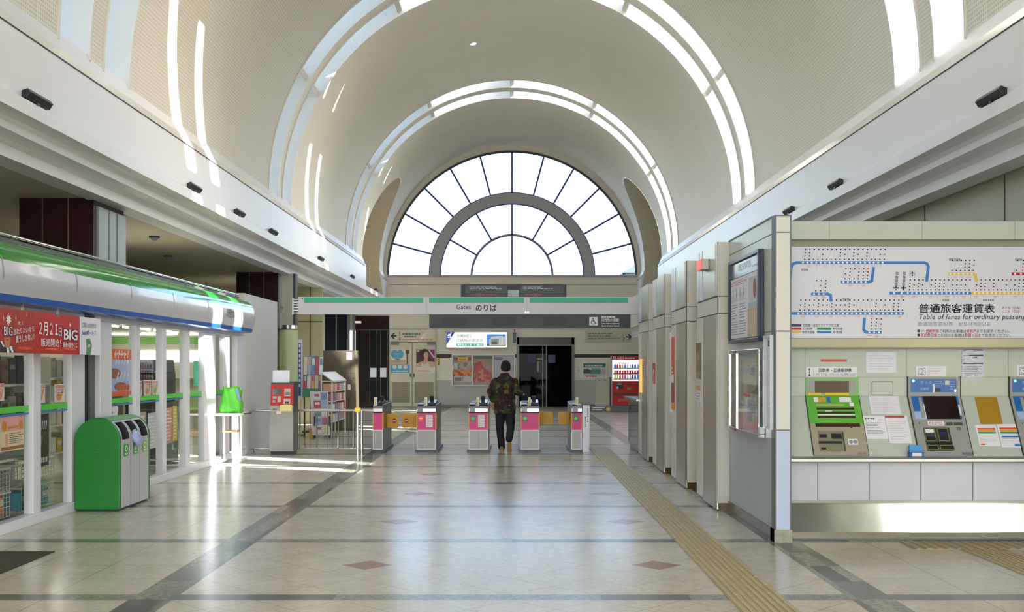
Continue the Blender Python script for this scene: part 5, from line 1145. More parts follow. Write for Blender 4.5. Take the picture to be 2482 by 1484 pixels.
b = MB(); b.text(Fq, '印西牧の原駅', gx(1458), gx(1501), gz(780), gz(772), .004, 0, bold=.01); b.lines(Fq, gx(1458), gx(1502), gz(772), gz(765), 1, .004, 0, .5, 4); b.lines(Fq, gx(1458), gx(1502), gz(793), gz(782), 2, .004, 0, .4, 6); b.build('lettering', M_white2, t, recalc=False)
# dark departure display standing on the gantry
t = thing('departure_display', 'dark twin panel departure display above the green striped gantry', 'display', (gx(1245), YG0 + .08, gz(720)))
b = MB(); b.prism([(gx(1117), gz(720)), (gx(1117), gz(691)), (gx(1130), gz(688.5)), (gx(1360), gz(688.5)), (gx(1373), gz(691)), (gx(1373), gz(720))], 'y', YG0 + .03, YG0 + .13, 0); b.build('casing', mat('display_case_dark', '#25282e', .5), t)
b = MB(); b.rect(Fq, gx(1128), gx(1228), gz(719), gz(691), .003, 0); b.rect(Fq, gx(1262), gx(1366), gz(719), gz(691), .003, 0); b.rect(Fq, gx(1231), gx(1258), gz(719), gz(703), .003, 1); b.build('screen', [mat('led_off', '#18191f', .4), mat('clock_face', '#8f9aa0', .3)], t)
b = MB()
for a, c in ((1138, 1215), (1268, 1340)): b.lines(Fq, gx(a), gx(c), gz(702), gz(694), 2, .005, 0, .35, a); b.lines(Fq, gx(a + 4), gx(c), gz(719), gz(709), 1, .005, 1, .35, a)
b.build('print', [M_lgrey, mat('led_red', '#8a3226', .4)], t, recalc=False)
# ------------------------------------------------------------------ ticket gates
YG = 20.06
gp = lambda x, Y=YG: ux(x, Y)
M_gside = mat('gate_side', '#5f6062', .3, .6, var=.05); M_gdark = mat('gate_dark', '#2a2d31', .2)
def gate(x0, x1, lab, arrow, paper=False, half=None):
    w = x1 - x0; t = thing('ticket_gate', lab, 'ticket gate', ((x0 + x1) / 2, YG, 0), 'ticket gates')
    fr = front(YG); LEN = 1.5
    MB().box(x0 - .035, x1 + .035, YG + .02, YG + LEN, 0, .055).build('base', M_dark, t)
    MB().box(x0 + .004, x1 - .004, YG + .012, YG + LEN - .03, .055, .74).build('body', M_gside, t)
    b = MB(); b.box(x0, x1, YG, YG + .012, .055, .42, 0); b.rim(fr, x0, x1, .055, .42, .016, 0, .006, 1); b.slab(fr, (x0 + x1) / 2 - .002, (x0 + x1) / 2 + .002, .07, .40, 0, .001, 2); b.rect(fr, x0 + .06, x0 + .13, .078, .088, .002, 2); b.build('kick_plate', [M_kick, M_white, M_joint], t)
    b = MB(); b.box(x0 + .012, x1 - .012, YG - .002, YG + .012, .42, .735, 0); fp_ = b.build('front_panel', M_magenta, t)
    for a, c in ((x0 - .006, x0 + .012), (x1 - .012, x1 + .006)): MB().box(a, c, YG - .004, YG + .16, .43, .735).build('yellow_guard', M_yellow, t)
    b = MB(); pr = [(YG, .735), (YG - .02, .76), (YG - .018, .82), (YG + .005, .86), (YG + .06, .885), (YG + LEN - .05, .905), (YG + LEN - .02, .735)]
    b.prism(pr, 'x', x0, x1, 0); hd_ = b.build('head', M_head, t, bevel=.006)
    if half != 'plain':
        b = MB(); b.box(x0 + .015, x0 + .12, YG - .024, YG - .01, .755, .84, 0); b.prism([(YG + .0, .862), (YG + .05, .90), (YG + .45, .92), (YG + .45, .89)], 'x', x0 + .015, x0 + .12, 0); b.rect(front(YG - .024), x0 + .03, x0 + .105, .80, .806, .002, 1); b.build('ticket_slot', [M_gdark, mat('slot_teal', '#3f6a66', .3)], hd_)
    b = MB(); px_ = x0 + w * (.40 if half != 'plain' else .1)
    b.prism([(YG + .03, .87), (YG + .03, 1.01), (YG + .06, 1.035), (YG + .12, 1.02), (YG + .12, .88)], 'x', px_, px_ + .05, 0); b.rect(front(YG + .03), px_ + .004, px_ + .03, .89, 1.0, .002, 1); b.build('sensor_post', [M_white, mat('post_yellow', '#d8c25a', .4)], hd_, bevel=.004)
    if half != 'right':
        b = MB(); b.prism([(YG + .05, .888), (YG + .06, .93), (YG + .5, .975), (YG + .55, .9)], 'x', px_ + .06, x1 - .012, 0); b.build('card_reader', M_gdark, hd_, bevel=.006)
        b = MB(); b.prism([(YG + .35, .96), (YG + .33, 1.04), (YG + .36, 1.05), (YG + .40, .96)], 'x', px_ + .075, px_ + .15, 0); b.build('fare_display', M_dark, hd_)
    MB().box(x0 + .02, x1 - .02, YG + .5, YG + LEN - .06, .885, .925).build('top_cover', M_gdark, hd_, bevel=.008)
    if arrow:
        b = MB(); a0 = x0 + .035; b.rect(fr, a0, a0 + .095, .575, .70, .004, 0)
        if arrow == 'go':
            c0, z0 = a0 + .047, .637; b.poly(fr, [(c0 - .036, z0), (c0 + .006, z0 + .042), (c0 + .006, z0 + .017), (c0 + .034, z0 + .017), (c0 + .034, z0 - .017), (c0 + .006, z0 - .017), (c0 + .006, z0 - .042)], .006, 1)
        else:
            b.disc(fr, a0 + .047, .637, .042, .006, 2, 16); b.rect(fr, a0 + .018, a0 + .076, .629, .645, .0075, 3)
        b.build('indicator', [mat('indicator_grey', '#5a5f5c', .4), mat('arrow_green', '#3f9a3a', .4, emit=.3, ecol='#3faa3a'), mat('stop_red', '#f01f10', .4, emit=1.2, ecol='#ff2010'), M_white2], fp_, recalc=False)
    if paper:
        b = MB(); a0 = x0 + w * .48; b.slab(fr, a0, a0 + .125, .47, .70, .003, .005, 0); b.lines(fr, a0 + .015, a0 + .11, .49, .68, 6, .0065, 1, .25, 3); b.build('notice', [M_white2, P_pink], fp_, recalc=False)
    return t
g1 = gate(gp(904), gp(928), 'slim ticket gate with a plain pink front at the railing end of the row', None, False, 'plain')
g2 = gate(gp(1010), gp(1057), 'ticket gate with a glowing red no-entry lamp and a white notice', 'stop', True)
g3 = gate(gp(1136), gp(1183), 'ticket gate with a green arrow and a white notice, beside the walking person', 'go', True)
g4 = gate(gp(1262), gp(1307), 'ticket gate with a green arrow and no notice, beside the walking person', 'go', False)
g5 = gate(gp(1385), gp(1411), 'slim ticket gate with a green arrow at the staff counter end of the row', 'go', False, 'right')
def flap(g, x0, x1, y0, y1, Y, sign=None):
    fr = front(Y); b = MB(); a0, a1, z0, z1 = ux(x0, Y), ux(x1, Y), vz(y1, Y), vz(y0, Y); r = .03
    pts = []
    for cx, cz, s0 in ((a1 - r, z0 + r, 270), (a1 - r, z1 - r, 0), (a0 + r, z1 - r, 90), (a0 + r, z0 + r, 180)):
        for i in range(5): an = math.radians(s0 + 22.5 * i); pts.append((cx + r * math.cos(an), cz + r * math.sin(an)))
    b.plate(fr, pts, 0, .03, 0)
    if sign: sx = ux(sign, Y); sz = (z0 + z1) / 2; b.disc(fr, sx, sz, .045, .032, 1, 16); b.rect(fr, sx - .032, sx + .032, sz - .009, sz + .009, .034, 2)
    b.build('flap_door', [M_yellow, M_redink, M_white2], g, recalc=False)
flap(g1, 931, 966, 1003, 1037, 20.75, 956); flap(g2, 975, 1011, 1003, 1037, 20.75, 985)
flap(g4, 1307, 1340, 998, 1029, 21.05); flap(g5, 1353, 1386, 998, 1029, 21.05)
t = thing('gate_side_board', 'tall pale board with vertical writing fixed beside the last slim gate', 'board', (gp(1419), 20.05, 0))
MB().box(gp(1411.5), gp(1428), 20.0, 20.12, 0, vz(983, 20)).build('board', mat('side_board', '#b9bac6', .35, .2, .05), t, bevel=.006)
b = MB(); f20 = front(20.0)
for i in range(6): b.rect(f20, ux(1418, 20), ux(1421, 20), vz(1036 - i * 4.5, 20), vz(1033 - i * 4.5, 20), .003, 0)
for i in range(8): b.rect(f20, ux(1423.5, 20), ux(1426, 20), vz(1024 - i * 4.5, 20), vz(1021 - i * 4.5, 20), .003, 1 if i < 5 else 0)
b.build('writing', [M_grey, M_redink], t, recalc=False)
# ------------------------------------------------------------------ railing, fare adjustment machine
t = thing('railing', 'stainless steel railing between the shop end wall and the first gate', 'railing', (-3.8, 20, 0))
rz = vz(995, 20); bz = vz(1088, 20)
MB().cyl((-4.89, 20, rz), (ux(905, 20), 20, rz), .022, .022, 10).build('top_rail', M_chrome, t, smooth=True)
MB().cyl((-4.89, 20, bz), (ux(900, 20), 20, bz), .018, .018, 10).build('bottom_rail', M_chrome, t, smooth=True)
for xx in (727, 768, 820, 857): MB().cyl((ux(xx, 20), 20, bz), (ux(xx, 20), 20, rz), .013 if xx in (768, 820) else .018, None, 8).build('upright', M_chrome, t, smooth=True)
for xx in (740, 752, 794, 806, 832, 845): MB().cyl((ux(xx, 20), 20, bz), (ux(xx, 20), 20, rz), .006, None, 6).build('baluster', M_chrome, t, smooth=True)
for xx in (867, 877): MB().cyl((ux(xx, 19.95), 19.95, 0), (ux(xx, 19.95), 19.95, rz + (-.0 if xx == 877 else -.05)), .024, None, 12).build('post', M_chrome, t, smooth=True)
for x in (-4.8, -3.6): MB().box(x - .02, x + .02, 19.98, 20.02, 0, bz).build('foot', M_chrome, t)
MB().box(ux(861, 20), ux(873, 20), 19.94, 20.06, rz - .02, rz + .05).build('yellow_lamp', mat('lamp_amber', '#e6b030', .4, emit=.4, ecol='#f0b030'), t)
YA = 19.5; FA = front(YA); ax = lambda x: ux(x, YA); az = lambda y: vz(y, YA)
t = thing('fare_adjustment_machine', 'red fronted steel fare machine standing at the railing', 'ticket machine', (ax(682), YA, 0))
MB().box(ax(653) + .02, ax(711) - .02, YA + .02, YA + .44, 0, .06).build('base', M_dark, t)
MB().box(ax(653), ax(711), YA, YA + .42, .06, az(1001)).build('lower_cabinet', M_kick, t, bevel=.006)
MB().prism([(YA, az(1001)), (YA + .08, az(928)), (YA + .45, az(926)), (YA + .45, az(1001))], 'x', ax(655), ax(710)).build('upper_cabinet', M_charcoal, t)
ang = Vector((0, .08, az(928) - az(1001))).normalized(); FU = Fr((0, YA, az(1001)), (1, 0, 0), ang, (0, -ang.z, ang.y)); L_ = math.hypot(.08, az(928) - az(1001))
uy = lambda y: (1001 - y) / 73 * L_
b = MB()
b.slab(FU, ax(655), ax(710), uy(984), uy(932), 0, .008, 0); b.slab(FU, ax(655), ax(710), uy(1001), uy(984), 0, .006, 1); b.rect(FU, ax(655), ax(710), uy(935), uy(932), .009, 2); b.build('red_front', [M_red, M_beige, mat('red_deep', '#a4271f', .4)], t)
b = MB(); b.slab(FU, ax(659), ax(681), uy(957), uy(943), .008, .012, 0); b.build('screen', mat('adj_screen', '#54544a', .12), t)
b = MB()
for x0, x1, y0, y1, m in ((688, 703, 943, 961, 0), (690, 702, 951, 958, 3), (660, 670, 961, 967, 1), (672, 680, 961, 975, 0), (660, 667, 970, 976, 1), (687, 703, 967, 980, 0), (690, 700, 974, 979, 2), (658, 675, 985, 997, 1), (661, 672, 991, 994, 2), (679, 707, 982, 997, 4), (670, 682, 997, 1004, 5)): b.rect(FU, ax(x0), ax(x1), uy(y1), uy(y0), .013, m)
b.build('buttons', [mat('adj_plate', '#b9aa9c', .4), M_mgrey, M_dark, M_bluegrey, mat('adj_yellow_note', '#d9cf86', .5), mat('adj_pink_note', '#d9c4c2', .5)], t, recalc=False)
tag(MB().prism([(YA + .12, az(928) - .002), (YA + .14, az(928)), (YA + .17, az(898)), (YA + .15, az(898))], 'x', ax(657), ax(698)).build('paper_notice', M_paper), 'white paper sign propped on top of the red fare machine', 'notice')
# ------------------------------------------------------------------ column, leaflet racks and lockers beyond the railing
t = thing('round_column', 'pale green round column with a steel collar beyond the railing', 'column', (-5.39, 25.8, 0))
MB().cyl((-5.39, 25.8, 0), (-5.39, 25.8, 2.48), .232, .232, 32).build('shaft', M_pgreen, t, smooth=True)
b = MB(); b.cyl((-5.39, 25.8, 2.48), (-5.39, 25.8, 2.51), .236, .236, 32, 0); b.cyl((-5.39, 25.8, 2.51), (-5.39, 25.8, 2.62), .09, .09, 20, 1); b.build('collar', [M_djoint, M_chrome], t, smooth=True)
b = MB(); b.box(-5.56, -5.25, 25.65, 25.95, 2.6, 3.83, 0); b.box(-5.60, -5.56, 25.7, 25.95, 2.6, 3.83, 1); b.box(-5.25, -5.19, 25.7, 25.95, 2.6, 3.83, 1); b.build('upper_casing', [mat('casing_grey', '#b5b3a8', .35, .2), M_charcoal], t)
YR = 24.3; fR = front(YR); rx = lambda x, Y=YR: ux(x, Y); rzz = lambda y, Y=YR: vz(y, Y)
t = thing('banner_stand', 'narrow blue and white upright banner beside the pale green column', 'banner', (rx(728, 25), 25.0, 0))
b = MB(); f25 = front(25.0); b.slab(f25, rx(722, 25), rx(733, 25), vz(968, 25), vz(823, 25), 0, .012, 0); b.rect(f25, rx(723, 25), rx(730, 25), vz(960, 25), vz(832, 25), .014, 1)
for i in range(9): b.rect(f25, rx(724.5, 25), rx(728.5, 25), vz(842 + i * 12, 25), vz(835 + i * 12, 25), .016, 0)
b.build('panel', [M_white2, M_blue], t, recalc=False)
MB().box(rx(727, 25), rx(729, 25), 25.0, 25.02, 0, vz(968, 25)).build('pole', M_steel2, t); MB().box(rx(721, 25), rx(734, 25), 24.9, 25.15, 0, .02).build('foot', M_charcoal, t)
LEAF = [mat('leaflet%d' % i, c, .45, var=.25, scale=15) for i, c in enumerate(('#e3d3d8', '#c2506a', '#d9cfa8', '#9fb3d4', '#e0e0e6', '#b56a8a', '#7f90c0', '#d6a67a'))]
t = thing('leaflet_rack', 'leaning green board of travel leaflets behind the railing', 'rack', (rx(757), YR, 0))
lean = Vector((0, .18, 1)).normalized(); FLn = Fr((0, YR, rzz(962)), (1, 0, 0), lean, (0, -lean.z, lean.y)); LL = (rzz(863) - rzz(962)) / lean.z
b = MB(); b.slab(FLn, rx(733), rx(781), 0, LL, -.03, 0, 0); b.build('board', mat('rack_green', '#3f8f6a', .5), t)
for x in (736, 778): MB().box(rx(x) - .012, rx(x) + .012, YR + .05, YR + .1, 0, rzz(940)).build('leg', M_charcoal, t)
MB().box(rx(733), rx(781), YR - .02, YR + .25, .10, .14).build('lower_shelf', M_charcoal, t)
for r_, (fb_, fh) in enumerate(((.52, .46), (.2, .34))):
    for k in range(5):
        a0 = rx(734 + k * 9.4); b = MB(); b.slab(FLn, a0, a0 + .078, LL * fb_, LL * (fb_ + fh), .002, .010, 0); b.rect(FLn, a0 + .01, a0 + .068, LL * (fb_ + fh * .55), LL * (fb_ + fh * .9), .012, 1)
        tag(b.build('leaflet', [LEAF[(k * 3 + r_) % 8], LEAF[(k * 5 + 2 + r_) % 8]]), 'travel leaflet in the %s row of the leaning green board' % ('upper', 'lower')[r_], 'leaflet', 'leaflets in the %s row' % ('upper', 'lower')[r_])
t = thing('magazine_stand', 'slanted stand of free magazines low beside the white wire rack', 'rack', (rx(770, 23.8), 23.8, 0))
l2 = Vector((-.10, .25, 1)).normalized(); F2 = Fr((rx(763, 23.8), 23.8, .08), (1, 0, 0), l2, Vector((1, 0, 0)).cross(l2).normalized())
b = MB(); b.slab(F2, -.06, .34, 0, 1.0, -.03, 0, 0); b.build('frame', M_shelf, t)
for x in (-.03, .3): MB().box(rx(763, 23.8) + x, rx(763, 23.8) + x + .03, 23.85, 23.95, 0, .5).build('leg', M_charcoal, t)
for k in range(5):
    b = MB(); b.slab(F2, .02, .17, .05 + .19 * k, .21 + .19 * k, .002, .012, 0); b.slab(F2, .18, .32, .05 + .19 * k, .21 + .19 * k, .002, .012, 1)
    b.rect(F2, .04, .15, .12 + .19 * k, .18 + .19 * k, .014, 2); b.build('magazine_pocket', [LEAF[(k * 3) % 8], LEAF[(k * 3 + 2) % 8], LEAF[(k + 5) % 8]], t)
t = thing('yellow_stool', 'small yellow box on the floor under the leaflet board', 'box', (rx(755, 24.0), 24.0, 0)); MB().box(rx(751, 24), rx(762, 24), 23.9, 24.1, .0, .2).build('body', M_yellow, t, bevel=.008); MB().box(rx(751, 24) - .006, rx(762, 24) + .006, 23.89, 24.11, .2, .22).build('lid', M_yellow, t)
# white newspaper rack along the hall side, standing in sunlight
t = thing('newspaper_rack', 'white wire newspaper rack in sunlight in front of the steel lockers', 'rack', (-4.2, 25.0, 0))
xr0, xr1, yr0, yr1 = -4.30, -4.06, 24.2, 26.1; MW = mat('rack_white', '#e6e4de', .35)
for y in (yr0, yr1):
    for x in (xr0, xr1): MB().box(x - .015, x + .015, y - .015, y + .015, 0, 1.45 if x == xr0 else 1.25).build('post', MW, t)
b = MB()
for z in (.35, .58, .81, 1.04, 1.27):
    b.box(xr1 - .01, xr1 + .01, yr0, yr1, z - .01, z + .01); b.box(xr0, xr1, yr1 - .01, yr1 + .01, z - .01, z + .01); b.box(xr0, xr1, yr0 - .01, yr0 + .01, z - .01, z + .01)
b.build('rail', MW, t)
b = MB(); b.prism([(xr0, 1.45), (xr0, 1.48), (xr1 + .03, 1.28), (xr1 + .03, 1.25)], 'y', yr0 - .02, yr1 + .02); b.build('top_sheet', MW, t)
for z in (.36, .59, .82, 1.05):
    for k in range(6): MB().box(xr0 + .03, xr1 + .012, yr0 + .06 + k * .31, yr0 + .32 + k * .31, z, z + .16).build('paper_bundle', LEAF[(k + int(z * 7)) % 8], t)
YL = 27.0; fL = front(YL); lx = lambda x: ux(x, YL); lz = lambda y: vz(y, YL)
t = thing('coin_lockers', 'brown grey steel lockers standing beyond the newspaper rack', 'locker', (lx(822), YL, 0))
lk_ = MB().box(lx(783), lx(862), YL, YL + .6, 0, lz(850)).build('cabinet', mat('locker_steel', '#5f5646', .35, .3, .08, 4), t, bevel=.006)
b = MB()
for x in (825, 838, 850): b.slab(fL, lx(x) - .004, lx(x) + .004, .05, lz(852), 0, .001, 0)
for y in (905, 960): b.slab(fL, lx(825), lx(862), lz(y) - .004, lz(y) + .004, 0, .001, 0)
b.build('door_gap', M_djoint, lk_)
b = MB()
for y in (917, 971):
    for x in (832, 845, 857): b.disc(fL, lx(x), lz(y), .014, .004, 0, 10)
b.build('keyhole', M_dark, lk_)
b = MB(); b.rect(fL, lx(840), lx(853), lz(872), lz(854), .003, 0); b.lines(fL, lx(842), lx(851), lz(870), lz(856), 4, .005, 1, .3, 3); b.rect(fL, lx(843), lx(850), lz(945), lz(932), .003, 0); b.build('label', [M_white2, M_grey], t, recalc=False)
# partition with dark glass beyond
b = MB(); b.box(-12, -5.3, 30.0, 30.12, 0, 3.83, 0)
f30 = front(30.0)
for x in (720, 752): b.slab(f30, ux(x, 30) - .012, ux(x, 30) + .012, 0, 3.83, 0, .003, 1)
b.slab(f30, -12, -5.3, vz(780, 30) - .012, vz(780, 30) + .012, 0, .003, 1)
struct(b.build('wall_inner', [mat('inner_panel', '#b9b89a', .25, var=.12, scale=2), M_djoint]))
# ------------------------------------------------------------------ staff counter and barrier bar on the right
t = thing('staff_counter', 'dark green glass fronted staff counter at the end of the office wall', 'counter', (2.45, 20.4, 0))
b = MB(); b.box(2.33, 2.60, 19.45, 21.5, .08, .98, 0); b.build('body', mat('counter_green', '#26362e', .1, var=.4, scale=2), t)
MB().box(2.36, 2.6, 19.48, 21.45, 0, .08).build('plinth', M_stone, t); MB().box(2.26, 2.61, 19.42, 21.55, .98, 1.01).build('worktop', M_dark, t, bevel=.006); b = MB(); b.box(2.25, 2.265, 19.42, 21.55, .975, 1.015); b.box(2.25, 2.61, 19.41, 19.425, .975, 1.015); b.build('steel_edge', M_chrome, t)
t = thing('barrier_bar', 'low black barrier board with a round emblem between last gate and staff counter', 'barrier', (1.9, 21.2, 0))
Y = 21.2; fB = front(Y); b = MB(); b.slab(fB, ux(1428.5, Y), ux(1526, Y), vz(1000, Y), vz(984, Y), -.04, 0, 0); b.build('board', M_dark, t, bevel=.008)
b = MB(); b.lines(fB, ux(1435, Y), ux(1466, Y), vz(996, Y), vz(986, Y), 2, .003, 0, .55, 2); b.disc(fB, ux(1474.5, Y), vz(992, Y), .05, .003, 1, 18); b.disc(fB, ux(1474.5, Y), vz(992, Y), .03, .004, 2, 14); b.build('print', [M_white2, mat('emblem_gold', '#b9924a', .4), mat('emblem_light', '#d9c08a', .4)], t, recalc=False)
MB().box(ux(1426, Y), ux(1429, Y), Y - .005, Y + .05, 0, vz(983, Y)).build('post', M_steel2, t)
# ------------------------------------------------------------------ things on the far wall
def rp(b, x0, x1, y0, y1, h, m): b.rect(FB, X(x0), X(x1), Z(y1), Z(y0), h, m)
def sl_(b, x0, x1, y0, y1, h0, h1, m): b.slab(FB, X(x0), X(x1), Z(y1), Z(y0), h0, h1, m)
M_door = mat('far_door', '#cbc4ae', .45, var=.03)
d = struct(MB().box(X(943), X(1058), YB - .03, YB, 0, Z(829)).build('door_4', mat('door_frame', '#b9b29c', .5)))
for x0, x1 in ((946, 998), (1001, 1055)):
    b = MB(); sl_(b, x0, x1, 831, 985, .03, .07, 0); lf = b.build('door_leaf', M_door, d)
    b = MB(); sl_(b, x0 + 4, x1 - 4, 926, 976, .07, .075, 0)
    for k in range(11): b.rect(FB, X(x0 + 5), X(x1 - 5), Z(974 - k * 4.4), Z(972.5 - k * 4.4), .078, 1)
    b.build('vent', [mat('vent_khaki', '#9a9076', .5), mat('vent_slot', '#857b62', .5)], d)
    b = MB(); sl_(b, (x1 - 4 if x0 < 950 else x0 + 1), (x1 - 1 if x0 < 950 else x0 + 4), 906, 914, .07, .12, 0); b.build('door_knob', M_charcoal, d)
for xx in (958, 1046): MB_ = MB(); sl_(MB_, xx - 10, xx + 10, 830, 836, .07, .16, 0); MB_.build('door_closer', M_joint, d)
t = thing('direction_sign', 'white sign with an arrow and platform numbers three and four over the double door', 'sign', (X(1000), YB - .07, Z(829)), 'platform direction signs')
b = MB(); sl_(b, 945, 1056, 800, 829, .0, .10, 0); b.build('board', mat('far_sign', '#d0cab8', .45), t)
b = MB(); f_ = front(YB - .10); b.stroke(f_, [(X(961), Z(815)), (X(949), Z(815))], .045, .003, 0); b.stroke(f_, [(X(956), Z(808.5)), (X(949), Z(815)), (X(956), Z(821.5))], .045, .003, 0); b.text(f_, '３', X(966), X(971.5), Z(813.5), Z(805), .003, 0); b.text(f_, '４', X(966), X(972), Z(826), Z(817.5), .003, 0)
b.lines(f_, X(976), X(1028), Z(813), Z(807), 1, .003, 1, .7, 3); b.lines(f_, X(980), X(1012), Z(819.5), Z(813.5), 1, .003, 1, .6, 5); b.lines(f_, X(976), X(1050), Z(827), Z(820), 1, .003, 2, .4, 8); b.build('lettering', [M_black, M_grey, P_pink], t, recalc=False)
t = thing('direction_sign', 'pale sign with platform numbers one and two beside the dark corridor', 'sign', (X(1475), YB - .05, Z(829)), 'platform direction signs')
b = MB(); sl_(b, 1419, 1530, 801, 829, .0, .05, 0); b.build('board', mat('far_sign_dim', '#c3bba6', .45), t)
f_ = front(YB - .05); b = MB(); b.text(f_, '１', X(1509), X(1512), Z(813), Z(806), .003, 0); b.text(f_, '２', X(1508.5), X(1514), Z(826.5), Z(818), .003, 0); b.stroke(f_, [(X(1518), Z(817)), (X(1528), Z(817))], .045, .003, 0); b.stroke(f_, [(X(1523), Z(811)), (X(1529), Z(817)), (X(1523), Z(823))], .045, .003, 0); b.lines(f_, X(1425), X(1503), Z(824), Z(806), 3, .003, 1, .35, 4); b.build('lettering', [M_black, M_grey], t, recalc=False)
def fposter(name, lab, x0, x1, y0, y1, mats, fn, h=.075, cat='poster', group=None):
    b = MB(); sl_(b, x0, x1, y0, y1, h, h + .006, 0); fn(b, h + .01); return tag(b.build(name, mats, recalc=False), lab, cat, group)
def fp_blue(b, h):
    rp(b, 948.5, 992, 881, 886, h, 3); rp(b, 948, 993, 886, 904, h, 1); b.disc(FB, X(957), Z(859), .14, h, 1, 18, .17); b.disc(FB, X(970), Z(859), .14, h + .001, 1, 18, .17); b.poly(FB, [(X(949.5), Z(864)), (X(977.5), Z(864)), (X(964), Z(875))], h + .002, 1)
    rp(b, 984, 992.5, 848, 858, h, 2); rp(b, 986, 990, 858, 882, h, 2); rp(b, 948.5, 984, 872, 880, h - .001, 3)
    for k, xx in enumerate((957, 970, 983)): b.disc(FB, X(xx), Z(890), .085, h + .004, 0, 14, .07)
    b.lines(FB, X(955), X(973), Z(870), Z(856), 3, h + .005, 0, .3, 4); b.lines(FB, X(952), X(990), Z(903), Z(898), 1, h + .005, 0, .4, 6)
fposter('wall_poster', 'poster with a blue heart and a wooden spoon on the double door', 947, 993, 847, 905, [mat('fp_white', '#d6cfc2', .5), mat('fp_blue', '#4f9fcb', .5, var=.1), mat('fp_brown', '#54402e', .5, var=.3, scale=10), mat('fp_tan', '#b79e86', .5)], fp_blue, group='posters on the far double door')
def fp_girl(b, h):
    rp(b, 1009.5, 1054, 847.5, 890, h, 1); b.poly(FB, [(X(1034), Z(847.5)), (X(1054), Z(847.5)), (X(1054), Z(872)), (X(1044), Z(868))], h + .001, 2); b.stroke(FB, [(X(1040), Z(849)), (X(1052), Z(866))], .05, h + .002, 0)
    b.poly(FB, [(X(1010), Z(882)), (X(1023), Z(876)), (X(1042), Z(876)), (X(1054), Z(878)), (X(1054), Z(890)), (X(1010), Z(890))], h + .002, 3); b.poly(FB, [(X(1021), Z(890)), (X(1023), Z(880)), (X(1030), Z(884)), (X(1038), Z(879)), (X(1043), Z(890))], h + .004, 0)
    b.disc(FB, X(1030), Z(858), .17, h + .003, 4, 16, .19); b.disc(FB, X(1033.5), Z(862), .10, h + .005, 3, 16, .145); b.disc(FB, X(1014), Z(851), .05, h + .005, 3, 12); b.poly(FB, [(X(1027), Z(878)), (X(1028), Z(870)), (X(1037), Z(870)), (X(1038), Z(879))], h + .0035, 3)
    b.lines(FB, X(1012), X(1046), Z(903), Z(896), 1, h, 5, .5, 5)
fposter('wall_poster', 'poster of a dark haired person with raised arms on the double door', 1009, 1055, 847, 905, [mat('fp_white', '#d6cfc2', .5), mat('fp_dark', '#4a2f2c', .5, var=.3, scale=10), mat('fp_violet', '#8a2f70', .5), mat('fp_skin', '#c99a7f', .5), mat('fp_hair', '#2b1d18', .5), P_pink], fp_girl, group='posters on the far double door')
# dark lift-like doors and glazing at the far end of the shop side
d = struct(MB().box(X(862), X(943), YB - .04, YB, 0, Z(766)).build('door_5', M_maroon))
b = MB()
for xx in (897, 914, 923, 940): sl_(b, xx - .8, xx + .8, 800, 985, .04, .07, 0)
sl_(b, 862, 943, 798, 801, .04, .07, 0); b.build('door_frame', mat('bronze_frame', '#3f4a3a', .35, .4), d)
b = MB(); rp(b, 863, 890, 816, 984, .045, 0); rp(b, 898, 913, 803, 984, .045, 1); rp(b, 924, 939, 803, 984, .045, 1); b.build('door_glass', [M_brownglass, mat('door_black', '#141018', .1)], d)
for xx in (898, 922): 
    b = MB(); sl_(b, xx, xx + 15, 892, 915, .075, .08, 0); tag(b.build('paper_notice', M_paper), ('white square paper on the dark door, nearer the lockers', 'white square paper on the dark door, nearer the pale double door')[xx == 922], 'notice', 'papers on the dark doors')
b = MB(); sl_(b, 788, 842, 745, 985, .0, .04, 1); sl_(b, 814, 817, 745, 985, .04, .06, 0); sl_(b, 842, 848, 745, 985, 0, .1, 0); sl_(b, 855, 861, 745, 985, 0, .1, 0)
struct(b.build('window_30', [M_joint, mat('dark_glazing', '#141826', .08, var=.4, scale=1)]))
b = MB(); sl_(b, 862, 876, 779, 784, .04, .16, 0); tag(b.build('wall_lamp', mat('wall_lamp_white', '#d8d2c0', .4, emit=.3)), 'small pale lamp above the dark doors', 'lamp')
# bank light box, grey box
t = thing('advertising_lightbox', 'glowing white bank advertisement box on the far wall', 'lightbox', (X(1156), YB - .1, Z(824)))
b = MB(); sl_(b, 1080, 1231, 803, 846, 0, .15, 0); b.build('casing', mat('lightbox_frame', '#c9b9b2', .4), t, bevel=.01)
f_ = front(YB - .15)
em = lambda n, c, s=.55: mat('lit_' + n, c, .5, emit=s, ecol=c, var=.01)
b = MB(); b.rect(f_, X(1083), X(1228), Z(842.5), Z(806), .004, 0); b.poly(f_, [(X(1083), Z(806)), (X(1103), Z(806)), (X(1083), Z(836))], .006, 1)
b.stroke(f_, [(X(1086), Z(818.5)), (X(1093.5), Z(818.5)), (X(1089), Z(810)), (X(1086.5), Z(815)), (X(1092), Z(812)), (X(1094), Z(807))], .03, .008, 0)
b.rect(f_, X(1107), X(1172), Z(840), Z(833), .006, 2); b.rect(f_, X(1180), X(1226), Z(840), Z(811), .006, 3); b.rect(f_, X(1180), X(1226), Z(840), Z(834), .0065, 6); b.poly(f_, [(X(1186), Z(838)), (X(1186), Z(824)), (X(1192), Z(817)), (X(1211), Z(815)), (X(1224), Z(817)), (X(1224), Z(838))], .007, 4); b.rect(f_, X(1190), X(1209), Z(836), Z(822), .008, 5); b.rect(f_, X(1192), X(1205), Z(836), Z(829), .0085, 7)
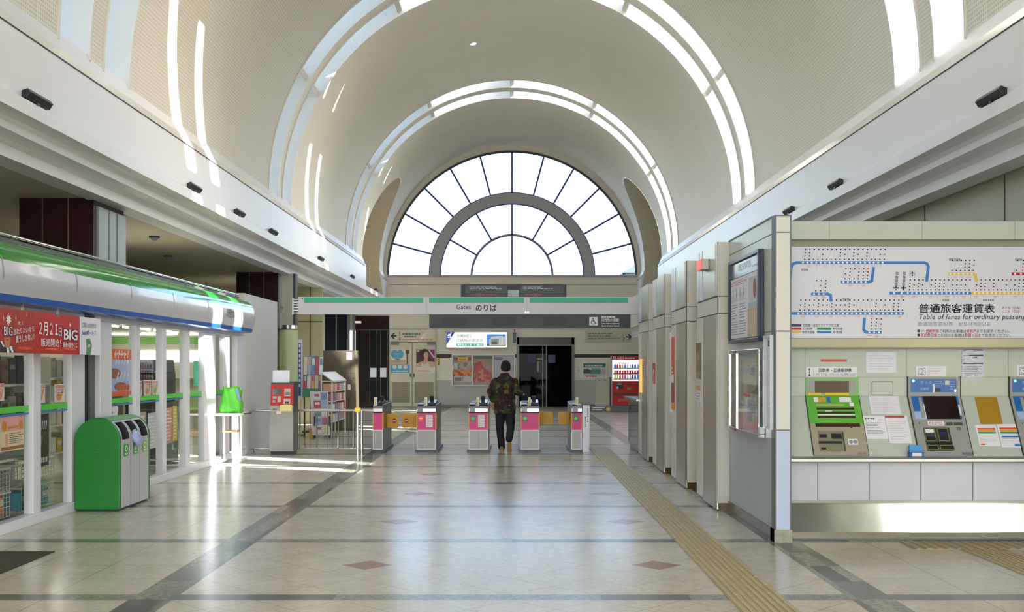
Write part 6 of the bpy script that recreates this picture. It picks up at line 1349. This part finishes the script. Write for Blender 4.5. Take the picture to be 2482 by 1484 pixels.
b.build('lit_panel', [em('white', '#f4fbf4', .45), em('blue', '#2a44a8', .35), em('teal', '#2f9a86', .35), em('sky', '#4f86cf', .4), em('building', '#b9b4b6', .4), em('facade', '#7d9490', .3), em('lawn', '#4f6a4a', .2), em('brick', '#7a5a54', .2)], t, recalc=False)
b = MB(); T = lambda s, x0, x1, y0, y1, m, bold=0: b.text(f_, s, X(x0), X(x1), Z(y1), Z(y0), .009, m, bold=bold)
T('京葉銀行', 1107, 1143, 811, 819, 0); T('印西牧の原支店', 1107, 1171, 822, 830, 0); T('駅改札出て左・徒歩2分', 1109, 1170, 834, 839, 1, .02); b.build('lettering', [M_grey, em('white', '#f4fbf4', .45)], t, recalc=False)
t = thing('wall_box', 'small grey box fixed beside the dark corridor opening', 'box', (X(1246), YB, Z(820)))
b = MB(); sl_(b, 1241, 1253, 805, 833, 0, .12, 0); b.build('casing', M_white, t); b = MB(); sl_(b, 1242.5, 1251.5, 806, 832, .12, .125, 0); b.build('face', mat('box_slate', '#55606a', .4, var=.3, scale=3), t); b = MB(); sl_(b, 1246, 1249, 798, 805, .03, .06, 0); b.build('bracket', M_redink, t)
# poster case with three posters
t = thing('poster_case', 'white framed case with three posters on the far wall', 'display case', (X(1171), YB, Z(898)))
b = MB(); b.rim(FB, X(1095), X(1248), Z(936), Z(859), .035, 0, .06, 0); sl_(b, 1145, 1147, 861, 934, 0, .05, 0); sl_(b, 1194, 1196, 861, 934, 0, .05, 0); b.build('frame', M_white, t)
b = MB(); rp(b, 1096, 1247, 860, 935, .01, 0); b.build('backing', mat('case_backing', '#a89d8e', .6), t)
def mottle(name, a, c, c2, sc):
    if name in MATS: return MATS[name]
    m = bpy.data.materials.new(name); m.use_nodes = True; nt = m.node_tree; E.nt = nt; bb = nt.nodes['Principled BSDF']; bb.inputs['Roughness'].default_value = .5
    tc = nt.nodes.new('ShaderNodeTexCoord'); vo = nt.nodes.new('ShaderNodeTexVoronoi'); vo.inputs['Scale'].default_value = sc; nt.links.new(tc.outputs['Object'], vo.inputs['Vector'])
    nz = nt.nodes.new('ShaderNodeTexNoise'); nz.inputs['Scale'].default_value = sc * .6; nz.inputs['Detail'].default_value = 6; nt.links.new(tc.outputs['Object'], nz.inputs['Vector'])
    k = mixc(nt, ((E(nz.outputs['Fac']) - .4) * 5).mx(0).mn(1), C(a), C(c)); sepc = nt.nodes.new('ShaderNodeSeparateColor'); nt.links.new(vo.outputs['Color'], sepc.inputs[0])
    nt.links.new(mixc(nt, E(sepc.outputs[0]) > .72, k, C(c2)), bb.inputs['Base Color']); MATS[name] = m; return m
b = MB(); rp(b, 1098, 1143, 862, 927, .014, 0); rp(b, 1110, 1134, 866, 875, .017, 1); rp(b, 1100, 1109, 866, 874, .017, 2); rp(b, 1134, 1142, 866, 874, .017, 2); rp(b, 1099, 1143, 898, 911, .017, 3); rp(b, 1100, 1121, 912, 925, .017, 4); rp(b, 1102, 1119, 915, 924, .019, 5); rp(b, 1123, 1143, 912, 925, .017, 4); rp(b, 1099, 1109, 880, 896, .0165, 4); b.lines(FB, X(1112), X(1132), Z(874), Z(870), 1, .019, 6, .7, 3); b.build('food_poster', [mottle('poster_mottle_a', '#9d8f8a', '#b9a9a0', '#8a7f86', 6), mat('p_yellow', '#d9bc4f', .5), mat('p_brick', '#8f5148', .5, var=.3, scale=8), mottle('poster_mottle_o', '#c46a34', '#a8452a', '#d98a4a', 8), mat('p_pale', '#c9c1b8', .5), mat('p_olive', '#7d7a64', .5, var=.3, scale=9), M_redink], t, recalc=False)
b = MB(); rp(b, 1148, 1193, 864, 926, .014, 0); rp(b, 1148, 1193, 864, 870, .016, 1); b.poly(FB, [(X(1148), Z(926)), (X(1150), Z(880)), (X(1166), Z(876)), (X(1172), Z(892)), (X(1192), Z(905)), (X(1192), Z(926))], .016, 2); b.build('map_poster', [mottle('poster_mottle_b', '#a8968c', '#b0857a', '#958a80', 5), mat('p_green', '#59685c', .5, var=.4, scale=6), mottle('poster_mottle_r', '#c0615c', '#b04a50', '#c98a74', 9)], t, recalc=False)
b = MB(); rp(b, 1197, 1243, 864, 926, .014, 0); rp(b, 1198.5, 1218, 866, 872, .016, 1); b.lines(FB, X(1199), X(1241), Z(924), Z(874), 12, .016, 2, .35, 6); b.build('text_poster', [mat('p_lilac', '#b9b0c0', .5), mat('p_purple', '#7a7096', .5), M_lgrey], t, recalc=False)
b = MB(); sl_(b, 1061, 1066, 868, 886, 0, .02, 0); b.lines(FB, X(1062), X(1065), Z(884), Z(870), 3, .024, 1, .5, 3); tag(b.build('yellow_plate', [mat('plate_yellow', '#d0b020', .5), M_black], recalc=False), 'small yellow plate on the far wall beside the double door', 'sign')
t = thing('framed_notice', 'small white framed green notice beside the corridor', 'notice', (X(1441), YB, Z(898)))
b = MB(); b.rim(FB, X(1412), X(1470), Z(917), Z(879), .03, 0, .04, 0); b.build('frame', M_white, t)
b = MB(); rp(b, 1413, 1469, 880, 916, .01, 0); rp(b, 1414, 1468, 881, 891, .013, 1); rp(b, 1433, 1455, 893, 907, .013, 2); rp(b, 1455, 1468, 893, 907, .013, 3); b.poly(FB, [(X(1414), Z(906)), (X(1414), Z(896)), (X(1424), Z(893)), (X(1433), Z(898)), (X(1433), Z(906))], .014, 4); b.lines(FB, X(1418), X(1460), Z(890), Z(883), 1, .016, 0, .5, 2); b.lines(FB, X(1420), X(1455), Z(915), Z(909), 1, .015, 5, .5, 4); b.build('print', [mat('n_white', '#cdd2cc', .5), mat('n_green', '#3d7a5c', .5), mat('n_teal', '#5f8f7c', .5), mat('n_grey', '#a9b0a8', .5), mat('n_dark', '#4f5f5c', .5), M_redink], t, recalc=False)
b = MB(); sl_(b, 1399, 1406, 886, 903, 0, .006, 0); b.lines(FB, X(1400), X(1405), Z(902), Z(888), 4, .01, 1, .4, 4); tag(b.build('paper_notice', [M_paper, M_grey], recalc=False), 'small pale paper on the far wall between corridor and framed notice', 'notice')
t = thing('white_cabinet', 'tall white metal cabinet between the corridor and the red vending machine', 'cabinet', (X(1460), YB - .3, 0))
b = MB(); sl_(b, 1442, 1476, 917, 988, 0, .35, 0); b.build('body', mat('cabinet_white', '#c6bfae', .45), t, bevel=.01); b = MB(); f_ = front(YB - .35); 
for x in (1452, 1465): b.rect(f_, X(x) - .06, X(x) + .06, Z(923), Z(921.5), .003, 0)
b.build('vent', M_joint, t); b = MB(); sl_(b, 1476, 1479, 915, 988, 0, .33, 0); b.build('side_strip', M_dark, t)
# vending machine
YV = 41.0; FV = front(YV); vx = lambda x: ux(x, YV); vzz = lambda y: vz(y, YV)
t = thing('vending_machine', 'red drinks vending machine with lit shelves beside the white cabinet', 'vending machine', (vx(1515), YV, 0))
b = MB(); b.box(vx(1483.5), vx(1549), YV, YV + .68, .0, vzz(863), 0); b.build('cabinet', mat('vending_side', '#c9c4c0', .4), t, bevel=.01)
b = MB(); rv = lambda b, x0, x1, y0, y1, h, m: b.rect(FV, vx(x0), vx(x1), vzz(y1), vzz(y0), h, m)
b.slab(FV, vx(1483), vx(1549), vzz(873), vzz(863), 0, .03, 0); b.text(FV, 'AED', vx(1495), vx(1512), vzz(871), vzz(865.5), .033, 1, bold=.02); b.rim(FV, vx(1486), vx(1493), vzz(871), vzz(865), .02, .03, .034, 1); b.lines(FV, vx(1514), vx(1546), vzz(871), vzz(865.5), 1, .033, 1, .6, 4); b.build('header', [M_red, M_white2], t, recalc=False)
b = MB(); b.slab(FV, vx(1484), vx(1549), vzz(985), vzz(924), 0, .03, 0); rv(b, 1493, 1510, 928, 943, .033, 1); b.text(FV, 'AED', vx(1495), vx(1507), vzz(933), vzz(929), .035, 2); b.disc(FV, vx(1496.5), vzz(940), .05, .036, 2, 10); rv(b, 1520, 1529, 926, 935, .033, 3); rv(b, 1533, 1546, 932, 936, .033, 3); rv(b, 1520, 1530, 939, 945, .033, 4); rv(b, 1487, 1546, 953, 958, .033, 5); rv(b, 1497, 1530, 966, 974, .033, 6); b.build('lower_front', [M_redg, M_dark, M_white2, mat('v_maroon', '#7a2a24', .4), mat('v_gold', '#b08a3a', .4), mat('v_flap', '#4a3f36', .3), mat('v_rose', '#d0605a', .4)], t, recalc=False)
b = MB(); b.slab(FV, vx(1484), vx(1549), vzz(924), vzz(873), 0, .004, 0); b.build('lit_back', mat('vending_light', '#f0f0ff', .5, emit=.5, ecol='#f2ecff', var=0), t)
b = MB(); b.slab(FV, vx(1488), vx(1549), vzz(878), vzz(874), .02, .06, 0); b.text(FV, 'POKKA', vx(1500), vx(1525), vzz(882.5), vzz(878.5), .012, 1, bold=.03); b.build('light_bar', [mat('vending_bar', '#ffffff', .5, emit=1.0), M_redink], t, recalc=False)
CAN = [mat('can%d' % i, c, .35, var=.1, emit=.15, ecol=c) for i, c in enumerate(('#3f74c8', '#b9452f', '#e0d8e0', '#d68a2f', '#c2322a', '#e6d7a0', '#d67a9a', '#5f8fd0', '#6a4a3f', '#dcdce8'))]
for r_, (yb_, hh, seq) in enumerate(((892, 9, (0, 1, 3, 2, 7, 2, 2, 0, 7, 9)), (905, 7, (3, 8, 4, 3, 4, 4, 8, 4, 3, 4)), (918, 10, (5, 5, 3, 6, 6, 9, 2, 8, 0, 7)))):
    b = MB(); b.slab(FV, vx(1486), vx(1549), vzz(yb_ + 2.6), vzz(yb_), .004, .06, 0 if r_ != 1 else 1); sh_ = b.build('shelf', [M_white2, mat('v_shelf_red', '#c0463a', .4)], t)
    for k in range(10):
        cx = vx(1490.5 + k * 6.1); b = MB(); z0 = vzz(yb_); hz = hh * YV / FPX; r0 = .036
        b.lathe(cx, YV - .042, [(r0 * .85, z0), (r0, z0 + .01), (r0, z0 + hz * .72), (r0 * (.8 if r_ == 1 else .45), z0 + hz)], 10); b.build('sample_drink', CAN[seq[k]], sh_, smooth=True)
MB().rect(FV, vx(1486), vx(1549), vzz(923), vzz(875), .09).build('window', M_glass, t)
# ------------------------------------------------------------------ the person walking through the gates, seen from behind
def ball(b, c, r, m=0, n=14, k=9):
    rx, ry, rz = r if isinstance(r, tuple) else (r, r, r); vs = []; c = Vector(c)
    for j in range(k + 1):
        t_ = math.pi * j / k; s = max(math.sin(t_), .02)
        vs += [c + Vector((rx * s * math.cos(2 * math.pi * i / n), ry * s * math.sin(2 * math.pi * i / n), rz * math.cos(t_))) for i in range(n)]
    fs = [(j * n + i, (j + 1) * n + i, (j + 1) * n + (i + 1) % n, j * n + (i + 1) % n) for j in range(k) for i in range(n)] + [tuple(range(n)), tuple(range(k * n, (k + 1) * n))[::-1]]
    b.add(vs, fs, m)
def limb(b, pts):
    for i, (p, r) in enumerate(pts):
        ball(b, p, r)
        if i: b.cyl(pts[i - 1][0], p, pts[i - 1][1], r, 16)
def loft(b, secs, n=24):
    vs = []
    for (x, y, z), rx, ry in secs: vs += [(x + rx * math.cos(2 * math.pi * i / n), y + ry * math.sin(2 * math.pi * i / n), z) for i in range(n)]
    k = len(secs); b.add(vs, [(j * n + i, j * n + (i + 1) % n, (j + 1) * n + (i + 1) % n, (j + 1) * n + i) for j in range(k - 1) for i in range(n)] + [tuple(range(n))[::-1], tuple(range((k - 1) * n, k * n))])
def fuse(b, name, m, parent, voxel, smooth=6, wob=0.0):
    off = WL[parent.name] if parent is not None else Vector((0, 0, 0))
    o = b.build(name + '_raw', m)
    md = o.modifiers.new('r', 'REMESH'); md.mode = 'VOXEL'; md.voxel_size = voxel
    ms = o.modifiers.new('s', 'SMOOTH'); ms.factor = .5; ms.iterations = smooth
    me = bpy.data.meshes.new_from_object(o.evaluated_get(bpy.context.evaluated_depsgraph_get()))
    bpy.data.objects.remove(o); me.name = name
    if wob:
        for v in me.vertices:
            c = v.co; a = math.sin(c.z * 34 + c.x * 21) * math.sin(c.x * 27 + c.y * 31 + c.z * 9); v.co = c + v.normal * (a * wob)
    me.transform(Matrix.Translation(-off)); me.polygons.foreach_set('use_smooth', [True] * len(me.polygons))
    if not len(me.materials): me.materials.append(m)
    n = bpy.data.objects.new(name, me); COL.objects.link(n)
    if parent is not None: n.parent = parent
    WL[n.name] = Vector(off); return n
PX, PY = -.135, 20.10
pr = thing('person', 'person in a dark camouflage jacket and black trousers walking away between two gates', 'person', (PX, PY, 0))
HIP_L, HIP_R = (-.215, PY, .86), (-.055, PY, .86)
KN_L, KN_R = (-.225, PY + .08, .47), (-.025, PY + .02, .47)
AN_L, AN_R = (-.195, PY + .17, .10), (-.055, PY - .15, .23)
SH_L, SH_R = (-.318, PY, 1.335), (.048, PY, 1.335)
EL_L, EL_R = (-.405, PY - .02, 1.13), (.105, PY + .04, 1.13)
WR_L, WR_R = (-.355, PY + .12, .96), (.165, PY + .22, 1.085)
b = MB()
loft(b, [((PX, PY, .80), .13, .09), ((PX, PY, .92), .15, .105), ((PX, PY, 1.08), .135, .095), ((PX, PY, 1.25), .165, .11), ((PX, PY, 1.38), .15, .09), ((PX, PY, 1.45), .07, .06)])
limb(b, [((PX + .01, PY, 1.42), .055), ((PX + .012, PY + .02, 1.54), .052)])
hc = Vector((PX + .015, PY + .035, 1.605))
ball(b, hc, (.077, .098, .105), n=24, k=16); ball(b, hc + Vector((0, .03, -.05)), (.058, .066, .068), n=20, k=12)         # skull and jaw
ball(b, hc + Vector((0, .103, -.022)), (.014, .02, .024)); ball(b, hc + Vector((0, .085, .012)), (.04, .012, .01)); ball(b, hc + Vector((0, .088, -.06)), (.026, .012, .007))   # nose, brow, lips
for s in (-1, 1): ball(b, hc + Vector((s * .088, .0, -.018)), (.014, .024, .036))
for a, e, w_ in ((SH_L, EL_L, WR_L), (SH_R, EL_R, WR_R)): limb(b, [(a, .055), (e, .042), (w_, .029)])
for h_, k_, a_ in ((HIP_L, KN_L, AN_L), (HIP_R, KN_R, AN_R)): limb(b, [(h_, .082), (k_, .055), (a_, .038)])
limb(b, [(AN_L, .036), ((AN_L[0] - .01, AN_L[1] + .13, .04), .03)]); limb(b, [(AN_R, .036), ((AN_R[0], AN_R[1] + .045, .165), .024)])
def hand(b, w_, d, side, thumb):
    w_ = Vector(w_); d = Vector(d).normalized(); side = Vector(side).normalized(); nrm = d.cross(side)
    limb(b, [(w_, .026), (w_ + d * .05, .03)])
    for k in range(4): limb(b, [(w_ + d * .02 + side * (.026 - .017 * k) * .8, .014), (w_ + d * .085 + side * (.03 - .02 * k), .0125)])
    for k, L in enumerate((.066, .076, .07, .054)):
        o = w_ + d * .085 + side * (.03 - .02 * k); p1 = o + d * L * .5 + nrm * .006; p2 = o + d * L * .85 + nrm * .022; p3 = o + d * L + nrm * .036
        limb(b, [(o, .0098), (p1, .0092), (p2, .0085), (p3, .0075)])
    o = w_ + d * .03 + side * .026; limb(b, [(o, .013), (o + d * .025 + side * .026 * thumb, .0115), (o + d * .056 + side * .034 * thumb + nrm * .01, .0095)])
hand(b, WR_L, (.06, .25, -1), (.9, -.1, .1), 1); hand(b, WR_R, (.30, .9, -.22), (-.9, .3, .05), 1)
body = fuse(b, 'body', M_skin, pr, .0055, 3)
# hair: short, dark, covering crown and nape
b = MB(); ball(b, hc + Vector((0, -.010, .018)), (.093, .106, .105), n=28, k=18); ball(b, hc + Vector((0, -.052, -.035)), (.074, .056, .062), n=20, k=12)
for s in (-1, 1): ball(b, hc + Vector((s * .066, -.03, -.03)), (.022, .045, .045))
fuse(b, 'hair', mat('dark_hair', '#0b0908', .75, var=.4, scale=60, bump=.5, bscale=180), pr, .007, 3, .005)
# trousers
M_tr = mat('black_trousers', '#15151c', .8, var=.25, scale=12, bump=.2, bscale=40)
b = MB(); loft(b, [((PX, PY, .76), .165, .115), ((PX, PY, .86), .17, .12), ((PX, PY, .98), .155, .11)])
limb(b, [(HIP_L, .102), ((-.222, PY + .05, .66), .094), (KN_L, .078), ((-.21, PY + .13, .26), .07), ((AN_L[0], AN_L[1] - .005, .085), .068)])
limb(b, [(HIP_R, .102), ((-.035, PY + .02, .66), .094), (KN_R, .078), ((-.04, PY - .07, .34), .07), ((AN_R[0], AN_R[1] + .005, .25), .066)])
fuse(b, 'trousers', M_tr, pr, .009, 5, .004)
# camouflage jacket
def camo():
    m = bpy.data.materials.new('camouflage_cloth'); m.use_nodes = True; nt = m.node_tree; E.nt = nt; bb = nt.nodes['Principled BSDF']; bb.inputs['Roughness'].default_value = .85
    tc = nt.nodes.new('ShaderNodeTexCoord')
    def nz(sc, off, det=3):
        mp = nt.nodes.new('ShaderNodeMapping'); mp.inputs['Location'].default_value = (off, off * .7, off * 1.3); nt.links.new(tc.outputs['Object'], mp.inputs[0])
        n = nt.nodes.new('ShaderNodeTexNoise'); n.inputs['Scale'].default_value = sc; n.inputs['Detail'].default_value = det; nt.links.new(mp.outputs[0], n.inputs['Vector']); return E(n.outputs['Fac'])
    c = mixc(nt, nz(9, 3) > .5, C('#24090d'), C('#2e1013'))
    c = mixc(nt, nz(8, 11) > .555, c, C('#2f3413')); c = mixc(nt, nz(10, 23) > .6, c, C('#565a20')); c = mixc(nt, nz(11, 31) > .62, c, C('#120d18'))
    nt.links.new(c, bb.inputs['Base Color']); return m
b = MB()
loft(b, [((PX, PY + .005, .725), .20, .135), ((PX, PY, .80), .205, .14), ((PX, PY, .95), .195, .135), ((PX, PY, 1.10), .195, .13), ((PX, PY, 1.25), .205, .135), ((PX, PY, 1.33), .205, .125), ((PX, PY, 1.385), .165, .105), ((PX, PY, 1.425), .115, .09), ((PX, PY + .005, 1.455), .085, .075)], 32)
ball(b, (PX, PY - .01, 1.455), (.092, .085, .035), n=24)
for a, e, w_ in ((SH_L, EL_L, WR_L), (SH_R, EL_R, WR_R)):
    a, e, w_ = Vector(a), Vector(e), Vector(w_); limb(b, [(a, .064), ((a + e) / 2, .07), (e, .07), (e + (w_ - e) * .88, .055)])
    ball(b, e + (w_ - e) * .9, .052)
fuse(b, 'jacket', camo(), pr, .009, 5, .006)
# shoes: flat front shoe, and the trailing one tipped on its toe with the tan sole showing
M_sole = mat('tan_sole', '#b58d52', .6, var=.15, scale=40); M_shoe = mat('tan_shoe', '#8f6b3e', .6, var=.15, scale=30)
def shoe(name, o, tilt):
    b = MB(); outl = [(-.034, -.10), (-.042, -.04), (-.036, .04), (-.046, .10), (-.034, .16), (0, .182), (.034, .16), (.046, .10), (.036, .04), (.042, -.04), (.034, -.10), (0, -.112)]
    Rm = Matrix.Rotation(tilt, 3, 'X'); piv = Vector((0, .12, 0))
    def T(p): return Vector(o) + piv + Rm @ (Vector(p) - piv)
    n = len(outl); lev = [(0, 1, .0), (.028, 1.03, 0), (.03, .98, 0), (.06, .92, 1), (.095, .62, 2)]
    vs = []
    for z, s, k in lev:
        for x, y in outl:
            yy = y * s if k < 2 else y * .55 - .045
            vs.append(T((x * s, yy, z if not (k and y > .08) else z * .8)))
    fs = [(j * n + i, j * n + (i + 1) % n, (j + 1) * n + (i + 1) % n, (j + 1) * n + i) for j in range(len(lev) - 1) for i in range(n)]
    b.add(vs, fs[:n], 0); b.f += []; base = len(b.v) - len(vs)
    b.add(vs, fs[n:] + [tuple(range(n * 4, n * 5))], 1); b.add(vs, [tuple(range(n))[::-1]], 0)
    o_ = b.build(name, [M_sole, M_shoe], pr, smooth=True)
    return o_
shoe('shoe', (AN_L[0], AN_L[1] - .0, .002), 0.0)
shoe('shoe', (AN_R[0] + .005, AN_R[1] - .02, .012), -math.radians(52))
